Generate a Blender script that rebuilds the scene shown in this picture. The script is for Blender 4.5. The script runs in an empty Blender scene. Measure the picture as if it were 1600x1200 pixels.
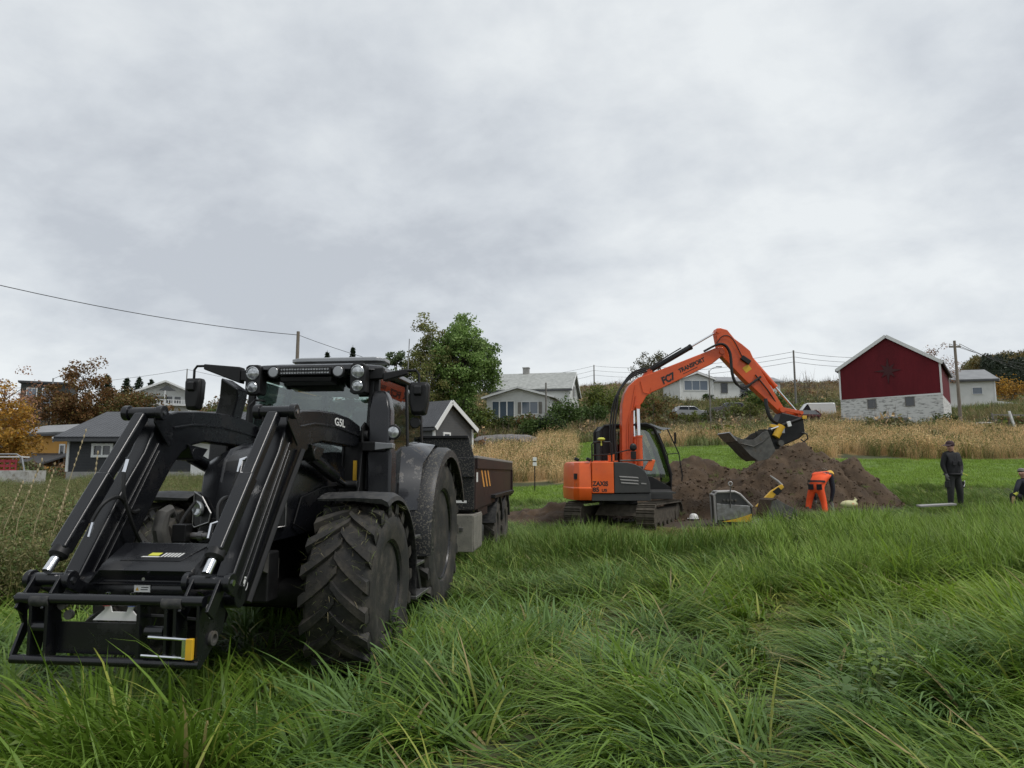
import bpy, bmesh, math, random
import numpy as np
from mathutils import Vector, Matrix
R = math.radians
rng = np.random.default_rng(7)
random.seed(7)
sc = bpy.context.scene
col = sc.collection

# ---------------------------------------------------------------- camera
EYE = 1.74
cd = bpy.data.cameras.new('camera'); cam = bpy.data.objects.new('camera', cd); col.objects.link(cam)
cd.sensor_width = 36.0; cd.lens = 36.0 * 1100.0 / 1600.0
cd.clip_start = 0.05; cd.clip_end = 6000
cam.location = (0, 0, EYE)
cam.rotation_euler = (R(90) + math.atan(138.0 / 1100.0), 0, 0)
sc.camera = cam

# ---------------------------------------------------------------- overcast sky
SUN_EL, SUN_AZ = R(58), R(118)           # azimuth measured clockwise from +Y
world = bpy.data.worlds.new('World'); sc.world = world; world.use_nodes = True
nt = world.node_tree; nt.nodes.clear()
def wn(t, **k):
    n = nt.nodes.new(t)
    for a, b in k.items(): setattr(n, a, b)
    return n
out = wn('ShaderNodeOutputWorld'); bg = wn('ShaderNodeBackground')
sky = wn('ShaderNodeTexSky', sky_type='NISHITA', sun_disc=False)
sky.sun_elevation = SUN_EL; sky.sun_rotation = SUN_AZ
tc = wn('ShaderNodeTexCoord'); sep = wn('ShaderNodeSeparateXYZ')
nt.links.new(tc.outputs['Generated'], sep.inputs[0])
ab = wn('ShaderNodeMath', operation='ABSOLUTE'); nt.links.new(sep.outputs['Z'], ab.inputs[0])
ad = wn('ShaderNodeMath', operation='ADD'); ad.inputs[1].default_value = 0.42; nt.links.new(ab.outputs[0], ad.inputs[0])
dx = wn('ShaderNodeMath', operation='DIVIDE'); dy = wn('ShaderNodeMath', operation='DIVIDE')
nt.links.new(sep.outputs['X'], dx.inputs[0]); nt.links.new(ad.outputs[0], dx.inputs[1])
nt.links.new(sep.outputs['Y'], dy.inputs[0]); nt.links.new(ad.outputs[0], dy.inputs[1])
cmb = wn('ShaderNodeCombineXYZ'); nt.links.new(dx.outputs[0], cmb.inputs[0]); nt.links.new(dy.outputs[0], cmb.inputs[1])
def wnoise(scale, detail, rough, dist, off):
    mp = wn('ShaderNodeMapping'); mp.inputs['Location'].default_value = off
    mp.inputs['Rotation'].default_value = (0, 0, 0.5); mp.inputs['Scale'].default_value = (1.0, 1.15, 1)
    nt.links.new(cmb.outputs[0], mp.inputs[0])
    n = wn('ShaderNodeTexNoise'); n.inputs['Scale'].default_value = scale; n.inputs['Detail'].default_value = detail
    n.inputs['Roughness'].default_value = rough; n.inputs['Distortion'].default_value = dist
    nt.links.new(mp.outputs[0], n.inputs['Vector']); return n
n1 = wnoise(1.25, 5, 0.5, 0.1, (3.1, 1.7, 0)); n2 = wnoise(4.2, 9, 0.6, 0.15, (7.3, 0.4, 2))
mx = wn('ShaderNodeMath', operation='MULTIPLY_ADD'); mx.inputs[1].default_value = 0.34
mm = wn('ShaderNodeMath', operation='MULTIPLY'); mm.inputs[1].default_value = 0.66
nt.links.new(n1.outputs[0], mm.inputs[0]); nt.links.new(n2.outputs[0], mx.inputs[0]); nt.links.new(mm.outputs[0], mx.inputs[2])
cr = wn('ShaderNodeValToRGB'); e = cr.color_ramp.elements
e[0].position = 0.40; e[0].color = (0.47, 0.50, 0.54, 1); e[1].position = 0.60; e[1].color = (0.73, 0.758, 0.77, 1)
k = cr.color_ramp.elements.new(0.48); k.color = (0.575, 0.607, 0.64, 1)
hz1 = wn('ShaderNodeMath', operation='SUBTRACT'); hz1.inputs[0].default_value = 1.0; nt.links.new(ab.outputs[0], hz1.inputs[1])
hz2 = wn('ShaderNodeMath', operation='POWER'); hz2.inputs[1].default_value = 5.0; nt.links.new(hz1.outputs[0], hz2.inputs[0])
hz3 = wn('ShaderNodeMath', operation='MULTIPLY_ADD'); hz3.inputs[1].default_value = 0.05; nt.links.new(hz2.outputs[0], hz3.inputs[0]); nt.links.new(mx.outputs[0], hz3.inputs[2])   # thinner, paler cloud all round the horizon
nt.links.new(hz3.outputs[0], cr.inputs[0])
sm = wn('ShaderNodeVectorMath', operation='SCALE'); sm.inputs['Scale'].default_value = 0.10
nt.links.new(sky.outputs[0], sm.inputs[0])
mixc = wn('ShaderNodeMix', data_type='RGBA'); mixc.inputs['Factor'].default_value = 0.93
nt.links.new(sm.outputs[0], mixc.inputs['A']); nt.links.new(cr.outputs[0], mixc.inputs['B'])
nt.links.new(mixc.outputs['Result'], bg.inputs['Color']); bg.inputs['Strength'].default_value = 1.0
nt.links.new(bg.outputs[0], out.inputs[0])

sd = bpy.data.lights.new('sun', 'SUN'); sun = bpy.data.objects.new('sun', sd); col.objects.link(sun)
sd.energy = 1.5; sd.angle = R(14); sd.color = (1, 0.965, 0.92)
sun.rotation_euler = (R(90) - SUN_EL, 0, R(180) - SUN_AZ)
sc.view_settings.view_transform = 'Standard'; sc.view_settings.look = 'None'
sc.view_settings.exposure = 0.25; sc.view_settings.gamma = 1.0; sc.view_settings.use_curve_mapping = False
sc.cycles.max_bounces = 6; sc.cycles.transparent_max_bounces = 12
# ---------------------------------------------------------------- helpers
MATS = {}
def mat(name, c, rough=0.5, metal=0.0, c2=None, scale=5.0, detail=4, lo=0.35, hi=0.65, bump=0.0, bscale=None,
        spec=0.5, coat=0.0, attr=None, trans=0.0, stretch=(1, 1, 1), dust=None, emit=0.0, rvar=0.0):
    m = bpy.data.materials.new(name); m.use_nodes = True; n = m.node_tree.nodes; l = m.node_tree.links
    b = n['Principled BSDF']; b.inputs['Base Color'].default_value = (*c, 1); b.inputs['Roughness'].default_value = rough
    b.inputs['Metallic'].default_value = metal; b.inputs['Specular IOR Level'].default_value = spec
    b.inputs['Coat Weight'].default_value = coat
    tcn = n.new('ShaderNodeTexCoord'); mp = n.new('ShaderNodeMapping'); mp.inputs['Scale'].default_value = stretch
    l.new(tcn.outputs['Object'], mp.inputs[0])
    csock = None
    def noise(s, d=4, r=0.55):
        t = n.new('ShaderNodeTexNoise'); t.inputs['Scale'].default_value = s; t.inputs['Detail'].default_value = d
        t.inputs['Roughness'].default_value = r; l.new(mp.outputs[0], t.inputs['Vector']); return t
    if c2 is not None:
        t = noise(scale, detail); r = n.new('ShaderNodeValToRGB'); r.color_ramp.elements[0].position = lo; r.color_ramp.elements[1].position = hi
        r.color_ramp.elements[0].color = (*c, 1); r.color_ramp.elements[1].color = (*c2, 1)
        l.new(t.outputs[0], r.inputs[0]); csock = r.outputs[0]
    if attr:
        a = n.new('ShaderNodeAttribute'); a.attribute_name = attr
        if csock is not None or rvar:
            if rvar:
                oi = n.new('ShaderNodeObjectInfo'); mr = n.new('ShaderNodeMapRange')
                mr.inputs['To Min'].default_value = 1 - rvar; mr.inputs['To Max'].default_value = 1 + rvar
                l.new(oi.outputs['Random'], mr.inputs[0])
                vm = n.new('ShaderNodeVectorMath'); vm.operation = 'SCALE'
                l.new(a.outputs['Color'], vm.inputs[0]); l.new(mr.outputs[0], vm.inputs['Scale']); csock = vm.outputs[0]
            else:
                mxx = n.new('ShaderNodeMix'); mxx.data_type = 'RGBA'; mxx.blend_type = 'MULTIPLY'; mxx.inputs['Factor'].default_value = 1
                l.new(a.outputs['Color'], mxx.inputs['A']); l.new(csock, mxx.inputs['B']); csock = mxx.outputs['Result']
        else: csock = a.outputs['Color']
    if dust:                                   # (colour, noise scale, threshold, softness) splashes and films of dried mud
        dc, ds, th, so = dust
        t = noise(ds, 6, 0.7); r = n.new('ShaderNodeMapRange'); r.inputs['From Min'].default_value = th; r.inputs['From Max'].default_value = th + so
        l.new(t.outputs[0], r.inputs[0]); mxx = n.new('ShaderNodeMix'); mxx.data_type = 'RGBA'
        l.new(r.outputs[0], mxx.inputs['Factor'])
        if csock is not None: l.new(csock, mxx.inputs['A'])
        else: mxx.inputs['A'].default_value = (*c, 1)
        mxx.inputs['B'].default_value = (*dc, 1); csock = mxx.outputs['Result']
        rr = n.new('ShaderNodeMapRange'); rr.inputs['To Min'].default_value = rough; rr.inputs['To Max'].default_value = 0.9
        l.new(r.outputs[0], rr.inputs[0]); l.new(rr.outputs[0], b.inputs['Roughness'])
    if csock is not None: l.new(csock, b.inputs['Base Color'])
    if bump:
        t = noise(bscale or scale * 4, 5, 0.6); bp = n.new('ShaderNodeBump'); bp.inputs['Strength'].default_value = bump; bp.inputs['Distance'].default_value = 0.02
        l.new(t.outputs[0], bp.inputs['Height']); l.new(bp.outputs[0], b.inputs['Normal'])
    if trans:
        o = n['Material Output']; tr = n.new('ShaderNodeBsdfTranslucent'); ms = n.new('ShaderNodeMixShader'); ms.inputs[0].default_value = trans
        if csock is not None: l.new(csock, tr.inputs['Color'])
        else: tr.inputs['Color'].default_value = (*c, 1)
        l.new(b.outputs[0], ms.inputs[1]); l.new(tr.outputs[0], ms.inputs[2]); l.new(ms.outputs[0], o.inputs[0])
    MATS[name] = m; return m
def bands(m, axis, freq, strength, kind='SAW', dist=0.01):      # board / sheet relief on a wall or roof material
    n = m.node_tree.nodes; l = m.node_tree.links; b = n['Principled BSDF']
    t = n.new('ShaderNodeTexCoord'); w = n.new('ShaderNodeTexWave'); w.wave_profile = kind; w.bands_direction = axis
    w.inputs['Scale'].default_value = freq; l.new(t.outputs['Object'], w.inputs['Vector'])
    bp = n.new('ShaderNodeBump'); bp.inputs['Strength'].default_value = strength; bp.inputs['Distance'].default_value = dist
    l.new(w.outputs['Fac'], bp.inputs['Height'])
    if b.inputs['Normal'].links: l.new(b.inputs['Normal'].links[0].from_socket, bp.inputs['Normal'])
    l.new(bp.outputs[0], b.inputs['Normal']); return m
def glass(name, tint, fac, rough=0.02):
    m = bpy.data.materials.new(name); m.use_nodes = True; n = m.node_tree.nodes; l = m.node_tree.links; n.clear()
    o = n.new('ShaderNodeOutputMaterial'); t = n.new('ShaderNodeBsdfTransparent'); g = n.new('ShaderNodeBsdfGlossy'); x = n.new('ShaderNodeMixShader')
    lw = n.new('ShaderNodeLayerWeight'); lw.inputs[0].default_value = 0.35; mr = n.new('ShaderNodeMapRange')
    mr.inputs['To Min'].default_value = fac; mr.inputs['To Max'].default_value = 0.9; l.new(lw.outputs['Fresnel'], mr.inputs[0]); l.new(mr.outputs[0], x.inputs[0])
    t.inputs[0].default_value = (*tint, 1); g.inputs['Roughness'].default_value = rough
    l.new(t.outputs[0], x.inputs[1]); l.new(g.outputs[0], x.inputs[2]); l.new(x.outputs[0], o.inputs[0]); MATS[name] = m; return m

def tag(o, label=None, cat=None, group=None, kind=None):
    if label: o['label'] = label
    if cat: o['category'] = cat
    if group: o['group'] = group
    if kind: o['kind'] = kind
    return o
def empty(name, loc=(0, 0, 0), rz=0.0, parent=None):
    o = bpy.data.objects.new(name, None); col.objects.link(o); o.location = loc; o.rotation_euler = (0, 0, rz); o.empty_display_size = 0.3
    if parent: o.parent = parent
    return o
def thing(name, label, cat, loc=(0, 0, 0), rz=0.0, group=None): return tag(empty(name, loc, rz), label, cat, group)
def M(m): return MATS[m] if isinstance(m, str) else m
def link(name, me, parent=None, m=None):
    o = bpy.data.objects.new(name, me); col.objects.link(o)
    if m: me.materials.append(M(m))
    if parent: o.parent = parent
    return o

class MB:
    def __init__(s): s.v = []; s.f = []
    def add(s, vs, fs):
        k = len(s.v); s.v += [tuple(map(float, p)) for p in vs]; s.f += [[i + k for i in f] for f in fs]; return s
    def box(s, x0, x1, y0, y1, z0, z1):
        return s.add([(x, y, z) for z in (z0, z1) for y in (y0, y1) for x in (x0, x1)],
                     [(0, 2, 3, 1), (4, 5, 7, 6), (0, 1, 5, 4), (2, 6, 7, 3), (0, 4, 6, 2), (1, 3, 7, 5)])
    def cbox(s, c, sz, rot=None):
        k = len(s.v); s.box(-sz[0] / 2, sz[0] / 2, -sz[1] / 2, sz[1] / 2, -sz[2] / 2, sz[2] / 2)
        m = rot.to_matrix() if hasattr(rot, 'to_matrix') else (rot or Matrix.Identity(3))
        for i in range(k, len(s.v)): s.v[i] = tuple(m @ Vector(s.v[i]) + Vector(c))
        return s
    def prism(s, pts, a, b, ax='y'):            # polygon extruded along an axis
        n = len(pts)
        def P(p, t): return {'y': (p[0], t, p[1]), 'z': (p[0], p[1], t), 'x': (t, p[0], p[1])}[ax]
        return s.add([P(p, a) for p in pts] + [P(p, b) for p in pts],
                     [list(range(n))[::-1], [i + n for i in range(n)]] + [(i, (i + 1) % n, (i + 1) % n + n, i + n) for i in range(n)])
    def loft(s, rings, caps=True, closed=True):
        n = len(rings[0]); fs = []
        for k in range(len(rings) - 1):
            for i in range(n if closed else n - 1):
                j = (i + 1) % n; fs.append((k * n + i, k * n + j, (k + 1) * n + j, (k + 1) * n + i))
        if caps and closed: fs += [list(range(n))[::-1], [(len(rings) - 1) * n + i for i in range(n)]]
        return s.add([p for r in rings for p in r], fs)
    def tube(s, path, r, n=8, caps=True):
        P = [Vector(p) for p in path]; rs = r if isinstance(r, (list, tuple)) else [r] * len(P); rings = []; u = None
        for i, p in enumerate(P):
            t = (P[min(i + 1, len(P) - 1)] - P[max(i - 1, 0)]).normalized()
            if u is None: u = t.orthogonal().normalized()
            u = (u - t * u.dot(t)); u = u.normalized() if u.length > 1e-6 else t.orthogonal().normalized()
            w = t.cross(u)
            rings.append([p + (u * math.cos(2 * math.pi * k / n) + w * math.sin(2 * math.pi * k / n)) * rs[i] for k in range(n)])
        return s.loft(rings, caps)
    def cyl(s, a, b, r, n=16, r2=None): return s.tube([a, b], [r, r if r2 is None else r2], n)
    def lathe(s, prof, o, d, n=32, closed=False):   # prof: (radius, along)
        o = Vector(o); d = Vector(d).normalized(); u = d.orthogonal().normalized(); w = d.cross(u)
        rings = [[o + d * a + (u * math.cos(2 * math.pi * k / n) + w * math.sin(2 * math.pi * k / n)) * r for k in range(n)] for r, a in prof]
        if closed: rings.append(rings[0])
        return s.loft(rings, caps=not closed)
    def beam(s, a, b, w, h, side=(0, 1, 0)):        # rectangular bar from a to b; w along side
        a, b, sd = Vector(a), Vector(b), Vector(side); t = (b - a).normalized(); sd = (sd - t * sd.dot(t)).normalized(); q = t.cross(sd)
        return s.loft([[p + sd * (i * w / 2) + q * (j * h / 2) for i, j in ((-1, -1), (1, -1), (1, 1), (-1, 1))] for p in (a, b)])
    def ball(s, c, r, n=12, m=8):
        r = r if isinstance(r, (tuple, list)) else (r, r, r)
        return s.loft([[(c[0] + r[0] * math.sin(max(t, 1e-3)) * math.cos(2 * math.pi * k / n), c[1] + r[1] * math.sin(max(t, 1e-3)) * math.sin(2 * math.pi * k / n),
                c[2] + r[2] * math.cos(t)) for k in range(n)] for t in [math.pi * (1e-3 + (1 - 2e-3) * i / m) for i in range(m + 1)]])
    def build(s, name, m, parent=None, bevel=0.0, seg=2, ang=35, sub=0):
        me = bpy.data.meshes.new(name); me.from_pydata(s.v, [], s.f)
        bm = bmesh.new(); bm.from_mesh(me); bmesh.ops.recalc_face_normals(bm, faces=bm.faces); bm.to_mesh(me); bm.free()
        me.polygons.foreach_set('use_smooth', [True] * len(me.polygons)); me.set_sharp_from_angle(angle=R(ang)); me.update()
        o = link(name, me, parent, m)
        if bevel:
            b = o.modifiers.new('bevel', 'BEVEL'); b.width = bevel; b.segments = seg; b.limit_method = 'ANGLE'; b.angle_limit = R(30); b.harden_normals = True
        if sub:
            b = o.modifiers.new('sub', 'SUBSURF'); b.levels = sub; b.render_levels = sub
        return o
def P1(name, m, parent, bevel=0.0, **k):            # one primitive, built at once:  P1('x', m, T).box(...)
    class Q:
        def __getattr__(s, meth):
            def f(*a, **kw):
                mb = MB(); getattr(mb, meth)(*a, **kw); return mb.build(name, m, parent, bevel, **k)
            return f
    return Q()
def spl(pts, n=6):                                   # smooth curve through points
    P = [Vector(p) for p in pts]; o_ = []
    for i in range(len(P) - 1):
        p0, p1, p2, p3 = P[max(i - 1, 0)], P[i], P[i + 1], P[min(i + 2, len(P) - 1)]
        for k in range(n): t = k / n; o_.append(.5 * ((2 * p1) + (p2 - p0) * t + (2 * p0 - 5 * p1 + 4 * p2 - p3) * t * t + (3 * p1 - p0 - 3 * p2 + p3) * t ** 3))
    return o_ + [P[-1]]
def copy_tree(o, parent=None):
    c = o.copy(); col.objects.link(c); c.parent = parent
    for ch in list(o.children): copy_tree(ch, c)
    return c
def text(name, body, size, m, parent, mx, extrude=0.002, bold=0.0, shear=0.0, sx=1.0):
    cu = bpy.data.curves.new(name, 'FONT'); cu.body = body; cu.size = size; cu.extrude = extrude; cu.offset = bold; cu.shear = shear
    o = bpy.data.objects.new(name, cu); col.objects.link(o)
    dg = bpy.context.evaluated_depsgraph_get(); me = bpy.data.meshes.new_from_object(o.evaluated_get(dg))
    bpy.data.objects.remove(o); me.transform(mx @ Matrix.Diagonal((sx, 1, 1, 1))); return link(name, me, parent, m)
def frame(o, x, y):                                   # matrix from origin, text direction, up
    x = Vector(x).normalized(); y = Vector(y); y = (y - x * y.dot(x)).normalized(); z = x.cross(y)
    mm = Matrix((x, y, z)).transposed().to_4x4(); mm.translation = Vector(o); return mm

def trimesh(name, V, T, C=None, m=None, parent=None, smooth=True, do_link=True, nrm_up=0.0):
    V = np.asarray(V, np.float32); T = np.asarray(T, np.int32); me = bpy.data.meshes.new(name)
    me.vertices.add(len(V)); me.vertices.foreach_set('co', V.ravel()); me.loops.add(T.size); me.loops.foreach_set('vertex_index', T.ravel())
    me.polygons.add(len(T)); me.polygons.foreach_set('loop_start', np.arange(len(T), dtype=np.int32) * 3)
    me.polygons.foreach_set('use_smooth', np.full(len(T), smooth))
    if C is not None:
        a = me.color_attributes.new('Col', 'FLOAT_COLOR', 'POINT'); c4 = np.ones((len(V), 4), np.float32); c4[:, :3] = C; a.data.foreach_set('color', c4.ravel())
    me.update(calc_edges=True)
    if m: me.materials.append(M(m))
    if not do_link: return bpy.data.objects.new(name, me)
    o = bpy.data.objects.new(name, me); col.objects.link(o)
    if parent: o.parent = parent
    return o
def vnoise(x, y, seed=0, sc_=1.0, oct_=1):           # value noise, -1..1
    x = np.asarray(x, float) * sc_; y = np.asarray(y, float) * sc_; t = 0.0; amp = 1.0; tot = 0.0
    for o in range(oct_):
        xi = np.floor(x).astype(np.int64); yi = np.floor(y).astype(np.int64); fx = x - xi; fy = y - yi; fx = fx * fx * (3 - 2 * fx); fy = fy * fy * (3 - 2 * fy)
        def h(i, j):
            n = (i * 374761393 + j * 668265263 + (seed + o * 17) * 1442695041) & 0xFFFFFFFF; n = ((n ^ (n >> 13)) * 1274126177) & 0xFFFFFFFF; n = n ^ (n >> 16)
            return (n & 0xFFFF) / 32767.5 - 1
        t = t + amp * ((h(xi, yi) * (1 - fx) + h(xi + 1, yi) * fx) * (1 - fy) + (h(xi, yi + 1) * (1 - fx) + h(xi + 1, yi + 1) * fx) * fy)
        tot += amp; amp *= 0.5; x = x * 2.03; y = y * 2.03
    return t / tot
def blades(P, az, L, th0, th1, w, nseg, colr, twist=None, tipc=1.25, rootc=0.6, powr=1.3):
    N = len(P); s = np.linspace(0, 1, nseg + 1); V = np.zeros((N, 2 * nseg + 1, 3), np.float32); pos = P.astype(float).copy()
    ca, sa = np.cos(az), np.sin(az); tw = az + np.pi / 2 + (twist if twist is not None else 0); wx, wy = np.cos(tw), np.sin(tw)
    C = np.zeros((N, 2 * nseg + 1, 3), np.float32)
    for k in range(nseg + 1):
        prof = w * (1 - s[k] ** 2.2) * (0.55 + 0.45 * min(1, s[k] * 4)); g = rootc + (tipc - rootc) * s[k]
        if k < nseg:
            V[:, 2 * k] = pos - np.stack([wx * prof, wy * prof, 0 * prof], 1) * 0.5; V[:, 2 * k + 1] = pos + np.stack([wx * prof, wy * prof, 0 * prof], 1) * 0.5
            C[:, 2 * k] = colr * g; C[:, 2 * k + 1] = colr * g
            sm_ = (s[k] + s[k + 1]) / 2; th = th0 + (th1 - th0) * sm_ ** powr; dl = L / nseg
            pos = pos + np.stack([np.sin(th) * ca * dl, np.sin(th) * sa * dl, np.cos(th) * dl], 1)
        else: V[:, 2 * k] = pos; C[:, 2 * k] = colr * g
    T = []
    for k in range(nseg - 1): T += [(2 * k, 2 * k + 1, 2 * k + 3), (2 * k, 2 * k + 3, 2 * k + 2)]
    T += [(2 * nseg - 2, 2 * nseg - 1, 2 * nseg)]; T = np.array(T)
    F = (np.arange(N)[:, None, None] * (2 * nseg + 1) + T[None]).reshape(-1, 3)
    return V.reshape(-1, 3), F, C.reshape(-1, 3)
def leaves(C0, size, colr, n_up=0.3, asp=0.6, r=rng):           # diamond leaf faces with random orientation
    N = len(C0); d = r.normal(size=(N, 3)); d /= np.linalg.norm(d, axis=1)[:, None]
    nrm = r.normal(size=(N, 3)); nrm[:, 2] += n_up * 2; nrm /= np.linalg.norm(nrm, axis=1)[:, None]
    a = np.cross(nrm, d); a /= (np.linalg.norm(a, axis=1)[:, None] + 1e-9); b = np.cross(nrm, a); s = np.asarray(size).reshape(-1, 1) * np.ones((N, 1))
    V = np.stack([C0 - a * s, C0 - b * s * asp, C0 + a * s, C0 + b * s * asp], 1).reshape(-1, 3)
    k = np.arange(N)[:, None] * 4; T = np.concatenate([k + np.array([[0, 1, 2]]), k + np.array([[0, 2, 3]])], 0)
    return V, T, np.repeat(colr, 4, 0)
def scatter(name, P, rot, scl, idx, protos, kind='stuff', label=None, cat=None):
    pc = bpy.data.collections.new(name + '_kinds')
    for k, o in enumerate(protos): o.name = '%s_kind_%02d' % (name, k); pc.objects.link(o)
    me = bpy.data.meshes.new(name); N = len(P); me.vertices.add(N); me.vertices.foreach_set('co', np.asarray(P, np.float32).ravel())
    a = me.attributes.new('rot', 'FLOAT_VECTOR', 'POINT'); a.data.foreach_set('vector', np.asarray(rot, np.float32).ravel())
    a = me.attributes.new('scl', 'FLOAT', 'POINT'); a.data.foreach_set('value', np.asarray(scl, np.float32).ravel())
    a = me.attributes.new('idx', 'INT', 'POINT'); a.data.foreach_set('value', np.asarray(idx, np.int32).ravel())
    o = bpy.data.objects.new(name, me); col.objects.link(o)
    g = bpy.data.node_groups.new(name, 'GeometryNodeTree')
    g.interface.new_socket('Geometry', in_out='INPUT', socket_type='NodeSocketGeometry'); g.interface.new_socket('Geometry', in_out='OUTPUT', socket_type='NodeSocketGeometry')
    gi = g.nodes.new('NodeGroupInput'); go = g.nodes.new('NodeGroupOutput'); ip = g.nodes.new('GeometryNodeInstanceOnPoints'); ci = g.nodes.new('GeometryNodeCollectionInfo')
    ci.inputs['Collection'].default_value = pc; ci.inputs['Separate Children'].default_value = True; ci.inputs['Reset Children'].default_value = True
    def na(nm, ty):
        q = g.nodes.new('GeometryNodeInputNamedAttribute'); q.data_type = ty; q.inputs['Name'].default_value = nm
        return [x for x in q.outputs if x.enabled and x.name == 'Attribute'][0]
    g.links.new(gi.outputs[0], ip.inputs['Points']); g.links.new(ci.outputs[0], ip.inputs['Instance']); ip.inputs['Pick Instance'].default_value = True
    g.links.new(na('idx', 'INT'), ip.inputs['Instance Index']); g.links.new(na('rot', 'FLOAT_VECTOR'), ip.inputs['Rotation']); g.links.new(na('scl', 'FLOAT'), ip.inputs['Scale'])
    g.links.new(ip.outputs[0], go.inputs[0]); md = o.modifiers.new('scatter', 'NODES'); md.node_group = g
    return tag(o, label, cat, None, kind)
# ---------------------------------------------------------------- materials
mat('graphite', (0.0055, 0.006, 0.0078), 0.27, 0.0, (0.008, 0.0085, 0.0105), 3.0, bump=0.012, bscale=90, spec=0.5, dust=((0.045, 0.042, 0.038), 3.0, 0.56, 0.35))
mat('graphite_gloss', (0.010, 0.011, 0.014), 0.2, coat=0.5, dust=((0.09, 0.075, 0.055), 7.0, 0.56, 0.16))
mat('graphite_dirty', (0.014, 0.015, 0.017), 0.5, dust=((0.075, 0.072, 0.066), 22.0, 0.40, 0.30), bump=0.05, bscale=60)
mat('graphite_splash', (0.011, 0.012, 0.014), 0.45, dust=((0.15, 0.138, 0.112), 46.0, 0.535, 0.06), bump=0.06, bscale=60)
mat('plastic_black', (0.006, 0.006, 0.0065), 0.5, spec=0.35, c2=(0.011, 0.011, 0.0115), scale=8, bump=0.05, bscale=140)
mat('rubber', (0.017, 0.017, 0.016), 0.7, c2=(0.036, 0.032, 0.026), scale=5, bump=0.2, bscale=45, dust=((0.080, 0.070, 0.055), 5.0, 0.50, 0.25))
mat('rubber_muddy', (0.045, 0.041, 0.034), 0.85, c2=(0.085, 0.075, 0.06), scale=7, bump=0.25, bscale=40)
mat('hose', (0.008, 0.008, 0.008), 0.5)
mat('chrome', (0.75, 0.76, 0.78), 0.16, 1.0)
mat('steel', (0.33, 0.33, 0.33), 0.4, 0.9, c2=(0.22, 0.21, 0.2), scale=12)
mat('steel_worn', (0.075, 0.073, 0.068), 0.6, 0.35, c2=(0.12, 0.116, 0.105), scale=9, bump=0.1, dust=((0.10, 0.075, 0.05), 5.0, 0.55, 0.15))
mat('toolbox_steel', (0.20, 0.19, 0.165), 0.65, 0.3, c2=(0.26, 0.245, 0.21), scale=6, dust=((0.05, 0.045, 0.036), 40.0, 0.60, 0.04))
mat('white_paint', (0.78, 0.78, 0.76), 0.5, c2=(0.70, 0.70, 0.68), scale=3)
mat('sticker_white', (0.72, 0.72, 0.70), 0.5)
mat('yellow_paint', (0.72, 0.42, 0.02), 0.45, c2=(0.62, 0.36, 0.03), scale=10)
mat('lime_paint', (0.62, 0.62, 0.08), 0.45)
mat('orange_led', (0.75, 0.26, 0.03), 0.35)
mat('red_mark', (0.5, 0.03, 0.03), 0.4); mat('blue_mark', (0.03, 0.08, 0.42), 0.4)
mat('lens', (0.30, 0.31, 0.32), 0.12, 0.6, c2=(0.6, 0.62, 0.63), scale=30, detail=1)
mat('lens_dull', (0.30, 0.31, 0.32), 0.25, 0.3)
mat('ink', (0.012, 0.012, 0.012), 0.5)
mat('seat_cloth', (0.03, 0.03, 0.033), 0.85)
mat('trailer_bronze', (0.026, 0.018, 0.018), 0.5, c2=(0.040, 0.023, 0.021), scale=1.2, spec=0.25, dust=((0.055, 0.046, 0.040), 4.0, 0.62, 0.2))
mat('rail_light', (0.30, 0.29, 0.28), 0.45, 0.2)
mat('stripe_orange', (0.72, 0.33, 0.07), 0.45)
mat('digger_orange', (0.80, 0.125, 0.012), 0.38, c2=(0.70, 0.10, 0.012), scale=2, coat=0.2, bump=0.015, bscale=30, dust=((0.30, 0.12, 0.05), 5.0, 0.60, 0.25))
mat('digger_boom_orange', (0.68, 0.095, 0.012), 0.42, c2=(0.58, 0.075, 0.012), scale=2.5, coat=0.15, dust=((0.28, 0.10, 0.04), 3.0, 0.62, 0.25))
mat('digger_grey', (0.030, 0.031, 0.031), 0.5, c2=(0.040, 0.040, 0.038), scale=3, dust=((0.10, 0.085, 0.06), 6.0, 0.62, 0.2))
mat('track_mud', (0.055, 0.045, 0.034), 0.9, c2=(0.095, 0.082, 0.062), scale=9, bump=0.4, bscale=30)
mat('clod', (0.060, 0.038, 0.022), 0.95, c2=(0.12, 0.08, 0.048), scale=3)
mat('soil', (0.040, 0.025, 0.014), 0.92, c2=(0.095, 0.061, 0.034), scale=2.2, detail=9, lo=0.3, hi=0.7, bump=0.9, bscale=14)
mat('hivis', (0.95, 0.105, 0.018), 0.7, c2=(0.85, 0.09, 0.015), scale=8, bump=0.15, bscale=25)
mat('reflective', (0.42, 0.42, 0.36), 0.4); mat('navy', (0.010, 0.012, 0.022), 0.8, bump=0.2, bscale=30)
mat('black_cloth', (0.010, 0.010, 0.012), 0.85, c2=(0.016, 0.016, 0.018), scale=9, bump=0.25, bscale=28)
mat('trousers', (0.020, 0.021, 0.022), 0.85, c2=(0.030, 0.030, 0.030), scale=10, bump=0.25, bscale=28)
mat('skin', (0.46, 0.25, 0.18), 0.55); mat('cap_maroon', (0.035, 0.012, 0.018), 0.75); mat('glove_grey', (0.16, 0.16, 0.16), 0.8)
glass('cab_glass', (0.70, 0.80, 0.76), 0.13); glass('side_glass', (0.55, 0.62, 0.60), 0.10)
mat('window_dark', (0.028, 0.032, 0.038), 0.06, spec=0.8); mat('window_blue', (0.09, 0.12, 0.16), 0.08, spec=0.8)
mat('house_white', (0.66, 0.67, 0.65), 0.7, c2=(0.60, 0.61, 0.59), scale=1.5); bands(MATS['house_white'], 'Z', 2.2, 0.35)
mat('trim_white', (0.72, 0.73, 0.72), 0.6)
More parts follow.
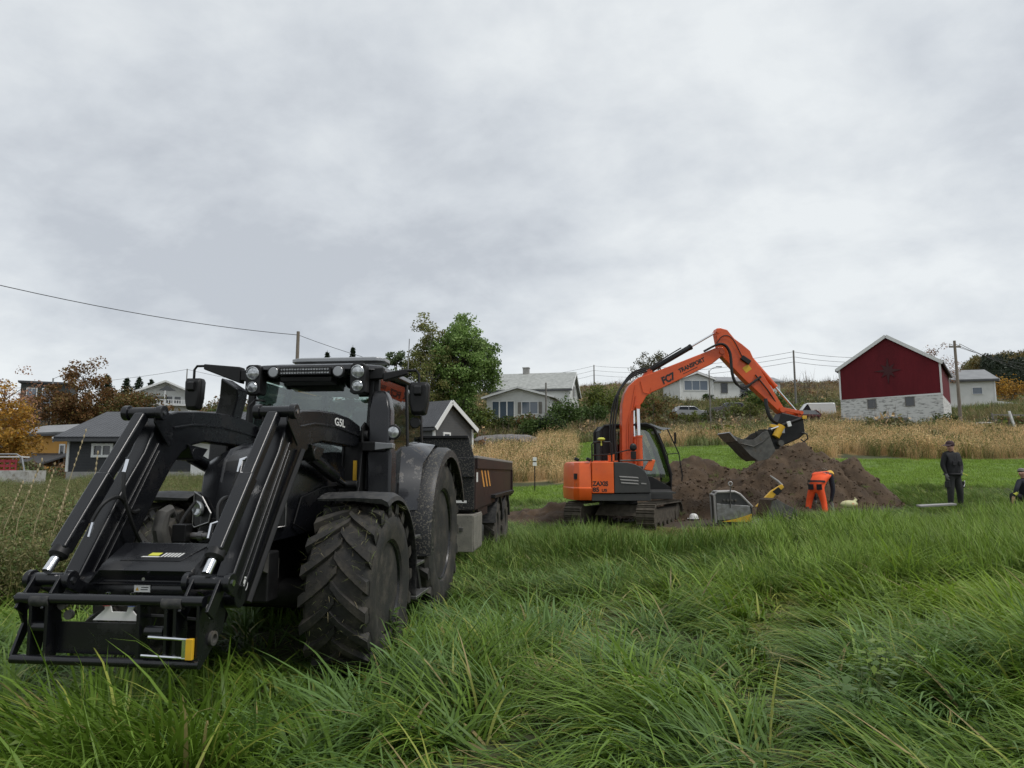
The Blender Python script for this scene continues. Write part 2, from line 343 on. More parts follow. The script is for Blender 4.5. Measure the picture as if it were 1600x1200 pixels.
mat('board_grey', (0.040, 0.043, 0.049), 0.65, c2=(0.052, 0.054, 0.060), scale=1.5); bands(MATS['board_grey'], 'Z', 1.9, 0.8, dist=0.03)
mat('board_grey_light', (0.085, 0.088, 0.092), 0.65, c2=(0.10, 0.102, 0.104), scale=1.5); bands(MATS['board_grey_light'], 'Z', 1.9, 0.8, dist=0.03)
mat('garage_blue', (0.20, 0.23, 0.31), 0.5)
mat('house_yellow', (0.60, 0.31, 0.055), 0.7, c2=(0.53, 0.27, 0.05), scale=1.2); bands(MATS['house_yellow'], 'X', 2.0, 0.25)
mat('house_dark', (0.030, 0.034, 0.030), 0.6)
mat('barn_red', (0.140, 0.0125, 0.0195), 0.75, spec=0.25, c2=(0.108, 0.0100, 0.0155), scale=1.0, stretch=(1, 1, 0.25)); bands(MATS['barn_red'], 'Y', 2.3, 0.35)
mat('barn_star', (0.052, 0.007, 0.009), 0.7)
mat('stone_white', (0.64, 0.64, 0.62), 0.85, c2=(0.20, 0.20, 0.19), scale=2.6, detail=6, lo=0.50, hi=0.68, stretch=(1, 1, 3.4), bump=1.0, bscale=4.5)
mat('slate', (0.27, 0.28, 0.265), 0.75, c2=(0.38, 0.39, 0.37), scale=2.2, detail=2, stretch=(1, 1.4, 1), bump=0.6, bscale=3.5)
mat('roof_dark', (0.045, 0.047, 0.052), 0.5, c2=(0.06, 0.062, 0.068), scale=2); bands(MATS['roof_dark'], 'X', 1.3, 0.9, 'SIN', 0.05)
mat('roof_flat', (0.05, 0.052, 0.056), 0.6); mat('roof_grey', (0.20, 0.205, 0.21), 0.6, c2=(0.25, 0.255, 0.26), scale=1)
mat('concrete', (0.36, 0.35, 0.33), 0.85, c2=(0.28, 0.275, 0.26), scale=2)
mat('wood_pole', (0.16, 0.13, 0.10), 0.85, c2=(0.23, 0.20, 0.165), scale=4, stretch=(4, 4, 0.4))
mat('wood_grey', (0.15, 0.14, 0.125), 0.85, c2=(0.21, 0.20, 0.18), scale=4)
mat('wire', (0.03, 0.03, 0.032), 0.6); mat('galv', (0.30, 0.31, 0.32), 0.5, 0.5)
mat('bark', (0.075, 0.062, 0.05), 0.9, c2=(0.13, 0.115, 0.095), scale=6, bump=0.4)
mat('bark_birch', (0.42, 0.40, 0.37), 0.85, c2=(0.10, 0.09, 0.08), scale=7, lo=0.55, hi=0.62, stretch=(1, 1, 3))
mat('leaf', (0.05, 0.08, 0.02), 0.55, attr='Col', trans=0.35, rvar=0.0, spec=0.25)
mat('leaf_var', (0.05, 0.08, 0.02), 0.6, attr='Col', trans=0.2, rvar=0.28)
mat('grass_blade', (0.05, 0.09, 0.02), 0.45, attr='Col', trans=0.32, spec=0.28)
mat('grass_tuft', (0.05, 0.09, 0.02), 0.5, attr='Col', trans=0.3, rvar=0.25, spec=0.2)
mat('reed', (0.3, 0.2, 0.08), 0.7, attr='Col', trans=0.2, rvar=0.2)
mat('rock', (0.20, 0.185, 0.18), 0.9, c2=(0.12, 0.115, 0.105), scale=1.6, detail=8, bump=0.8, bscale=4)
mat('car_silver', (0.36, 0.37, 0.38), 0.3, 0.5, coat=0.5); mat('car_grey', (0.07, 0.065, 0.065), 0.3, 0.3, coat=0.5); mat('van_white', (0.70, 0.71, 0.71), 0.35, coat=0.3)
mat('shed_maroon', (0.10, 0.022, 0.024), 0.75); mat('red_plastic', (0.36, 0.035, 0.05), 0.5)
g = mat('ground', (1, 1, 1), 0.95, c2=(0.62, 0.60, 0.55), scale=0.9, detail=8, attr='Col', bump=0.6, bscale=6)

# ---------------------------------------------------------------- terrain
TU = np.array([-0.75, -0.35, 0.0, 0.2, 0.45, 0.75])
TY = np.array([0, 8, 14, 18, 22, 30, 40, 60, 80, 115, 160, 240, 400.])
TZ = np.array([[0, 0, 0, .1, .3, .6, 1.0, 2.2, 4.6, 9, 14, 20, 24],
               [0, 0, .05, .1, .25, .5, 1.0, 2.2, 5.0, 10, 15, 20, 24],
               [0, 0, .1, .25, .5, 1.0, 2.0, 3.9, 7.4, 11.5, 19.5, 24, 26],
               [0, .05, .2, .4, .65, 1.4, 2.6, 4.8, 6.7, 14.0, 21.5, 26, 28],
               [.05, .15, .45, .65, .95, 1.7, 2.9, 5.7, 7.7, 14, 21.5, 29, 36],
               [.05, .2, .5, .75, 1.0, 1.8, 2.9, 5.6, 9, 13, 20.5, 36, 46.]])
def gz(x, y):
    x = np.asarray(x, float); y = np.asarray(y, float); yy = np.clip(y, 0, 399.9); u = np.clip(x / np.maximum(y, 9.0), -0.75, 0.7499)
    i = np.clip(np.searchsorted(TU, u, side='right') - 1, 0, 4); j = np.clip(np.searchsorted(TY, yy, side='right') - 1, 0, 11)
    a = (u - TU[i]) / (TU[i + 1] - TU[i]); b = (yy - TY[j]) / (TY[j + 1] - TY[j]); a = a * a * (3 - 2 * a)
    z = (TZ[i, j] * (1 - a) + TZ[i + 1, j] * a) * (1 - b) + (TZ[i, j + 1] * (1 - a) + TZ[i + 1, j + 1] * a) * b
    far = np.clip((yy - 30) / 60, 0, 1)
    return z + 0.04 * vnoise(x, y, 3, 0.5, 2) + far * 0.5 * vnoise(x, y, 5, 0.08, 3)
def G(x, y): return float(gz(x, y))
def ss(x, a, b): t = np.clip((x - a) / (b - a), 0, 1); return t * t * (3 - 2 * t)
def rut_dist(x, y):          # distance to the two flattened wheel lines across the grass
    px = np.interp(y, [2, 5, 7, 9.5, 13, 17], [-0.6, 0.15, 0.75, 1.75, 3.3, 4.6])
    return np.minimum(np.abs(x - px), np.abs(x - px - 1.75 - 0.02 * y))
def soil_mask(x, y):
    w = 0.25 * vnoise(x, y, 9, 0.7, 3)
    a = ((x - 5.6) / 5.4) ** 2 + ((y - 20.0) / 2.0) ** 2; b = ((x - 1.0) / 2.0) ** 2 + ((y - 20.2) / 1.3) ** 2; c = ((x - 4.6) / 1.3) ** 2 + ((y - 18.2) / 1.3) ** 2
    return (np.minimum(np.minimum(a, b), c) + w) < 1.0
def lawn_mask(x, y):
    u = x / np.maximum(y, 5); w = 1.2 * vnoise(x, y, 11, 0.2, 2)
    right = (u > 0.33) & (y + w > 24) & (y + w < 36); mid = (u > 0.205) & (u <= 0.33) & (y > 24) & (y + w < 47); strip = (u > 0.088) & (u < 0.135) & (y + w > 26) & (y + w < 58)
    left = (u > -0.08) & (u <= 0.088) & (y + w > 24) & (y + w < 31)
    return right | mid | strip | left
def gold_mask(x, y):
    u = x / np.maximum(y, 5); w = 2.0 * vnoise(x, y, 13, 0.15, 2)
    right = (u > 0.33) & (y + w >= 36) & (y + w < 52); mid = (u > 0.19) & (u <= 0.33) & (y + w >= 47) & (y + w < 55); l = (u > -0.09) & (u < 0.088) & (y + w >= 31) & (y + w < 52)
    l2 = (u >= 0.04) & (u < 0.088) & (y + w >= 40) & (y + w < 66); l3 = (u >= 0.135) & (u < 0.19) & (y + w > 40) & (y + w < 52)
    br = vnoise(x, y, 17, 0.22, 3) > -0.24
    patch = (u > 0.40) & (u < 0.48) & (y > 66) & (y < 84)
    return (right | mid | l | l2 | l3 | patch) & br
def axis(fine, step, far, k=1.12):
    a = list(np.arange(0, fine, step)); s = step
    while a[-1] < far: s *= k; a.append(a[-1] + s)
    return np.array(a)
ax_ = axis(26, 0.45, 2600); XS = np.concatenate([-ax_[:0:-1], ax_]); YS = np.concatenate([-axis(4, 1.0, 600, 1.3)[:0:-1], axis(30, 0.45, 2600, 1.07)])
XX, YY = np.meshgrid(XS, YS); ZZ = gz(XX, YY)
V = np.stack([XX, YY, ZZ], -1).reshape(-1, 3); nx, ny = len(XS), len(YS)
I = (np.arange(ny - 1)[:, None] * nx + np.arange(nx - 1)[None]).ravel(); T = np.concatenate([np.stack([I, I + 1, I + nx + 1], 1), np.stack([I, I + nx + 1, I + nx], 1)])
C = np.tile(np.array([0.060, 0.068, 0.024]), (len(V), 1)); x_, y_ = V[:, 0], V[:, 1]
far = y_ > 50; C[far] = (0.15, 0.135, 0.06)
C[lawn_mask(x_, y_)] = (0.135, 0.225, 0.036); C[gold_mask(x_, y_)] = (0.34, 0.235, 0.10); C[soil_mask(x_, y_)] = (0.062, 0.043, 0.029)
vil = (x_ / np.maximum(y_, 5) < -0.1) & (y_ > 34); C[vil] = (0.07, 0.075, 0.03)
ground = trimesh('ground', V, T, C, 'ground'); tag(ground, 'sloping field and hillside ground under the long grass', 'ground', None, 'structure')

# ---------------------------------------------------------------- buildings
def window(parent, o, x, up, w, h, frame_w=0.09, pane='window_dark', mull=1, trim='trim_white', depth=0.06, shutters=None):
    """o = centre on the wall, x = direction along the wall; the frame stands proud of the wall."""
    x = Vector(x).normalized(); up = Vector(up); o = Vector(o); nrm = x.cross(up)
    def P(a, b, d): return o + x * a + up * b + nrm * d
    mb = MB()
    def bar(a0, a1, b0, b1, d0=-0.02, d1=depth):
        mb.add([P(a, b, d) for d in (d0, d1) for b in (b0, b1) for a in (a0, a1)], [(0, 2, 3, 1), (4, 5, 7, 6), (0, 1, 5, 4), (2, 6, 7, 3), (0, 4, 6, 2), (1, 3, 7, 5)])
    f = frame_w; bar(-w / 2 - f, w / 2 + f, h / 2, h / 2 + f); bar(-w / 2 - f, w / 2 + f, -h / 2 - f, -h / 2); bar(-w / 2 - f, -w / 2, -h / 2, h / 2); bar(w / 2, w / 2 + f, -h / 2, h / 2)
    for k in range(mull): c = -w / 2 + w * (k + 1) / (mull + 1); bar(c - f * .3, c + f * .3, -h / 2, h / 2, -0.01, depth * .8)
    wo = mb.build('window', trim, parent)
    mb = MB(); bar(-w / 2, w / 2, -h / 2, h / 2, -0.02, 0.015); mb.build('pane', pane, wo)
    if shutters:
        for sg in (-1, 1): mb = MB(); c = sg * (w / 2 + f + 0.2); bar(c - .18, c + .18, -h / 2, h / 2, -0.01, 0.05); mb.build('shutter', shutters, wo)
    return wo
def gable_house(name, label, cat, loc, rz, L, W, H, rise, wallm, roofm, over=0.45, endover=0.35, rt=0.18, base=None, trim='trim_white', asym=0.0, chimney=None, sink=1.0, group=None):
    """ridge along local x, eaves at y = -W/2 (front) and +W/2; walls from the ground to H, ridge at H + rise"""
    t = thing(name, label, cat, loc, rz, group); a, b = L / 2, W / 2; ry = asym
    b0 = base[0] if base else -sink
    MB().prism([(-b, b0), (b, b0), (b, H), (ry, H + rise), (-b, H)], -a, a, 'x').build('wall', wallm, t)
    if base: MB().prism([(-b - .03, -sink), (b + .03, -sink), (b + .03, base[0]), (-b - .03, base[0])], -a - .03, a + .03, 'x').build('foundation', base[1], t)
    r = MB()
    for sg in (-1, 1):
        e = sg * b; dv = Vector((0, e - ry, -rise)).normalized(); p0 = Vector((0, ry, H + rise + 0.06)); p1 = Vector((0, e, H + 0.06)) + dv * over; n_ = Vector((0, rise * sg, abs(e - ry))).normalized()
        q = [p0, p1, p1 + n_ * rt, p0 + n_ * rt + Vector((0, 0, rt * 0.1))]
        r.loft([[Vector((xx, p.y, p.z)) for p in q] for xx in (-a - endover, a + endover)])
    ro = r.build('roof', roofm, t)
    for xs in (-a - endover - .03, a + endover + .03):                # barge boards
        for sg in (-1, 1):
            e = sg * b; dv = Vector((0, e - ry, -rise)).normalized(); p1 = Vector((xs, e, H + 0.05)) + dv * (over + .05)
            MB().beam((xs, ry, H + rise + .07), p1, 0.05, 0.28, (1, 0, 0)).build('barge_board', trim, ro)
    for sg in (-1, 1):
        e = sg * b; dv = Vector((0, e - ry, -rise)).normalized(); p1 = Vector((0, e, H + 0.02)) + dv * (over + .06)
        MB().box(-a - endover, a + endover, p1.y - .06, p1.y + .06, p1.z - .06, p1.z + .10).build('gutter', trim if trim != 'trim_white' else 'roof_flat', ro)
    for sx in (-1, 1):
        for sy in (-1, 1): MB().box(sx * a - .07, sx * a + .07, sy * b - .07, sy * b + .07, (base[0] if base else -sink) + .01, H).build('corner_board', trim, t)
    if chimney:
        cx, cw, ch = chimney; MB().box(cx - cw / 2, cx + cw / 2, ry - cw / 2, ry + cw / 2, H + rise - .5, H + rise + ch).box(cx - cw / 2 - .06, cx + cw / 2 + .06, ry - cw / 2 - .06, ry + cw / 2 + .06, H + rise + ch, H + rise + ch + .12).build('chimney', 'concrete', ro)
    return t
FX, UZ = (1, 0, 0), (0, 0, 1)
# red barn; local -x gable faces the field
bz = 5.9; bc = Vector((36.88, 60, 0)); d1 = Vector((-0.82, 0.574, 0)); d2 = Vector((0.574, 0.82, 0)); cc = bc + d1 * 4.0 + d2 * 5.5
barn = gable_house('barn', 'dark red gabled barn on a white stone base with a star emblem', 'barn', (cc.x, cc.y, bz), math.atan2(d2.y, d2.x), 11.0, 8.0, 5.3, 2.6, 'barn_red', 'roof_flat', 0.25, 0.2, 0.14, base=(2.45, 'stone_white'), sink=2.0)
gx = -5.5
MB().prism([(-4.06, 2.45), (4.06, 2.45), (4.06, 2.45), (-4.06, 2.62)], gx - .05, gx - .02, 'x').build('sill_board', 'trim_white', barn)
st = []
for k in range(16):
    rr = (1.15 if k % 4 == 0 else 0.80) if k % 2 == 0 else 0.36; a = math.pi / 2 + k * math.pi / 8; st.append((math.cos(a) * rr * 0.95, 4.85 + math.sin(a) * rr * 1.05))
MB().prism(st, gx - .05, gx - .005, 'x').build('star_emblem', 'barn_star', barn)
for yy, ww, hh, zz in ((1.45, .62, .75, 1.95), (-1.55, .62, .72, 2.0)): window(barn, (gx - .03, yy, zz), (0, -1, 0), UZ, ww, hh, .06, 'window_dark', 0, 'wood_grey')
mb = MB()
for k in range(7): mb.box(gx - .09, gx - .02, -1.25 + k * .29, -1.25 + k * .29 + .27, -0.6, 0.62)
mb.build('door', 'wood_grey', barn)
# white house on the slope, with the front porch wing
hz_ = 7.9
wh = gable_house('white_house', 'white house with pale diamond slate roof and chimney above the bushes', 'house', (3.0, 89.2, hz_), R(-12), 9.8, 9.0, 3.75, 2.4, 'house_white', 'slate', 0.35, 0.35, 0.2, chimney=(-1.2, .75, .9), sink=2.5)
window(wh, (4.92, 0.0, 3.9), (0, 1, 0), UZ, 1.3, 1.3, .1, 'window_dark', 1, shutters='wood_grey'); window(wh, (4.92, 0.6, 1.5), (0, 1, 0), UZ, 1.3, 1.2, .1, 'window_dark', 1)
mb = MB().prism([(-3.6, -2.5), (3.6, -2.5), (3.6, 2.15), (0, 3.15), (-3.6, 2.15)], -11.2, -4.4, 'y'); mb.build('porch_wing', 'house_white', wh)
mb = MB()
for sg in (-1, 1): mb.loft([[(0, yy, 3.22), (sg * 4.1, yy, 2.08), (sg * 4.1, yy, 2.22), (0, yy, 3.38)] for yy in (-11.6, -4.0)])
pr = mb.build('porch_roof', 'slate', wh)
for sg in (-1, 1): MB().beam((0, -11.63, 3.26), (sg * 4.15, -11.63, 2.10), .05, .22, (0, 1, 0)).build('barge_board', 'trim_white', pr)
for k in range(3): window(wh, (-2.55 + k * .86, -11.22, 0.75 if k < 2 else .55), FX, UZ, .72, 1.9 if k < 2 else 2.3, .07, 'window_blue', 0)
window(wh, (1.35, -11.22, 0.95), FX, UZ, 1.75, 1.3, .1, 'window_blue', 1, shutters='wood_grey'); window(wh, (3.62, -9.3, .9), (0, 1, 0), UZ, .8, 1.2, .08, 'window_dark', 0)
# low white bungalow on the hillside, wing to the right
lh = gable_house('bungalow', 'low white bungalow with a wide three-pane window on the hillside', 'house', (28.6, 114, 14.1), R(90 + 4), 9, 5.2, 2.2, 0.9, 'house_white', 'roof_flat', 0.4, 0.4, 0.2, sink=2.5)
window(lh, (-4.52, 0.1, 1.15), (0, -1, 0), UZ, 3.7, 1.45, .1, 'window_blue', 2)
lw_ = MB().box(-3, 3.5, -14.2, -2.62, -2.5, 1.95).build('wing', 'house_white', lh)
MB().loft([[(xx, yy, zz) for xx, zz in ((-3.5, 1.9), (0.3, 3.0), (4, 1.9), (4, 2.08), (0.3, 3.2), (-3.5, 2.08))] for yy in (-14.6, -2.3)]).build('wing_roof', 'roof_grey', lh)
for yy, ww, hh in ((-5.0, 1.0, 1.5), (-8.2, 1.1, 1.2), (-11.8, 1.1, 1.2)): window(lh, (-3.03, yy, .95), (0, -1, 0), UZ, ww, hh, .06, 'window_dark', 0, 'wood_grey')
# dark grey garage by the field edge
gg = gable_house('garage', 'dark grey boarded garage with white corner boards and tiled roof', 'garage', (-19.0, 44.5, 1.55), R(0), 12.2, 9.0, 2.15, 1.62, 'board_grey', 'roof_dark', 0.55, 0.55, 0.16, base=(0.22, 'concrete'), sink=1.0)
window(gg, (-4.15, -4.53, 1.42), FX, UZ, .92, .5, .14, 'window_dark', 1, depth=.09)
MB().box(0.9, 2.9, -4.58, -4.5, 0.0, 2.0).build('garage_door', 'white_paint', gg); MB().box(2.75, 6.0, -4.56, -4.5, .23, 2.1).build('white_panel', 'white_paint', gg)
# grey gabled outbuilding behind the trailer
ob = gable_house('outbuilding', 'light grey boarded outbuilding with white gable edges behind the trailer', 'outbuilding', (-7.2, 48.8, 1.9), R(145), 8.2, 3.9, 2.75, 1.6, 'board_grey_light', 'roof_dark', 0.25, 0.3, 0.14, base=(0.1, 'concrete'), asym=0.55)
window(ob, (-4.12, 0.75, 2.0), (0, -1, 0), UZ, .5, .6, .12, 'window_blue', 0)
MB().box(-2.6, -1.2, 1.94, 2.0, .2, 2.4).build('door', 'garage_blue', ob)
# yellow house left of the garage
yh = gable_house('yellow_house', 'ochre yellow house with a white barge board beside the grey garage', 'house', (-36.5, 60.2, 1.6), R(-25), 9.5, 8.5, 3.1, 0.9, 'house_yellow', 'roof_grey', .45, .4, .18)
window(yh, (3.9, -4.28, 1.55), FX, UZ, .45, 1.3, .12, 'window_dark', 0)
MB().box(.6, 4.9, -6.2, -4.28, -.5, .55).build('porch', 'house_yellow', yh)
MB().loft([[(.3, -6.5, z), (5.1, -6.5, z - .05), (5.1, -4.2, z + .75), (.3, -4.2, z + .8)] for z in (.75, .87)]).build('porch_roof', 'roof_flat', yh)
MB().beam((.26, -6.55, .8), (.26, -4.2, 1.6), .05, .2, (1, 0, 0)).build('porch_barge_board', 'trim_white', yh)
# white chalet with balconies
cz = 10.3
ch = gable_house('chalet', 'white two-storey chalet with a wide balcony under its gable', 'house', (-59.0, 121, cz), R(90 + 19), 11, 7.6, 4.6, 1.6, 'house_white', 'trim_white', .9, 1.7, .16, sink=2.0)
for k in range(4): window(ch, (-5.53, 2.0 - k * 1.25, 3.35), (0, -1, 0), UZ, .95, 1.1, .07, 'window_dark', 0)
for k in range(2): window(ch, (-5.53, 1.6 - k * 2.4, .7), (0, -1, 0), UZ, 1.1, 1.2, .07, 'window_dark', 0)
MB().prism([(1.2, 4.85), (-1.4, 4.85), (-.1, 5.75)], -5.56, -5.5, 'x').build('gable_window', 'window_dark', ch)
for k in range(3): window(ch, (-3.5 + k * 2.6, -3.83, 3.7 if k else 3.5), FX, UZ, .8, .55, .07, 'window_dark', 0)
MB().box(-7.1, -5.5, -3.8, 3.8, 2.3, 2.45).build('balcony_floor', 'trim_white', ch)
bl = MB().box(-7.12, -7.05, -3.8, 3.8, 3.15, 3.25).box(-7.1, -7.06, -3.8, 3.8, 2.5, 2.56).build('balcony_rail', 'trim_white', ch)
for k in range(20): MB().box(-7.1, -7.06, -3.75 + k * .39, -3.65 + k * .39, 2.56, 3.15).build('baluster', 'trim_white', bl)
for yy in (-3.7, 0, 3.7): MB().box(-7.1, -6.95, yy - .07, yy + .07, -1.5, 4.7).build('post', 'trim_white', ch)
# dark modern house behind the brown tree, left
mh = thing('modern_house', 'dark green flat-roofed house with tall white-framed windows among the autumn trees', 'house', (-80, 122, 11.0), R(24))
MB().box(-4, 3, -4, 5, -2, 5.6).build('wall', 'house_dark', mh); MB().box(-4.4, 3.4, -4.4, 5.4, 5.62, 5.95).build('roof', 'roof_flat', mh)
for k in range(2): window(mh, (-2.4 + k * 2.2, -4.03, 3.2), FX, UZ, 1.3, 3.0, .12, 'window_blue', 1)
# white house behind the barn
rh = gable_house('farmhouse', 'white rendered house with grey roof and two high windows behind the pole', 'house', (55.2, 88.5, 8.6), R(-14), 7.6, 7.5, 4.2, 1.5, 'house_white', 'roof_grey', .35, .4, .18, sink=2.5)
for xx in (-1.6, 1.9): window(rh, (xx, -3.78, 2.9), FX, UZ, 1.0, .75, .06, 'window_blue', 0)
window(rh, (2.2, -3.78, .2), FX, UZ, .9, .7, .06, 'window_blue', 0)
MB().prism([(3.82, -2.5), (7.6, -2.5), (7.6, 1.2), (3.82, 1.75)], -3.0, 1.0, 'y').build('annex', 'house_white', rh)
# far roofs at the skyline
for (px, Y, zz, w_, lab) in ((-40, 135, 15.6, 7, 'brown roofed house half hidden on the slope beside the chalet'),):
    hh = gable_house('hill_house', lab, 'house', (px, Y, zz), R(10), w_, 6, 1.6, 1.2, 'house_yellow', 'roof_flat', .3, .3, .15, sink=3)

# ---------------------------------------------------------------- poles, lamps, wires
def pole(label, x, y, ztop, r=0.11, m='wood_pole', group=None, cross=0, name='utility_pole', cat='pole', lamp=0, z0=None):
    g0 = G(x, y) if z0 is None else z0; t = thing(name, label, cat, (x, y, g0), 0, group); h = ztop - g0
    MB().tube([(0, 0, -0.6), (0, 0, h)], [r * 1.15, r * .8], 10).build('shaft', m, t)
    if cross: MB().box(-.45, .45, -.05, .05, h - .55, h - .42).build('crossarm', 'wood_grey', t); 
    if cross:
        for k in (-.4, .4): MB().cyl((k, 0, h - .42), (k, 0, h - .24), .045, 8).build('insulator', 'white_paint', t)
    if lamp:
        MB().tube([(0, 0, h - .1), (lamp * .5, 0, h + .25), (lamp * 1.3, 0, h + .42)], .035, 6).build('lamp_arm', 'galv', t); MB().cbox((lamp * 1.55, 0, h + .42), (.6, .2, .1), None).build('lamp_head', 'galv', t)
    return (x, y, ztop)
pA = pole('brown timber pole rising behind the tractor cab', -18.53, 60, 13.85, .17)
pB = pole('thin grey pole among the bushes before the white house', 3.4, 70, 10.65, .10, 'wood_grey')
pC = pole('utility pole on the skyline between white house and round tree', 17.65, 150, 24.7, .14, 'wood_grey')
pD = pole('tall utility pole on the bare hill behind the digger arm', 38.5, 95, 18.3, .14, 'wood_grey')
pE = pole('weathered utility pole with crossarm beside the barn', 35.1, 55, 12.1, .12, 'wood_pole', cross=1)
pF = pole('slim lamp post in front of the bungalow', 21.2, 75, 12.6, .075, 'wood_grey', name='street_lamp', cat='lamp post', lamp=0.7)
pG = pole('utility pole on the slope beside the white chalet', -60.6, 130, 20.9, .12, 'wood_grey')
pH = pole('grey lamp post beside the dark modern house', -71.0, 108, 16.2, .14, 'galv', name='street_lamp', cat='lamp post', lamp=1.6)
def wire(label, a, b, sag, r=0.012, group='overhead wires'):
    a, b = Vector(a), Vector(b); MBp = [a.lerp(b, k / 16) - Vector((0, 0, 4 * sag * (k / 16) * (1 - k / 16))) for k in range(17)]
    o = MB().tube(MBp, r, 5).build('overhead_wire', 'wire'); tag(o, label, 'wire', group)
wire('long dark overhead cable sagging across the sky to the brown pole', (-38.0, 40.0, 14.6), (pA[0], pA[1], pA[2] - .3), .7, .028)
wire('overhead cable from the brown pole down to the white house', (pA[0], pA[1], pA[2] - .3), (-0.5, 84, 12.6), 1.0, .022)
for k, dz in enumerate((0.0, -1.0, -2.0)):
    o_ = ('top', 'middle', 'lowest')[k]
    wire(o_ + ' wire of the power line between the hill poles', (pC[0], pC[1], pC[2] - .2 + dz), (pD[0], pD[1], pD[2] - .2 + dz * .7), 1.2, .025)
    wire(o_ + ' wire of the power line running from hill pole to the barn side', (pD[0], pD[1], pD[2] - .2 + dz * .7), (58, 96, 18.2 + dz * .6), .8, .025)
    wire(o_ + ' wire of the power line over the white house', (pC[0], pC[1], pC[2] - .2 + dz), (-14, 120, 17.0 + dz), 1.0, .025)
    wire(('upper', 'middle', 'lower')[k] + ' crossarm wire leaving the barn pole towards the forest', (pE[0] + (k - 1) * .4, pE[1], pE[2] - .25), (75, 95, 16.5 - k * .8), .8, .02)
wire('wire from the chalet pole across the village roofs', (pG[0], pG[1], pG[2] - .1), (-98, 118, 15.5), 1.0, .03); wire('wire from the chalet pole towards the tractor side', (pG[0], pG[1], pG[2] - .1), (-30, 140, 18.5), 1.2, .03)
# ---------------------------------------------------------------- tractor with front loader (local x forward, y to its left, z up)
TP = (-1.957, 9.321, 0.0); TA = R(-96.5)
T = thing('tractor', 'black tractor with a front loader frame lowered into the grass', 'tractor', TP, TA)
def wheel(parent, c, Rr, W, rim, nl, side, m='rubber', rimm='graphite', lug=0.05):
    c = Vector(c); d = Vector((0, side, 0)); hw = W / 2
    wo = MB().lathe([(0.02, hw * .10), (rim * .35, hw * .10), (rim * .45, -hw * .12), (rim * .82, -hw * .2), (rim * .88, hw * .35), (rim * .98, hw * .85), (rim, hw * .86), (rim * .97, hw * .3), (rim * .97, -hw * .8), (0.02, -hw * .8)], c, d, 40).build('wheel', rimm, parent, ang=30)
    t = MB(); b = Rr - lug
    t.lathe([(rim * .97, hw * .78), (rim * 1.04, hw * .92), (rim + (b - rim) * .45, hw * 1.02), (b - .05, hw * .95), (b, hw * .82), (b + .012, 0), (b, -hw * .82), (b - .05, -hw * .95), (rim + (b - rim) * .45, -hw * 1.02), (rim * 1.04, -hw * .92), (rim * .97, -hw * .78)], c, d, 64)
    for sg in (-1, 1):                                   # chevron lugs, each a curved bar from the centre line to the shoulder
        for k in range(nl):
            a0 = 2 * math.pi * (k + (0.5 if sg > 0 else 0)) / nl; rings = []
            for q, s in enumerate((0.0, 0.25, 0.5, 0.75, 1.0, 1.12)):
                yy = sg * hw * (-0.06 + 1.02 * min(s, 1.0)); an = a0 - (0.62 * s ** 0.8) * (hw / Rr) * 1.45; top = Rr if s <= 1 else Rr - .075; bot = b - .03 if s <= 1 else b - .10
                wd = (0.030 + 0.012 * s) / Rr
                rings.append([c + Vector((math.cos(an + e) * r_, yy, math.sin(an + e) * r_)) for e, r_ in ((-wd * 1.5, bot), (wd * 1.5, bot), (wd, top), (-wd, top))])
            t.loft(rings)
    ty = t.build('tyre', m, wo, ang=28)
    h = MB().lathe([(.09, hw * .05), (.09, hw * .34), (.06, hw * .42), (.005, hw * .42)], c, d, 20)
    for k in range(8): a = k * math.pi / 4; p = c + Vector((math.cos(a) * rim * .38, side * hw * .08, math.sin(a) * rim * .38)); h.cyl(p, p + d * .03, .016, 6)
    h.build('hub', 'graphite_dirty', wo); return wo
FXc, RXc = 2.75, 0.10
for s in (-1, 1):
    wheel(T, (FXc, s * .92, .73), .73, .58, .40, 19, s); wheel(T, (RXc, s * .82, .965), .965, .62, .555, 21, s)
MB().box(-.5, 2.3, -.28, .28, .62, 1.12).box(2.2, 3.2, -.2, .2, .7, 1.2).build('chassis', 'plastic_black', T, .02)
MB().tube([(FXc, -.75, .73), (FXc, -.3, .66), (FXc, .3, .66), (FXc, .75, .73)], [.12, .13, .13, .12], 12).build('front_axle', 'plastic_black', T)
MB().cyl((RXc, -.7, .965), (RXc, .7, .965), .17, 14).build('rear_axle', 'plastic_black', T)
# bonnet
def hsec(x, hw, zt, zb, fl=.25): return [(x, -hw * .94, zb), (x, -hw, zt - fl * 1.25), (x, -hw * .93, zt - fl * .45), (x, -hw * .66, zt - .055), (x, -hw * .46, zt - .012), (x, -hw * .40, zt - .03), (x, 0, zt - .01), (x, hw * .40, zt - .03), (x, hw * .46, zt - .012), (x, hw * .66, zt - .055), (x, hw * .93, zt - fl * .45), (x, hw, zt - fl * 1.25), (x, hw * .94, zb)]
MB().loft([hsec(1.72, .47, 2.06, 1.22), hsec(2.3, .47, 2.05, 1.2), hsec(2.8, .45, 2.02, 1.2), hsec(3.08, .42, 1.96, 1.18, .28), hsec(3.22, .385, 1.86, 1.17, .32), hsec(3.31, .34, 1.68, 1.16, .3), hsec(3.345, .31, 1.42, 1.15, .2)]).build('bonnet', 'graphite', T, .008, ang=24)
gr = MB().box(3.28, 3.352, -.2, .2, 1.16, 1.36).build('grille', 'plastic_black', T, .01)
for k in range(5): MB().box(3.352, 3.362, -.18, .18, 1.18 + k * .036, 1.195 + k * .036).build('grille_bar', 'plastic_black', gr)
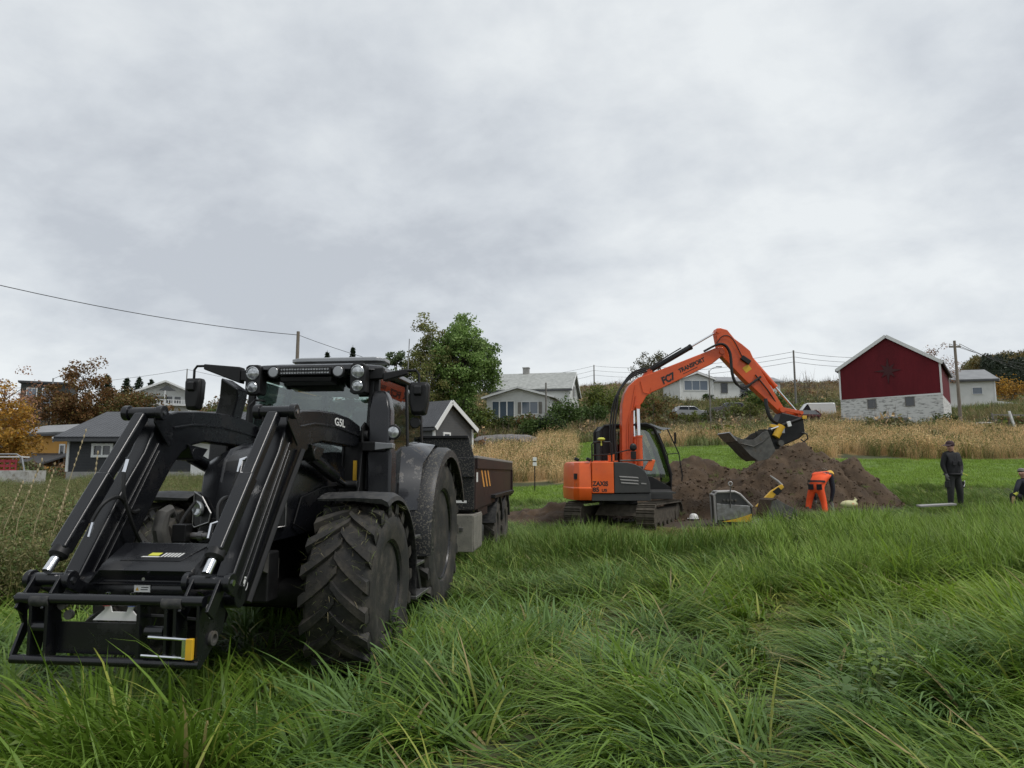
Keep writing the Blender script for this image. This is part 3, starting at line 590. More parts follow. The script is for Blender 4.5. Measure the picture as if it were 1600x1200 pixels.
for s in (-1, 1):
    hl = MB().loft([[(3.20, s * .405, 1.30), (3.30, s * .335, 1.29), (3.35, s * .20, 1.33), (3.35, s * .19, 1.40), (3.32, s * .28, 1.53), (3.22, s * .395, 1.57)], [(3.24, s * .415, 1.30), (3.33, s * .345, 1.29), (3.372, s * .20, 1.33), (3.372, s * .19, 1.40), (3.345, s * .285, 1.53), (3.25, s * .405, 1.57)]]).build('headlight', 'plastic_black', T, .006)
    MB().lathe([(.062, 0), (.066, .03), (.052, .034), (.03, .016), (.002, .012)], (3.325, s * .315, 1.435), (1, s * .45, 0), 24).build('lamp_lens', 'lens', hl)
    MB().tube([(3.25, s * .413, 1.575), (3.347, s * .285, 1.535), (3.376, s * .185, 1.40), (3.376, s * .20, 1.325), (3.336, s * .345, 1.28), (3.25, s * .415, 1.29), (3.25, s * .413, 1.575)], .007, 6).build('chrome_trim', 'steel', hl)
    # side panel crease of the bonnet
    MB().tube([(1.9, s * .474, 1.62), (2.6, s * .47, 1.60), (3.0, s * .44, 1.52), (3.1, s * .42, 1.30), (2.9, s * .45, 1.22)], .008, 6).build('panel_seam', 'plastic_black', T)
# cab
MB().prism([(1.78, 1.1), (1.88, 1.5), (1.88, 1.62), (1.6, 1.72), (-.35, 1.72), (-.4, 1.2), (.3, 1.1)], -.72, .72).build('cab_lower', 'plastic_black', T, .02)
pil = [((1.90, .66, 1.55), (1.72, .66, 2.80)), ((.75, .80, 1.2), (.70, .74, 2.80)), ((-.38, .70, 1.6), (-.30, .66, 2.80)), ((1.86, .74, 1.3), (1.70, .70, 2.80))]
for a, b in pil:
    for s in (-1, 1): MB().beam((a[0], s * a[1], a[2]), (b[0], s * b[1], b[2]), .055, .075, (0, 1, 0)).build('pillar', 'plastic_black', T, .012)
def rsec(z, x0, x1, hw, c=.18): return [(x0 + c, -hw, z), (x1 - c, -hw, z), (x1, -hw + c * 1.4, z), (x1, hw - c * 1.4, z), (x1 - c, hw, z), (x0 + c, hw, z), (x0, hw - c, z), (x0, -hw + c, z)]
rf = MB().loft([rsec(2.78, -.42, 1.88, .75), rsec(2.82, -.46, 1.96, .79), rsec(2.875, -.42, 1.92, .77), rsec(2.925, -.30, 1.66, .66), rsec(2.94, -.1, 1.4, .5)]).build('roof', 'graphite', T, .015, ang=40)
MB().box(-.2, 1.62, -.6, .6, 2.765, 2.782).build('headliner', 'plastic_black', rf)
MB().loft([[(1.93, -.63, 1.60), (1.74, -.63, 2.77), (1.74, .63, 2.77), (1.93, .63, 1.60)], [(1.938, -.63, 1.60), (1.748, -.63, 2.77), (1.748, .63, 2.77), (1.938, .63, 1.60)]]).build('windscreen', 'cab_glass', T)
for s in (-1, 1):
    MB().loft([[(1.80, s * .745, 1.35), (1.66, s * .70, 2.76), (.76, s * .745, 2.76), (.80, s * .81, 1.25)], [(1.80, s * .752, 1.35), (1.66, s * .707, 2.76), (.76, s * .752, 2.76), (.80, s * .817, 1.25)]]).build('door_glass', 'side_glass', T)
    MB().loft([[(.68, s * .79, 1.75), (.66, s * .742, 2.76), (-.26, s * .675, 2.76), (-.34, s * .70, 1.75)], [(.68, s * .797, 1.75), (.66, s * .749, 2.76), (-.26, s * .682, 2.76), (-.34, s * .707, 1.75)]]).build('side_window', 'side_glass', T)
    MB().tube([(1.6, s * .80, 1.5), (1.3, s * .835, 1.48), (1.28, s * .835, 1.62)], .012, 6).build('door_handle', 'plastic_black', T)
MB().box(-.39, -.38, -.62, .62, 1.74, 2.74).build('rear_window', 'side_glass', T)
MB().tube([(-.36, -.28, 1.8), (-.34, -.28, 2.45), (-.33, 0, 2.55), (-.34, .28, 2.45), (-.36, .28, 1.8)], .018, 6).build('rear_guard', 'plastic_black', T)
# inside the cab
MB().prism([(.15, 1.5), (.72, 1.5), (.74, 1.62), (.3, 1.66), (.14, 2.35), (.02, 2.35)], -.27, .27).build('seat', 'seat_cloth', T, .04)
MB().prism([(.02, 2.32), (.14, 2.34), (.12, 2.55), (.02, 2.53)], -.14, .14).build('headrest', 'seat_cloth', T, .04)
MB().lathe([(.175, -.014), (.2, 0), (.175, .014), (.155, 0)], (1.18, .02, 2.02), (-.45, 0, .9), 28, closed=True).tube([(1.45, .02, 1.6), (1.19, .02, 2.01)], .03, 8).beam((1.11, -.16, 1.98), (1.11, .2, 1.98), .03, .02, (1, 0, 0)).build('steering_wheel', 'plastic_black', T)
MB().prism([(1.35, 1.55), (1.84, 1.6), (1.78, 1.78), (1.5, 1.86), (1.35, 1.8)], -.33, .33).build('dashboard', 'plastic_black', T, .03)
MB().prism([(.2, 1.55), (.95, 1.55), (1.05, 1.8), (.9, 1.9), (.25, 1.85)], -.62, -.4).build('armrest_console', 'plastic_black', T, .03)
MB().cbox((1.35, -.56, 2.3), (.03, .26, .2)).build('monitor', 'plastic_black', T, .01)
MB().tube([(1.92, .1, 1.62), (1.86, .3, 1.95), (1.80, .48, 2.3)], .008, 5).build('wiper', 'plastic_black', T)
# roof lights
for s in (-1, 1):
    pod = MB().loft([[(x, s * (.575 + dy * w), 2.715 + dz * h) for dy, dz in ((-1, -.9), (-.6, -1), (.6, -1), (1, -.9), (1, .85), (.6, 1), (-.6, 1), (-1, .85))] for x, w, h in ((1.80, .07, .15), (1.93, .085, .165), (1.99, .082, .16))]).build('light_pod', 'plastic_black', T, .01)
    for z, r in ((2.785, .066), (2.635, .055)):
        MB().lathe([(r, 0), (r * 1.08, .02), (r * .95, .028), (r * .9, .02), (r * .6, .028), (.002, .032)], (1.98, s * .575, z), (1, 0, -.05), 24).build('lamp_lens', 'lens', pod)
    rl = MB().lathe([(.03, -.06), (.068, -.02), (.07, .02), (.062, .028)], (1.95, s * .355, 2.795), (1, 0, 0), 20).build('work_light', 'plastic_black', T)
    MB().lathe([(.062, .02), (.05, .032), (.002, .034)], (1.95, s * .355, 2.795), (1, 0, 0), 20).build('lamp_lens', 'lens_dull', rl)
lb = MB().box(1.93, 2.0, -.28, .28, 2.755, 2.845).build('led_bar', 'plastic_black', T, .01)
for r_ in range(2):
    for k in range(18): MB().lathe([(.0125, 0), (.010, .004), (.002, .001)], (1.998, -.252 + k * .0297, 2.782 + r_ * .037), (1, 0, 0), 8).build('led', 'lens', lb)
MB().prism([(1.78, 2.75), (1.97, 2.74), (1.96, 2.69), (1.78, 2.67)], -.28, .28).build('visor', 'plastic_black', T, .01)
bb = MB().loft([rsec(3.03, .78, 1.06, .54, .06), rsec(3.045, .75, 1.09, .57, .06), rsec(3.085, .75, 1.09, .57, .06), rsec(3.10, .8, 1.04, .52, .06)]).box(.84, 1.0, -.3, .3, 2.92, 3.04).build('beacon_bar', 'lens_dull', T, .006)
MB().tube([(.3, .66, 2.98), (.3, .67, 3.45)], .006, 5).build('aerial', 'steel', T)
# mirrors
for s in (-1, 1):
    zt = 2.93 if s < 0 else 2.84; yo = 1.38 if s < 0 else 1.17
    ma = MB().loft([[(1.78 - .05, s * .62, 2.72), (1.78 + .05, s * .62, 2.72), (1.78 + .05, s * .62, 2.84), (1.78 - .05, s * .62, 2.84)], [(1.75, s * .80, 2.73), (1.83, s * .80, 2.73), (1.83, s * .80, 2.85), (1.75, s * .80, 2.85)]]).loft([[(1.72, s * .80, 2.70), (1.84, s * .80, 2.70), (1.84, s * .80, zt - .05), (1.72, s * .80, zt - .05)], [(1.72, s * (yo - .12), zt - .06), (1.78, s * (yo - .12), zt - .06), (1.78, s * (yo - .12), zt), (1.72, s * (yo - .12), zt)]]).build('mirror_arm', 'plastic_black', T, .012)
    MB().tube([(1.75, s * (yo - .14), zt - .02), (1.75, s * (yo - .03), zt - .02), (1.75, s * yo, zt - .06), (1.75, s * yo, 2.66)], .014, 8).build('mirror_tube', 'plastic_black', ma)
    zc = 2.60 if s < 0 else 2.52; hd = [(-.105, .14), (-.09, .175), (.09, .175), (.11, .14), (.10, -.05), (.075, -.165), (.05, -.18), (-.05, -.18), (-.075, -.165), (-.10, -.05)]
    mh_ = MB().loft([[(x, s * yo + k * a * (1.0 if s > 0 else .9), zc + k * b_) for a, b_ in hd] for x, k in ((1.66, .93), (1.68, 1), (1.76, 1), (1.79, .8))]).build('mirror', 'plastic_black', T, .01)
    MB().box(1.655, 1.659, s * yo - .08, s * yo + .08, zc - .05, zc + .15).build('mirror_glass', 'lens', mh_)
    MB().prism([(1.785, zc + .02), (1.83, zc + .04), (1.83, zc + .12), (1.785, zc + .14)], s * yo - .04, s * yo + .04).build('mirror_clamp', 'plastic_black', mh_, .01)
MB().lathe([(.002, -.05), (.05, -.04), (.06, .02), (.05, .04), (.002, .04)], (1.72, 1.13, 2.26), (1, .2, 0), 18).build('camera_pod', 'plastic_black', T)
# exhaust stack (right) and intake tower (left), grab rails
MB().loft([[(x0, a, z), (x1, a, z), (x1, b, z2), (x0, b, z2)] for (x0, x1, a, b, z, z2) in ((2.08, 2.28, -.90, -.70, 1.3, 1.3), (2.08, 2.28, -.85, -.65, 2.2, 2.2), (2.08, 2.28, -.78, -.58, 2.50, 2.48), (2.10, 2.33, -.745, -.56, 2.70, 2.58))]).build('exhaust_stack', 'graphite', T, .02)
MB().loft([[(x0, .70, z), (x1, .70, z), (x1, .70 + w, z), (x0, .70 + w, z)] for (x0, x1, w, z) in ((1.80, 2.02, .26, 1.30), (1.80, 2.02, .26, 1.92), (1.80, 2.0, .235, 2.0), (1.80, 1.99, .23, 2.38), (1.76, 1.93, .19, 2.52), (1.70, 1.84, .13, 2.60))]).build('intake_tower', 'graphite', T, .03)
MB().tube([(1.98, -.60, 2.2), (1.98, -.60, 2.44), (1.94, -.56, 2.5), (1.88, -.48, 2.5)], .014, 6).build('grab_rail', 'plastic_black', T)
MB().tube([(1.72, .80, 1.55), (1.66, .83, 2.3), (1.62, .80, 2.62)], .013, 6).build('grab_rail', 'plastic_black', T)
sl = MB().prism([(1.92, 1.95), (2.06, 1.955), (2.06, 2.05), (1.92, 2.06)], .66, .90).build('indicator', 'plastic_black', T, .01)
MB().loft([[(2.065, .80, 1.965), (2.075, .99, 1.985), (2.075, .99, 2.03), (2.065, .80, 2.045)], [(1.93, .80, 1.965), (1.96, .985, 1.985), (1.96, .985, 2.03), (1.93, .80, 2.045)]]).build('indicator_lens', 'lens_dull', sl, .006)
wl = MB().lathe([(.03, -.06), (.075, -.03), (.078, .02), (.068, .03)], (1.95, .96, 2.15), (1, .15, 0), 22).tube([(1.9, .9, 2.15), (1.86, .8, 2.15)], .02, 6).build('work_light', 'plastic_black', T)
MB().lathe([(.068, .024), (.05, .034), (.002, .036)], (1.95, .96, 2.15), (1, .15, 0), 22).build('lamp_lens', 'lens', wl)
# mudguards
def guard(name, cx, cz, r, y0, y1, a0, a1, m, lip=.10, th=.02, n=20, inner=None):
    mb = MB(); rings = []
    for k in range(n + 1):
        a = R(a0 + (a1 - a0) * k / n); f = lambda rr, y: (cx + math.cos(a) * rr, y, cz + math.sin(a) * rr); s = 1 if y1 > y0 else -1
        rings.append([f(r - (inner or 0), y0), f(r, y0 + s * .05), f(r + .01, (y0 + y1) / 2), f(r, y1 - s * .06), f(r - .03, y1 - s * .01), f(r - lip, y1), f(r - lip, y1 - s * th), f(r - .03 - th, y1 - s * .05), f(r - th, (y0 + y1) / 2), f(r - (inner or 0) - th, y0 + s * .01)])
    return mb.loft(rings).build(name, m, T, ang=40)
for s in (-1, 1):
    guard('front_mudguard', FXc, .73, .83, s * .60, s * 1.24, 195, 70, 'graphite_dirty', .07)
    MB().tube([(FXc, s * .5, .9), (FXc, s * .56, 1.3), (FXc, s * .62, 1.54)], .03, 6).build('mudguard_stay', 'plastic_black', T)
    guard('rear_mudguard', RXc, .965, 1.09, s * .66, s * 1.20, -8, 158, 'graphite_splash', .12)
    MB().loft([[(1.02, s * .70, 1.12), (1.20, s * .74, 1.30), (.95, s * .76, 2.02), (.3, s * .72, 2.13), (-.3, s * .70, 2.05)], [(1.08, s * 1.05, 1.12), (1.14, s * 1.02, 1.32), (.90, s * 1.02, 1.84), (.35, s * 1.04, 2.08), (-.25, s * 1.02, 2.03)]], caps=False, closed=False).build('mudguard_panel', 'graphite_gloss', T, ang=50)
# steps, tank
for s in (-1, 1):
    MB().prism([(1.0, .5), (2.1, .5), (2.05, 1.2), (1.05, 1.25)], s * .32, s * .92).build('fuel_tank', 'graphite_dirty', T, .05)
    st_ = MB().beam((1.35, s * 1.0, 1.15), (1.35, s * 1.12, .45), .03, .08).beam((1.85, s * 1.0, 1.15), (1.85, s * 1.12, .45), .03, .08).build('step_frame', 'plastic_black', T)
    for z, o in ((.48, 1.12), (.78, 1.07), (1.05, 1.02)): MB().box(1.33, 1.87, s * o - .09, s * o + .09, z - .015, z + .015).build('step', 'steel', st_, .005)
# ---- loader
cap = lambda mb, c, r, y0, y1: mb.cyl((c[0], y0, c[1]), (c[0], y1, c[1]), r, 18)
for s in (-1, 1):
    yc = s * .55; hw = .066
    outline = [(1.94, 2.05), (1.98, 2.22), (2.3, 2.275), (2.67, 2.295), (3.1, 2.285), (3.45, 2.255), (3.66, 2.20), (3.76, 2.08), (3.86, 1.90), (4.10, 1.60), (4.50, 1.02), (4.50, .90), (4.42, .84), (4.20, .84), (4.08, .95), (3.92, 1.21), (3.67, 1.55), (3.48, 1.79), (3.36, 1.90), (3.22, 1.97), (3.0, 2.01), (2.5, 2.00), (2.15, 1.99)]
    bo = MB().prism(outline, yc - hw, yc + hw).build('loader_boom', 'graphite', T, .018)
    MB().prism([(2.0, 2.10), (2.7, 2.155), (3.2, 2.145), (3.5, 2.10), (3.5, 2.12), (3.2, 2.165), (2.7, 2.175), (2.0, 2.12)], yc - hw - .012, yc + hw + .012).build('boom_crease', 'graphite', bo, .004)
    for k, off in enumerate((.05, .11)):
        MB().beam((3.70 - off * .2, yc, 2.02 - off), (4.46 - off, yc, .98 - off * .5), 2 * hw + .022, .03).build('boom_rib', 'graphite', bo, .006)
    MB().tube([(3.50, yc + s * .10, 1.92), (3.9, yc + s * .10, 1.42), (4.32, yc + s * .10, .86)], .022, 8).build('hose_pipe', 'plastic_black', bo)
    MB().prism([(2.98, 1.95), (3.30, 1.98), (3.22, 1.86), (3.1, 1.84)], yc - hw - .02, yc + hw + .02).build('cylinder_lug', 'graphite', bo, .008)
    # knee bracket and pins
    kb = MB(); cap(kb, (3.80, 2.21), .045, yc - .16, yc + .16); cap(kb, (3.80, 2.21), .06, yc - .17, yc - .12); cap(kb, (3.80, 2.21), .06, yc + .12, yc + .17); cap(kb, (3.62, 2.17), .05, yc - .11, yc + .11)
    for q in (-1, 1): kb.prism([(3.83, 2.25), (3.60, 2.22), (3.55, 1.98), (3.62, 1.95), (3.82, 2.13)], yc + q * .10 - .008, yc + q * .10 + .008)
    kb.build('knee_bracket', 'graphite', T, .006)
    MB().cyl((3.80, yc - .175, 2.21), (3.80, yc - .17, 2.21), .018, 8).cyl((3.80, yc + .17, 2.21), (3.80, yc + .176, 2.21), .018, 8).build('pin_bolt', 'chrome', T)
    # tilt cylinder: square sleeve, collar, bright rod
    a, b = Vector((3.82, yc, 2.18)), Vector((4.56, yc, 1.19)); d_ = (b - a).normalized(); f_ = Vector((d_.z, 0, -d_.x)) * -.075
    tcyl = MB().beam(a + f_ * .2, b + f_ * .6, .095, .09).build('tilt_cylinder', 'graphite', T, .022, seg=3)
    MB().beam(a + d_ * .60 + f_ * .4, b + f_ * .6, .112, .105).build('cylinder_sleeve', 'graphite', tcyl, .02)
    MB().lathe([(.058, -.02), (.062, .03), (.045, .05)], b + f_ * .6, d_, 20).build('cylinder_gland', 'plastic_black', tcyl); MB().cyl(b + f_ * .6, b + f_ * .8 + d_ * .16, .03, 16).build('piston_rod', 'chrome', tcyl)
    # lower links
    lk = MB(); e_ = (4.66, 1.04)
    cap(lk, e_, .045, yc - .15, yc + .15); cap(lk, e_, .062, yc - .16, yc - .12); cap(lk, e_, .062, yc + .12, yc + .16)
    for q in (-1, 1):
        lk.beam((e_[0], yc + q * .09, e_[1]), (4.80, yc + q * .09, .86), .02, .10); lk.beam((e_[0], yc + q * .10, e_[1]), (4.43, yc + q * .10, .93), .02, .09)
    cap(lk, (4.45, .92), .075, yc - .11, yc + .11); lk.build('link_arm', 'graphite', T, .006)
    MB().cyl((4.66, yc + .16, 1.04), (4.66, yc + .168, 1.04), .02, 8).cyl((4.66, yc - .168, 1.04), (4.66, yc - .16, 1.04), .02, 8).build('pin_bolt', 'chrome', T)
    # lift cylinder
    a, b = Vector((3.18, yc, 1.90)), Vector((2.22, yc, 1.62)); lc = MB().cyl(a + (b - a) * .08, a + (b - a) * .72, .058, 18).cyl((3.18, yc - .09, 1.90), (3.18, yc + .09, 1.90), .055, 16).build('lift_cylinder', 'graphite', T, .006)
    MB().cyl(a + (b - a) * .72, b, .03, 12).build('piston_rod', 'chrome', lc)
    # tower
    tw_ = MB()
    for q in (-1, 1): tw_.prism([(1.72, 2.16), (1.94, 2.26), (2.04, 2.20), (2.02, 2.0), (2.10, 1.6), (2.36, 1.2), (2.36, .8), (2.0, .8), (1.78, 1.5)], yc + q * .10 - .012, yc + q * .10 + .012)
    cap(tw_, (1.96, 2.12), .05, yc - .15, yc + .15); cap(tw_, (2.2, 1.62), .04, yc - .13, yc + .13)
    tw_.box(1.72, 2.0, yc - .10, yc + .10, 1.4, 2.05); tw_.beam((2.15, s * .3, .98), (2.15, s * .60, .98), .12, .3, (1, 0, 0)); tw_.build('loader_tower', 'plastic_black', T, .008)
    MB().box(2.005, 2.008, yc + .01, yc + .05, 1.62, 1.86).build('warning_label', 'yellow_paint', T)
    # thin gauge rod and hoses with bright fittings
    for (x0, z0, x1, z1, o) in ((4.09, 1.84, 4.15, 1.74, -.075), (4.43, 1.40, 4.49, 1.30, -.085)):
        MB().tube([(x0, yc + s * o, z0), (x0 + .03, yc + s * (o - .03), z0 - .01), (x1, yc + s * (o - .03), z1)], .016, 8).build('hose_fitting', 'chrome', T)
    MB().tube(spl([(4.15, yc - s * .105, 1.74), (4.17, yc - s * .13, 1.58), (4.08, yc - s * .15, 1.36), (3.9, yc - s * .12, 1.18), (3.8, yc - s * .06, 1.2)]), .015, 6).build('hose', 'hose', T)
    MB().tube(spl([(4.43, yc - s * .085, 1.40), (4.37, yc - s * .12, 1.52), (4.22, yc - s * .13, 1.56), (4.05, yc - s * .11, 1.45), (3.9, yc - s * .07, 1.45)]), .015, 6).build('hose', 'hose', T)
MB().tube([(3.52, .30, 2.0), (4.56, .36, .98)], .013, 6).cbox((3.52, .36, 2.0), (.06, .22, .03)).build('gauge_rod', 'plastic_black', T); MB().cbox((3.5, .26, 1.97), (.02, .035, .08)).build('orange_tab', 'orange_led', T)
# cross tube, cover
MB().tube([(4.38, -.52, .95), (4.38, .52, .95)], .105, 24).build('cross_tube', 'graphite', T)
MB().loft([[(4.02, -.40, 1.05), (4.02, -.34, 1.22), (4.02, .34, 1.22), (4.02, .40, 1.05)], [(4.20, -.43, 1.03), (4.20, -.36, 1.235), (4.20, .36, 1.235), (4.20, .43, 1.03)], [(4.46, -.43, 1.01), (4.46, -.34, 1.12), (4.46, .34, 1.12), (4.46, .43, 1.01)], [(4.505, -.40, .995), (4.505, -.33, 1.085), (4.505, .33, 1.085), (4.505, .40, .995)], [(4.44, -.30, .98), (4.44, -.30, .985), (4.44, .30, .985), (4.44, .30, .98)]]).build('valve_cover', 'graphite', T, .014)
MB().loft([[(4.21, -.24, 1.218), (4.21, .30, 1.218), (4.42, .20, 1.125), (4.42, -.24, 1.125)], [(4.212, -.24, 1.236), (4.212, .30, 1.236), (4.422, .20, 1.143), (4.422, -.24, 1.143)]]).build('cover_panel', 'graphite', T, .002)
sl_ = lambda x: 1.2375 - (x - 4.212) * .443
for k, (y0, y1, x0, x1, m_) in enumerate(((-.06, .02, 4.335, 4.37, 'lime_paint'), (-.10, .03, 4.378, 4.388, 'sticker_white'))):
    MB().add([(x0, y0, sl_(x0) + .001), (x0, y1, sl_(x0) + .001), (x1, y1 - .012, sl_(x1) + .001), (x1, y0 - .012, sl_(x1) + .001)], [(0, 1, 2, 3)]).build('cover_badge', m_, T)
for k in range(6):
    y0 = .035 + k * .025; MB().add([(4.335, y0 + .008, sl_(4.335) + .001), (4.335, y0 + .022, sl_(4.335) + .001), (4.385, y0 + .006, sl_(4.385) + .001), (4.385, y0 - .006, sl_(4.385) + .001)], [(0, 1, 2, 3)]).build('cover_badge', 'sticker_white', T)
MB().cyl((4.505, .0, 1.03), (4.512, .0, 1.03), .012, 8).build('cover_bolt', 'chrome', T)
wlb = MB().cbox((4.487, -.02, .965), (.004, .115, .045)).build('warning_label', 'sticker_white', T)
MB().add([(4.4905, -.066, .952), (4.4905, -.042, .952), (4.4905, -.054, .976)], [(0, 1, 2)]).build('warning_triangle', 'yellow_paint', wlb)
for k in range(2): MB().cbox((4.490, .0 - .004 * k, .973 - k * .014), (.002, .05, .005)).build('label_line', 'ink', wlb)
# quick-attach carrier
cx0 = 4.80
car = MB().cyl((cx0, -.655, .945), (cx0, .605, .945), .034, 20).build('carrier', 'graphite', T)
MB().cyl((cx0, -.55, .935), (cx0, -.42, .935), .041, 20).build('carrier_sleeve', 'graphite_dirty', car); MB().cyl((cx0, .34, .935), (cx0, .47, .935), .041, 20).build('carrier_sleeve', 'graphite_dirty', car)
MB().cyl((4.81, -.655, .575), (4.81, .60, .575), .028, 18).build('lower_bar', 'graphite', car)
for yy in (-.66, .58): MB().prism([(4.83, .96), (4.82, .57), (4.77, .55), (4.53, .72), (4.50, .84), (4.63, .97), (4.77, .97)] if yy > 0 else [(4.83, .96), (4.74, .78), (4.82, .60), (4.80, .55), (4.70, .72), (4.73, .97)], yy - .01, yy + .01).build('side_plate', 'graphite', car, .004)
for yy in (-.54, -.43, .19, .37, .43): MB().prism([(4.83, .94), (4.82, .57), (4.73, .57), (4.69, .76), (4.73, .94)], yy - .011, yy + .011).build('rib_plate', 'graphite', car, .003)
MB().box(4.73, 4.745, -.43, .19, .60, .795).build('lower_plate', 'graphite', car, .003)
MB().cyl((4.79, -.54, .77), (4.79, -.43, .77), .035, 16).build('pin_boss', 'graphite', car); MB().cyl((4.79, .23, .76), (4.79, .35, .76), .035, 16).build('pin_boss', 'graphite', car)
for yy in (-.38, -.33): MB().cyl((4.74, yy, .90 if yy < -.35 else .84), (4.765, yy, .90 if yy < -.35 else .84), .03, 14).build('bush', 'steel_worn', car)
cp = MB().prism([(-.20, .80), (.10, .80), (.10, .835), (.07, .865), (.085, .905), (.045, .905), (.03, .855), (-.07, .855), (-.085, .905), (-.125, .905), (-.12, .87)], 4.70, 4.71, 'x').build('coupler_plate', 'white_paint', T, .002)
for yy, m_ in ((-.105, 'red_mark'), (.065, 'blue_mark')):
    c_ = MB().lathe([(.024, 0), (.024, .012), (.015, .015), (.019, .03), (.015, .034), (.019, .05), (.014, .055), (.017, .07), (.002, .074)], (4.705, yy, .905), (0, 0, 1), 14).build('hydraulic_coupler', 'chrome', cp)
    MB().cyl((4.705, yy, .893), (4.705, yy, .906), .028, 14).build('colour_ring', m_, c_)
MB().tube([(4.70, .10, .83), (4.70, .16, .835), (4.69, .3, .83), (4.63, .5, .80)], .012, 6).build('pressure_hose', 'hose', T)
lt = MB().tube([(4.83, .27, .735), (4.83, .54, .725)], .011, 8).tube([(4.83, .23, .625), (4.83, .54, .615)], .011, 8).cbox((4.83, .51, .67), (.02, .03, .12)).build('latch', 'chrome', T)
MB().cbox((4.835, .545, .67), (.028, .045, .125)).build('latch_grip', 'yellow_paint', lt, .004)
for zz, xx in ((.895, 4.73), (.85, 4.695)):
    MB().cyl((xx, .591, zz), (xx, .594, zz), .026, 20).build('round_sticker', 'sticker_white', car)
    for q in (-1, 1): MB().cyl((xx + .006 * q, .594, zz + .011 * q), (xx + .006 * q, .5955, zz + .011 * q), .009, 10).build('sticker_mark', 'ink', car)
MB().lathe([(.045, 0), (.045, .02), (.028, .022), (.026, .005), (.002, .005)], (4.67, .59, .70), (0, 1, 0), 20).build('pivot_boss', 'steel_worn', car)
rs = MB().lathe([(.052, 0), (.052, .003), (.002, .0035)], (4.33, .617, .98), (0, 1, 0), 24).build('round_sticker', 'sticker_white', T); MB().lathe([(.040, .004), (.040, .0045), (.002, .0046)], (4.33, .617, .98), (0, 1, 0), 24).build('sticker_mark', 'ink', rs)
for q in (-1, 1): MB().lathe([(.017, .005), (.011, .0055)], (4.33, .617, .98 + q * .017), (0, 1, 0), 16).build('sticker_mark', 'sticker_white', rs)
text('loader_lettering', 'G5L', .10, 'sticker_white', T, frame((2.72, .6175, 2.18), (-1, 0, -.03), (0, 0, 1)), .001, .002, sx=1.6)
# front linkage behind the loader frame
for s in (-1, 1):
    MB().loft([[(x - .03 * 0, s * .36 - .035, z - h), (x, s * .36 + .035, z - h), (x, s * .36 + .035, z + h), (x, s * .36 - .035, z + h)] for x, z, h in ((3.3, .95, .08), (3.6, 1.05, .08), (3.75, 1.22, .06))]).tube([(3.74, s * .36, 1.16), (3.80, s * .36, 1.30), (3.77, s * .36, 1.41), (3.69, s * .36, 1.44), (3.63, s * .36, 1.40)], [.065, .06, .055, .045, .03], 10).build('lift_arm_hook', 'steel_worn', T)
    MB().cbox((3.66, s * .26, 1.26), (.1, .12, .14)).build('hook_latch', 'plastic_black', T, .01)
MB().tube([(3.62, -.24, 1.235), (3.62, .36, 1.235)], .028, 12).tube([(3.62, -.14, 1.235), (3.62, -.10, 1.235)], .04, 10).build('top_link', 'steel', T)
MB().box(3.3, 3.5, -.4, .4, .7, 1.1).build('front_weight_frame', 'plastic_black', T, .02)
MB().tube(spl([(3.42, -.30, 1.50), (3.55, -.34, 1.32), (3.58, -.25, 1.18), (3.5, -.1, 1.1)]), .014, 6).build('hose', 'hose', T)

# ---------------------------------------------------------------- dump trailer hitched behind
D = thing('dump_trailer', 'long dark dump trailer with orange slashes hitched behind the tractor', 'trailer', (-2.04, 9.33, 0.0), R(-95.5))
Y1 = 1.20; X0, X1 = -2.55, -8.65
def side(s):
    return MB().loft([[(X0, s * (Y1 - .05), 1.13), (X0, s * Y1, 1.13), (X0, s * Y1, 1.97), (X0, s * (Y1 - .05), 1.97)], [(X1, s * (Y1 - .05), 1.18), (X1, s * Y1, 1.18), (X1, s * Y1, 1.97), (X1, s * (Y1 - .05), 1.97)]])
for s in (-1, 1):
    sp = side(s).build('side_wall', 'trailer_bronze', D, .006)
    MB().box(X1, X0, s * (Y1 - .10), s * (Y1 + .035), 1.97, 2.015).build('top_rail', 'rail_light', sp, .006)
    MB().box(X1, X0 - .02, s * Y1, s * (Y1 + .03), 1.80, 1.97).build('upper_band', 'trailer_bronze', sp, .006)
    MB().box(X1, X1 + .12, s * Y1, s * (Y1 + .04), 1.2, 1.80).build('corner_post', 'trailer_bronze', sp, .006)
    MB().prism([(-2.9, 1.13), (-4.2, 1.13), (-4.2, .98), (-3.3, .98)], s * (Y1 - .05), s * (Y1 - .02)).build('lower_skirt', 'trailer_bronze', sp)
    for k in range(3):
        xx = -3.15 - k * .42; MB().add([(xx, s * (Y1 + .004), 1.775), (xx - .17, s * (Y1 + .004), 1.775), (xx - .52, s * (Y1 + .004), 1.48), (xx - .35, s * (Y1 + .004), 1.48)], [(0, 1, 2, 3)]).build('stripe', 'stripe_orange', sp)
    MB().add([(-2.62, s * (Y1 + .003), 1.58), (-2.80, s * (Y1 + .003), 1.58), (-2.80, s * (Y1 + .003), 1.74), (-2.62, s * (Y1 + .003), 1.74)], [(0, 1, 2, 3)]).build('decal', 'sticker_white', sp)
    MB().box(-8.5, -4.6, s * (Y1 - .02), s * (Y1 + .08), 1.24, 1.31).build('wheel_cover', 'plastic_black', D, .008)
    for xx in (-5.7, -7.2):
        wheel(D, (xx, s * 1.0, .60), .60, .42, .30, 16, s, 'rubber_muddy', 'graphite_dirty', .03)
        mb = MB(); rg = []
        for k in range(15):
            a = R(168 - 156 * k / 14); rg.append([(xx + math.cos(a) * r_, y_, .60 + math.sin(a) * r_) for r_, y_ in ((.70, s * .80), (.70, s * 1.24), (.64, s * 1.24), (.66, s * .80))])
        mb.loft(rg).build('wheel_guard', 'graphite_dirty', D)
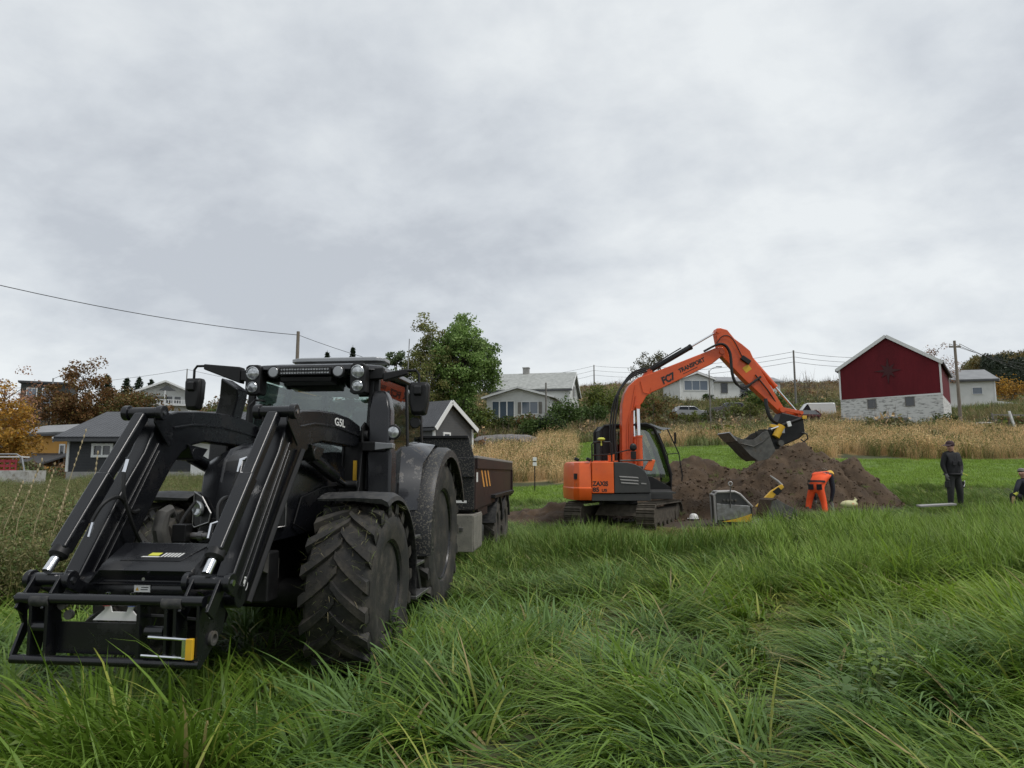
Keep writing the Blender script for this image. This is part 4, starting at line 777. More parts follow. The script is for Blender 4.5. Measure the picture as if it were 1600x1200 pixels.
MB().prism([(-1.18, 1.13), (1.18, 1.13), (1.18, 1.97), (1.08, 2.34), (-1.08, 2.34), (-1.18, 1.97)], X0, X0 + .05, 'x').build('front_wall', 'graphite_splash', D, .006)
MB().box(X0 - .05, X0 + .10, -1.08, 1.08, 2.30, 2.345).build('headboard_lip', 'plastic_black', D, .006); MB().box(X0 + .05, X0 + .11, -1.19, 1.19, 1.66, 1.98).build('front_band', 'graphite_splash', D, .01)
MB().box(X1, X0, -1.15, 1.15, 1.10, 1.16).build('floor', 'plastic_black', D); MB().box(X1 - .05, X1, -1.2, 1.2, 1.16, 1.97).build('tailgate', 'trailer_bronze', D)
MB().box(X1 + .2, -1.9, -.35, -.2, .80, 1.10).box(X1 + .2, -1.9, .2, .35, .80, 1.10).loft([[(-1.9, -.35, .8), (-1.9, .35, .8), (-1.9, .35, 1.08), (-1.9, -.35, 1.08)], [(-.55, -.1, .5), (-.55, .1, .5), (-.55, .1, .66), (-.55, -.1, .66)]]).build('chassis', 'plastic_black', D, .01)
tb = MB().box(-3.30, -2.30, .70, 1.20, .47, 1.06).build('toolbox', 'toolbox_steel', D, .012)
MB().box(-3.27, -2.33, 1.20, 1.212, .50, 1.03).build('toolbox_door', 'toolbox_steel', tb, .005); MB().box(-2.299, -2.285, .90, 1.04, .80, .86).build('latch', 'steel', tb, .004)
MB().box(X0 + .051, X0 + .056, .88, 1.06, 1.24, 1.28).build('plate', 'sticker_white', D)
MB().tube([(-3.35, 1.15, .85), (-3.42, 1.2, .82), (-3.42, 1.2, .55)], .012, 6).build('handle', 'steel', D)
# ---------------------------------------------------------------- excavator (local x forward, y to its left, z up)
EX = thing('excavator', 'orange tracked excavator with its arm raised over the soil heap', 'excavator', (2.85, 18.8, 0.35), R(4))
E_ = EX
# undercarriage, turned under the upper body
ua = R(59); uc = Vector((0.12, -.12, 0)); ux = Vector((math.cos(ua), math.sin(ua), 0)); uy = Vector((-math.sin(ua), math.cos(ua), 0))
def U(a, b, z): return uc + ux * a + uy * b + Vector((0, 0, z))
MB().loft([[U(-.75, -.6, .3), U(.75, -.6, .3), U(.75, .6, .3), U(-.75, .6, .3)], [U(-.55, -.5, .58), U(.55, -.5, .58), U(.55, .5, .58), U(-.55, .5, .58)]]).build('undercarriage', 'track_mud', E_, .02)
MB().cyl((0, 0, .5), (0, 0, .68), .45, 28).build('slew_ring', 'digger_grey', E_)
MB().loft([[U(x, b, z) for b, z in ((-1.1, .06), (1.1, .06), (1.1, .42), (-1.1, .42))] for x in (1.72, 1.80)]).build('dozer_blade', 'steel_worn', E_, .01)
for s in (-1, 1):
    fr = MB().loft([[U(-1.05, s * .93 - .14, .16), U(1.05, s * .93 - .14, .16), U(1.05, s * .93 - .14, .5), U(-1.05, s * .93 - .14, .5)], [U(-1.05, s * .93 + .14, .16), U(1.05, s * .93 + .14, .16), U(1.05, s * .93 + .14, .5), U(-1.05, s * .93 + .14, .5)]]).build('track_frame', 'track_mud', E_, .02)
    for a, r_, z in ((-1.12, .26, .32), (1.12, .26, .32), (-.6, .11, .15), (-.2, .11, .15), (.2, .11, .15), (.6, .11, .15)):
        MB().cyl(U(a, s * .93 - .16, z), U(a, s * .93 + .16, z), r_, 18).build('roller', 'track_mud', fr)
    per = 2 * 2.24 + 2 * math.pi * .30; n = 42
    me0 = None
    for k in range(n):
        d = per * k / n
        if d < 2.24: p = U(-1.12 + d, s * .93, .62); tdir = ux
        elif d < 2.24 + math.pi * .3: a = (d - 2.24) / .3; p = U(1.12 + math.sin(a) * .3, s * .93, .32 + math.cos(a) * .3); tdir = ux * math.cos(a) - Vector((0, 0, 1)) * math.sin(a)
        elif d < 4.48 + math.pi * .3: p = U(1.12 - (d - 2.24 - math.pi * .3), s * .93, .02); tdir = -ux
        else: a = (d - 4.48 - math.pi * .3) / .3; p = U(-1.12 - math.sin(a) * .3, s * .93, .32 - math.cos(a) * .3); tdir = -ux * math.cos(a) + Vector((0, 0, 1)) * math.sin(a)
        nrm = uy.cross(tdir) if True else None; nrm = tdir.cross(uy)
        if me0 is None:
            o = MB().box(-.072, .072, -.225, .225, -.02, .012).box(-.01, .012, -.22, .22, .01, .045).box(-.06, -.045, -.22, .22, .01, .03).build('track_shoe', 'track_mud', fr); me0 = o.data
        else: o = link('track_shoe', me0, fr)
        o.matrix_local = Matrix((tdir, uy, nrm)).transposed().to_4x4() @ Matrix.Identity(4); o.location = p
# upper body
def ring(pts, z, k=1.0, cx=0, cy=0): return [(cx + (x - cx) * k, cy + (y - cy) * k, z) for x, y in pts]
cwp = [(-.95, -1.08), (-1.26, -1.05), (-1.38, -.92), (-1.43, -.55), (-1.44, 0), (-1.43, .55), (-1.38, .92), (-1.26, 1.05), (-.95, 1.08)]
MB().loft([ring(cwp, .70, .96, -.95), ring(cwp, .78, 1.0, -.95), ring(cwp, 1.0, 1.01, -.95), ring(cwp, 1.02, .985, -.95), ring(cwp, 1.52, .965, -.95), ring(cwp, 1.63, .92, -.95), ring(cwp, 1.66, .82, -.95)]).build('counterweight', 'digger_orange', E_, .015, ang=30)
MB().box(-1.37, -1.28, -.98, -.90, 1.22, 1.36).build('light_recess', 'plastic_black', E_)
MB().box(-.945, .55, -1.05, 1.05, .68, .86).box(.5, 1.45, .1, 1.05, .68, .9).build('base_frame', 'digger_grey', E_, .015)
dp = MB().box(-.94, -.385, -1.08, -.5, .87, 1.65).build('side_door', 'digger_orange', E_, .02)
text('model_lettering', 'ZAXIS', .155, 'ink', dp, frame((-.925, -1.083, 1.06), (1, 0, 0), (0, 0, 1)), .001, .006, sx=.92)
text('model_lettering', '85', .145, 'ink', dp, frame((-.925, -1.083, .915), (1, 0, 0), (0, 0, 1)), .001, .006, sx=1.15)
text('model_lettering', 'US', .095, 'ink', dp, frame((-.70, -1.083, .915), (1, 0, 0), (0, 0, 1)), .001, .004, sx=1.2)
gp = MB().prism([(-.38, 1.645), (-.04, 1.64), (.17, 1.59), (.32, 1.50), (.45, 1.35), (.53, 1.12), (.54, .88), (-.38, .87)], -1.08, -.55).build('side_cover', 'digger_grey', E_, .02)
for k in range(3): MB().prism([(-.26 + .02 * k, 1.30 - k * .075), (.22, 1.27 - k * .075), (.24, 1.235 - k * .075), (-.24 + .02 * k, 1.265 - k * .075)], -1.095, -1.07).build('vent_slot', 'rail_light', gp, .006)
MB().prism([(.30, 1.13), (.43, 1.12), (.43, 1.09), (.30, 1.10)], -1.09, -1.07).build('handle', 'rail_light', gp)
MB().prism([(-.95, 1.5), (-.40, 1.6), (-.2, 1.66), (-.2, 1.68), (-.95, 1.68), (-1.2, 1.66)], -.78, .9).build('engine_hood', 'digger_orange', E_, .02)
MB().box(-.2, .4, -.95, .1, 1.3, 1.55).build('deck_plate', 'digger_grey', E_, .02); MB().box(.2, 1.2, -1.0, -.4, .86, .9).build('deck_step', 'digger_grey', E_)
# cab
prof = [(-.45, .9), (-.45, 2.50), (-.36, 2.62), (.80, 2.68), (.98, 2.60), (1.20, 2.1), (1.42, 1.35), (1.42, .9)]
for y0 in (.12, 1.02):
    mb = MB(); inner = [(-.1, 1.25), (-.1, 2.48), (.74, 2.52), (.85, 2.46), (1.07, 2.02), (1.28, 1.35), (1.25, 1.25)]
    mb.tube([(x, y0 + .03, z) for x, z in prof + [prof[0]]], .05, 6)
    mb.prism([(-.45, .9), (-.45, 2.5), (-.36, 2.6), (-.05, 2.62), (-.05, .9)], y0, y0 + .06)
    mb.prism([(-.05, .9), (-.05, 1.3), (.9, 1.28), (1.40, 1.0), (1.42, .9)], y0, y0 + .06); mb.build('cab_frame', 'plastic_black', E_, .012)
    MB().prism(inner, y0 + .025, y0 + .035).build('cab_window', 'side_glass', E_)
MB().prism([(-.45, 2.50), (-.36, 2.63), (.80, 2.69), (.99, 2.61), (.95, 2.56), (.78, 2.62), (-.34, 2.57)], .12, 1.08).build('cab_roof', 'plastic_black', E_, .02)
MB().loft([[(.99, y, 2.58), (1.205, y, 2.1), (1.42, y, 1.35), (1.41, y, 1.0), (1.402, y, 1.0), (1.412, y, 1.35), (1.197, y, 2.1), (.982, y, 2.58)] for y in (.18, 1.02)]).build('front_window', 'side_glass', E_)
MB().box(-.44, -.40, .15, 1.05, .9, 2.5).build('cab_back', 'plastic_black', E_)
MB().loft([[(.9, y, 2.66), (1.25, y, 2.52), (1.45, y, 2.56), (1.45, y, 2.58), (1.2, y, 2.60), (.9, y, 2.70)] for y in (.15, 1.05)]).build('sun_visor', 'lens_dull', E_)
MB().prism([(1.02, 2.42), (1.26, 2.45), (1.2, 2.58), (1.02, 2.60)], .3, .55).build('front_light', 'white_paint', E_, .03)
MB().box(.45, .70, .4, .62, 2.67, 2.74).build('roof_light', 'plastic_black', E_, .02)
MB().tube([(1.35, .1, 2.55), (1.62, .02, 1.9), (1.70, .02, 1.3), (1.68, .02, 1.15)], .016, 6).tube([(1.35, 1.05, 2.55), (1.62, 1.1, 1.9), (1.70, 1.1, 1.3), (1.68, 1.1, 1.15)], .016, 6).tube([(1.62, .02, 1.9), (1.62, 1.1, 1.9)], .012, 6).build('window_guard', 'plastic_black', E_)
MB().cbox((1.52, -.02, 2.30), (.03, .12, .30)).build('mirror', 'plastic_black', E_, .01)
MB().prism([(.1, 1.3), (.6, 1.3), (.6, 1.42), (.28, 1.46), (.18, 2.15), (.05, 2.15)], .35, .85).build('seat', 'seat_cloth', E_, .03)
MB().prism([(-.05, .95), (.65, .95), (.6, 1.3), (.02, 1.3)], .3, .9).build('seat_base', 'plastic_black', E_, .02)
MB().cbox((.78, .3, 1.52), (.1, .1, .22)).build('armrest', 'digger_orange', E_, .02)
# boom: side outline, a box section
boom = [(.02, 1.55), (.02, 2.2), (.05, 3.15), (.12, 3.45), (.23, 3.66), (.49, 3.89), (.92, 4.04), (2.26, 4.57), (2.72, 4.76), (2.86, 4.74), (2.90, 4.62), (2.83, 4.52), (2.52, 4.28), (1.14, 3.62), (.86, 3.50), (.71, 3.40), (.60, 3.22), (.52, 3.14), (.42, 3.12), (.36, 3.02), (.33, 2.4), (.32, 1.55)]
bo = MB().prism(boom, -.25, .05).build('boom', 'digger_boom_orange', E_, .02)
text('lettering', 'FC7', .26, 'ink', bo, frame((1.17, -.254, 3.72), (.905, 0, .425), (-.425, 0, .905)), .001, .012, .1, .85)
text('lettering', 'TRANSPORT', .155, 'ink', bo, frame((1.62, -.254, 4.03), (.905, 0, .425), (-.425, 0, .905)), .001, .006, .1, .90)
MB().prism([(1.72, 4.00), (2.12, 4.19), (2.115, 4.205), (1.715, 4.015)], -.2545, -.253).build('lettering_line', 'ink', bo)
MB().cyl((2.80, -.29, 4.62), (2.80, .09, 4.62), .07, 16).build('boom_pin', 'digger_boom_orange', bo); MB().cyl((.44, -.42, 3.10), (.44, .22, 3.10), .06, 14).build('boom_pin', 'digger_boom_orange', bo)
MB().tube([(.55, -.262, 3.80), (.62, -.262, 3.5), (.80, -.262, 3.46), (.84, -.262, 3.62)], .010, 5).build('weld_seam', 'digger_boom_orange', bo)
MB().prism([(.62, 3.90), (.92, 4.02), (.90, 4.12), (.82, 4.16), (.66, 4.00)], -.17, -.03).build('cylinder_lug', 'digger_boom_orange', bo, .01)
# arm
arm = [(2.66, 5.17), (2.70, 5.27), (2.80, 5.28), (2.99, 5.23), (3.18, 4.99), (3.40, 4.83), (3.60, 4.66), (3.70, 4.42), (4.50, 3.06), (4.56, 2.94), (4.47, 2.87), (4.31, 3.02), (3.37, 3.90), (2.95, 4.35), (2.81, 4.50), (2.74, 4.66), (2.71, 4.85)]
ar = MB().prism(arm, -.23, .03).build('arm', 'digger_boom_orange', E_, .02)
MB().prism([(3.36, 4.18), (3.52, 4.30), (3.62, 4.16), (3.46, 4.05)], -.234, -.225).build('warning_label', 'yellow_paint', ar)
MB().cyl((2.72, -.27, 5.18), (2.72, .07, 5.18), .05, 12).build('arm_pin', 'digger_boom_orange', ar); MB().cyl((4.40, -.30, 3.06), (4.40, .10, 3.06), .075, 14).build('arm_pin', 'digger_boom_orange', ar)
# cylinders
def ram(name, a, b, k, r, m1, m2='chrome', y=-.1, r2=.028):
    a, b = Vector((a[0], y, a[1])), Vector((b[0], y, b[1])); c = a.lerp(b, k); d = (b - a).normalized()
    o = MB().cyl(a, c, r, 16).cyl(c, c + d * .05, r * 1.12, 16).build(name, m1, E_); MB().cyl(c, b, r2, 12).build('piston_rod', m2, o); return o
ram('arm_cylinder', (.84, 4.10), (2.66, 5.15), .62, .072, 'plastic_black'); ram('bucket_cylinder', (3.52, 4.62), (4.88, 3.02), .56, .07, 'digger_boom_orange')
ram('boom_cylinder', (.46, 1.45), (.44, 3.08), .52, .085, 'digger_boom_orange', y=-.37, r2=.045); ram('boom_cylinder', (.46, 1.45), (.44, 3.08), .52, .085, 'digger_boom_orange', y=.16, r2=.045)
for y in (-.27, .07): MB().beam((4.40, y, 3.08), (4.92, y, 2.98), .03, .09).build('bucket_link', 'digger_boom_orange', E_, .008)
for y in (-.22, .02): MB().beam((4.92, y, 2.98), (4.84, y, 2.72), .03, .09).build('bucket_link', 'digger_boom_orange', E_, .008)
MB().cyl((4.92, -.3, 2.98), (4.92, .1, 2.98), .05, 12).build('link_pin', 'digger_boom_orange', E_)
# hoses
def hose(pts, r=.026, m='hose', nm='hose'):
    P = [Vector(p) for p in pts]; out_ = []
    for i in range(len(P) - 1):
        p0, p1, p2, p3 = P[max(i - 1, 0)], P[i], P[i + 1], P[min(i + 2, len(P) - 1)]
        for k in range(6):
            t = k / 6; out_.append(.5 * ((2 * p1) + (p2 - p0) * t + (2 * p0 - 5 * p1 + 4 * p2 - p3) * t * t + (3 * p1 - p0 - 3 * p2 + p3) * t ** 3))
    return MB().tube(out_ + [P[-1]], r, 7).build(nm, m, E_)
for k in range(3):
    o = k * .05; hose([(-.12 - o, -.2 + o, 1.7), (-.16 - o, -.2 + o, 2.4), (-.08 - o, -.2 + o, 3.1), (.0, -.2 + o, 3.55), (.35, -.18 + o, 3.92 + o), (.75, -.18 + o, 4.08 + o)], .024)
hose([(.75, -.2, 4.12), (1.3, -.2, 4.48), (1.7, -.2, 4.72)], .016)
for o in (0, .05): hose([(2.3, -.27, 4.62), (2.75, -.30 - o, 4.82), (2.98, -.32 - o, 4.6), (3.02, -.33 - o, 4.05), (3.12, -.33 - o, 3.75), (3.35, -.31, 3.66 - o), (3.6, -.28, 3.78), (3.85, -.26, 3.95)], .03)
hose([(2.66, -.26, 4.85), (2.85, -.27, 5.05), (3.1, -.27, 4.98), (3.35, -.26, 4.5)], .014); hose([(3.7, -.26, 4.0), (3.9, -.26, 3.75), (4.05, -.26, 3.55), (4.3, -.2, 3.2)], .018)
hose([(3.95, -.26, 3.35), (3.98, -.28, 3.05), (4.08, -.28, 2.80), (4.3, -.24, 2.70), (4.55, -.18, 2.72)], .05)
hose([(.16, -.262, 1.9), (.18, -.262, 2.6), (.30, -.262, 3.1), (.42, -.262, 3.7)], .018, 'digger_boom_orange', 'pipe'); hose([(.22, -.262, 2.0), (.24, -.262, 2.9), (.36, -.262, 3.05), (.42, -.262, 3.4)], .018, 'digger_boom_orange', 'pipe')
MB().cbox((3.45, -.27, 4.40), (.28, .06, .14), Matrix.Rotation(R(35), 3, 'Y')).build('valve_block', 'plastic_black', E_, .02)
# tilting rotator coupling and grading bucket
tr = MB().prism([(4.36, 2.98), (4.62, 2.92), (4.95, 2.84), (4.98, 2.42), (4.80, 2.28), (4.42, 2.12), (4.22, 2.04), (4.02, 2.18), (4.08, 2.50), (4.22, 2.66)], -.32, .12).build('tilt_rotator', 'plastic_black', E_, .03)
MB().cyl((4.12, -.40, 2.32), (4.30, -.40, 2.62), .10, 16).build('rotator_motor', 'yellow_paint', tr); MB().cbox((4.12, -.37, 2.60), (.26, .10, .08), Matrix.Rotation(R(10), 3, 'Y')).build('guard', 'yellow_paint', tr, .01)
MB().cyl((4.30, -.43, 2.63), (4.90, -.43, 2.83), .045, 12).build('tilt_cylinder', 'plastic_black', tr); MB().cyl((3.98, -.43, 2.52), (4.30, -.43, 2.63), .022, 10).build('piston_rod', 'chrome', tr)
MB().cbox((4.46, -.49, 2.66), (.10, .05, .14), Matrix.Rotation(R(-15), 3, 'Y')).build('cylinder_clamp', 'white_paint', tr, .01); MB().cbox((4.90, -.46, 2.84), (.12, .06, .09)).build('cylinder_end', 'yellow_paint', tr, .01)
MB().cyl((4.24, -.46, 2.16), (4.24, -.34, 2.16), .08, 14).build('boss', 'steel_worn', tr); MB().cbox((4.30, -.42, 2.48), (.10, .1, .13)).build('valve', 'lens_dull', tr, .01)
MB().tube([(4.86, -.36, 2.44), (4.98, -.4, 2.40), (5.0, -.4, 2.28), (4.9, -.38, 2.20), (4.82, -.36, 2.26)], .02, 6).build('hose_loop', 'hose', tr)
MB().prism([(3.86, 2.54), (4.06, 2.50), (4.26, 2.02), (4.06, 1.96), (3.96, 2.2)], -.34, .14).build('quick_hitch', 'plastic_black', tr, .02)
sh = [(2.85, 2.38), (3.10, 2.12), (3.37, 1.83), (3.57, 1.69), (3.84, 1.74), (4.05, 1.96), (3.96, 2.22), (3.86, 2.48)]
inn = [(x + .03 * (3.5 - x) * .3, z + .025) for x, z in sh]; bk = MB().prism(sh + inn[::-1], -.50, .28).build('bucket', 'steel_worn', E_, .004)
for y in (-.52, .26): MB().prism([(2.85, 2.38), (3.12, 2.27), (3.30, 2.235), (3.47, 2.24), (3.62, 2.35), (3.74, 2.44), (3.86, 2.48), (4.05, 1.96), (3.84, 1.73), (3.57, 1.68), (3.37, 1.82)], y, y + .03).build('bucket_side', 'steel_worn', bk, .006)
MB().prism([(2.80, 2.42), (3.0, 2.20), (3.02, 2.225), (2.83, 2.445)], -.54, .32).build('cutting_edge', 'steel', bk); MB().tube([(3.1, -.535, 2.14), (3.45, -.535, 2.06), (3.7, -.535, 2.18), (3.9, -.535, 2.36)], .014, 6).build('side_rib', 'steel_worn', bk)
# handrail, antenna, mirror
MB().tube([(-.90, -.92, 1.62), (-.90, -.92, 2.10), (-.86, -.92, 2.14), (-.44, -.92, 2.15), (-.40, -.92, 2.10), (-.40, -.92, 1.62)], .020, 8).tube([(-.90, -.92, 1.82), (-.40, -.92, 1.84)], .016, 6).tube([(-.40, -.92, 1.84), (0.02, -.92, 1.95), (.12, -.88, 1.95)], .014, 6).build('handrail', 'plastic_black', E_)
MB().lathe([(.02, -.12), (.02, 0), (.09, .02), (.1, .05), (.06, .08), (.002, .085)], (-.66, -.92, 2.18), (0, 0, 1), 16).build('antenna', 'lime_paint', E_)
MB().lathe([(.002, 0), (.09, .01), (.1, .05), (.05, .08), (.002, .08)], (.14, -.92, 2.02), (.2, -1, 0), 16).cbox((.15, -.95, 1.82), (.13, .06, .2)).build('side_mirror', 'plastic_black', E_, .01)
for x in (-1.30, -1.0): MB().cbox((x, -.98, 1.71), (.12, .1, .08), Matrix.Rotation(.4, 3, 'Y')).build('lamp', 'plastic_black', E_, .02)
MB().box(-.45, -.30, -.8, -.66, 1.66, 1.86).build('filler', 'digger_orange', E_, .02); MB().tube([(-.2, -.95, 1.68), (.62, -.95, 1.70)], .022, 8).build('deck_rail', 'steel_worn', E_)
MB().prism([(.42, 1.45), (.58, 1.72), (.72, 1.70), (.62, 1.42)], -.95, -.85).build('deck_guard', 'digger_orange', E_, .02)
# ---------------------------------------------------------------- heaps of dug soil
def heap(name, label, cx, cy, parts, x0, x1, y0, y1, step=0.07, seed=20):
    xs = np.arange(x0, x1, step); ys = np.arange(y0, y1, step); X, Yv = np.meshgrid(xs, ys); H = np.full(X.shape, -0.5)
    wx = X + .25 * vnoise(X, Yv, seed, 1.1, 2); wy = Yv + .25 * vnoise(X, Yv, seed + 1, 1.1, 2)
    for (px, py, rx, ry, h) in parts: H = np.maximum(H, h * (1 - np.sqrt(((wx - px) / rx) ** 2 + ((wy - py) / ry) ** 2) ** 1.5))
    H = H + np.clip(H + .5, 0, 1) * (.22 * vnoise(X, Yv, seed + 2, 1.5, 2) + .13 * vnoise(X, Yv, seed + 3, 3.6, 2) + .09 * np.abs(vnoise(X, Yv, seed + 4, 8.0, 2)) + .045 * vnoise(X, Yv, seed + 5, 17.0, 1))
    Z = gz(X, Yv) + np.maximum(H, -0.5); n, m = X.shape; Vv = np.stack([X, Yv, Z], -1).reshape(-1, 3)
    I = (np.arange(n - 1)[:, None] * m + np.arange(m - 1)[None]).ravel(); T_ = np.concatenate([np.stack([I, I + 1, I + m + 1], 1), np.stack([I, I + m + 1, I + m], 1)])
    keep = (H.ravel()[T_] > -0.3).any(1); o = trimesh(name, Vv, T_[keep], None, 'soil', smooth=True); return tag(o, label, 'soil heap')
hp1 = heap('soil_heap', 'big heap of dark brown excavated soil under the raised bucket', 0, 0, [(8.5, 21.6, 2.7, 2.1, 1.62), (7.7, 21.3, 1.6, 1.3, 1.42), (9.3, 21.5, 1.7, 1.3, 1.38), (5.5, 22.4, 2.3, 1.7, 1.45), (6.3, 21.9, 1.5, 1.2, 1.05), (7.0, 21.4, 2.2, 1.6, 1.0), (6.2, 20.4, 3.2, 1.7, .55), (5.0, 20.9, 1.2, .9, .85)], 2.5, 12, 17.5, 25)
hp2 = heap('soil_heap', 'smaller pointed soil heap beside the big one', 0, 0, [(10.1, 21.2, 1.45, 1.3, 1.15), (10.7, 21.0, .9, .8, .65)], 8.4, 12.4, 19.3, 23.2, seed=40)
hp3 = heap('soil_heap', 'low spread of turned soil between the trailer and the excavator tracks', 0, 0, [(1.1, 20.3, 1.9, 1.0, .34)], -1.2, 3.2, 19.0, 21.6, seed=60)
# clods lying on and round the heaps
N = 2600; cx_ = rng.uniform(2.6, 12.0, N); cy_ = rng.uniform(18.6, 22.4, N); kk = soil_mask(cx_, cy_); cx_, cy_ = cx_[kk], cy_[kk]
def clod(seed):
    r = np.random.default_rng(seed); bm = bmesh.new(); bmesh.ops.create_icosphere(bm, subdivisions=1, radius=1)
    for v in bm.verts: v.co *= float(r.uniform(.65, 1.2)); v.co.z *= .75
    me = bpy.data.meshes.new('clod'); bm.to_mesh(me); bm.free(); me.materials.append(MATS['clod']); return bpy.data.objects.new('clod', me)
dgx = bpy.context.evaluated_depsgraph_get()
from mathutils.bvhtree import BVHTree
trees_ = [BVHTree.FromObject(o, dgx) for o in (hp1, hp2, hp3)]
def top(x, y):
    z = G(x, y)
    for t in trees_:
        h = t.ray_cast(Vector((x, y, 20)), Vector((0, 0, -1)))
        if h[0] is not None: z = max(z, h[0].z)
    return z
cP = np.array([(x, y, top(x, y) + .01) for x, y in zip(cx_, cy_)]); n_ = len(cP)
scatter('soil_clods', cP, rng.uniform(0, 6.28, (n_, 3)), np.exp(rng.normal(-3.75, .5, n_)), rng.integers(0, 4, n_), [clod(s) for s in range(4)], label='loose clods of brown soil strewn over the dug ground', cat='soil')

# ---------------------------------------------------------------- people
def figure(name, label, loc, rz, J, bones, mats, root='pelvis', cat='person', sc_=1.0):
    t = thing(name, label, cat, loc, rz); names = list(J); me = bpy.data.meshes.new('body'); me.from_pydata([J[n][0] for n in names], [(names.index(a), names.index(b)) for a, b, _ in bones], [])
    o = bpy.data.objects.new('body', me); col.objects.link(o); md = o.modifiers.new('skin', 'SKIN'); md.use_smooth_shade = True
    if not me.skin_vertices: 
        bm = bmesh.new(); bm.from_mesh(me); bm.verts.layers.skin.verify(); bm.to_mesh(me); bm.free()
    for i, n in enumerate(names):
        r = J[n][1]; me.skin_vertices[0].data[i].radius = r if isinstance(r, tuple) else (r, r); me.skin_vertices[0].data[i].use_root = (n == root)
    s_ = o.modifiers.new('sub', 'SUBSURF'); s_.levels = 2; s_.render_levels = 2
    dg = bpy.context.evaluated_depsgraph_get(); m2 = bpy.data.meshes.new_from_object(o.evaluated_get(dg)); bpy.data.objects.remove(o)
    body = link('body', m2, t); ml = []
    for _, _, m in bones:
        if m not in ml: ml.append(m)
    m2.materials.clear()
    for m in ml: m2.materials.append(MATS[m])
    A = np.array([J[a][0] for a, b, _ in bones]); B = np.array([J[b][0] for a, b, _ in bones]); idx = np.array([ml.index(m) for _, _, m in bones])
    C_ = np.array([p.center[:] for p in m2.polygons]); AB = B - A; tt = np.clip(((C_[:, None] - A) * AB).sum(-1) / ((AB ** 2).sum(-1) + 1e-9), 0, 1)
    rA = np.array([np.max(J[a][1]) for a, b, _ in bones]); rB = np.array([np.max(J[b][1]) for a, b, _ in bones]); dd = np.linalg.norm(C_[:, None] - (A + tt[..., None] * AB), axis=-1) / (rA + (rB - rA) * tt); m2.polygons.foreach_set('material_index', idx[dd.argmin(1)].astype(np.int32)); m2.polygons.foreach_set('use_smooth', [True] * len(m2.polygons))
    return t
def hand(J, bones, key, wrist, d, side, m):      # palm and five fingers, slightly curled
    d = Vector(d).normalized(); sd = Vector(side).normalized(); w = Vector(J[wrist][0]); J[key] = (tuple(w + d * .07), (.036, .02)); bones.append((wrist, key, m)); cu = d.cross(sd)
    for k, (o, l) in enumerate(((-.028, .065), (-.009, .078), (.010, .072), (.028, .055))):
        p = w + d * .10 + sd * o; q = w + d * (.10 + l * .55) + sd * o + cu * .012; e = w + d * (.10 + l) + sd * o + cu * .035
        J[key + 'a%d' % k] = (tuple(p), .0095); J[key + 'b%d' % k] = (tuple(q), .009); J[key + 'c%d' % k] = (tuple(e), .007); bones += [(key, key + 'a%d' % k, m), (key + 'a%d' % k, key + 'b%d' % k, m), (key + 'b%d' % k, key + 'c%d' % k, m)]
    p = w + d * .04 - sd * .04; q = w + d * .085 - sd * .055 + cu * .015; J[key + 't'] = (tuple(p), .011); J[key + 'u'] = (tuple(q), .009); bones += [(key, key + 't', m), (key + 't', key + 'u', m)]
# standing man
J = {'pelvis': ((0, 0, .96), (.19, .14)), 'belly': ((0, -.01, 1.12), (.205, .16)), 'chest': ((.005, 0, 1.34), (.215, .155)), 'neckb': ((0, .01, 1.49), (.10, .09)), 'neck': ((-.01, .0, 1.55), .058), 'jaw': ((-.03, -.03, 1.61), (.07, .08)), 'head': ((-.025, -.01, 1.69), (.078, .092)), 'crown': ((-.02, 0, 1.75), (.06, .07)), 'nose': ((-.125, -.07, 1.645), .014),
     'shl': ((-.20, 0, 1.44), .09), 'ell': ((-.275, .03, 1.17), .07), 'wrl': ((-.265, -.06, .94), .038), 'shr': ((.20, .02, 1.44), .095), 'elr': ((.30, .04, 1.17), .078), 'wrr': ((.17, -.11, 1.00), .045),
     'hipl': ((-.10, 0, .88), .125), 'knl': ((-.13, -.03, .50), .092), 'anl': ((-.12, .02, .09), .065), 'tol': ((-.20, -.13, .05), .042), 'hipr': ((.10, .01, .88), .125), 'knr': ((.17, -.02, .50), .092), 'anr': ((.21, .04, .09), .065), 'tor': ((.19, -.12, .05), .042)}
K, Tm = 'black_cloth', 'trousers'
bn = [('pelvis', 'belly', K), ('belly', 'chest', K), ('chest', 'neckb', K), ('neckb', 'neck', 'skin'), ('neck', 'jaw', 'skin'), ('jaw', 'head', 'skin'), ('head', 'crown', 'skin'), ('jaw', 'nose', 'skin'), ('chest', 'shl', K), ('shl', 'ell', K), ('ell', 'wrl', K), ('chest', 'shr', K), ('shr', 'elr', K), ('elr', 'wrr', K),
      ('pelvis', 'hipl', Tm), ('hipl', 'knl', Tm), ('knl', 'anl', Tm), ('anl', 'tol', 'plastic_black'), ('pelvis', 'hipr', Tm), ('hipr', 'knr', Tm), ('knr', 'anr', Tm), ('anr', 'tor', 'plastic_black')]
hand(J, bn, 'hl', 'wrl', (0, -.25, -1), (0, 1, 0), 'glove_grey'); hand(J, bn, 'hr', 'wrr', (-.6, -.5, -.5), (0, .7, -.7), 'glove_grey')
man = figure('person', 'person in black jacket, dark trousers and maroon cap standing in the grass', (11.8, 19.0, .76), R(12), J, bn, None)
MB().lathe([(.108, -.055), (.108, 0), (.095, .05), (.055, .085), (.002, .092)], (-.02, 0, 1.735), (-.12, -.06, 1), 22).loft([[(-.08, -.10, 1.70), (-.05, -.12, 1.715), (-.03, -.115, 1.735), (-.10, .06, 1.735)], [(-.275, -.12, 1.68), (-.21, -.20, 1.675), (-.20, -.195, 1.69), (-.28, .02, 1.695)]]).build('cap', 'cap_maroon', man)
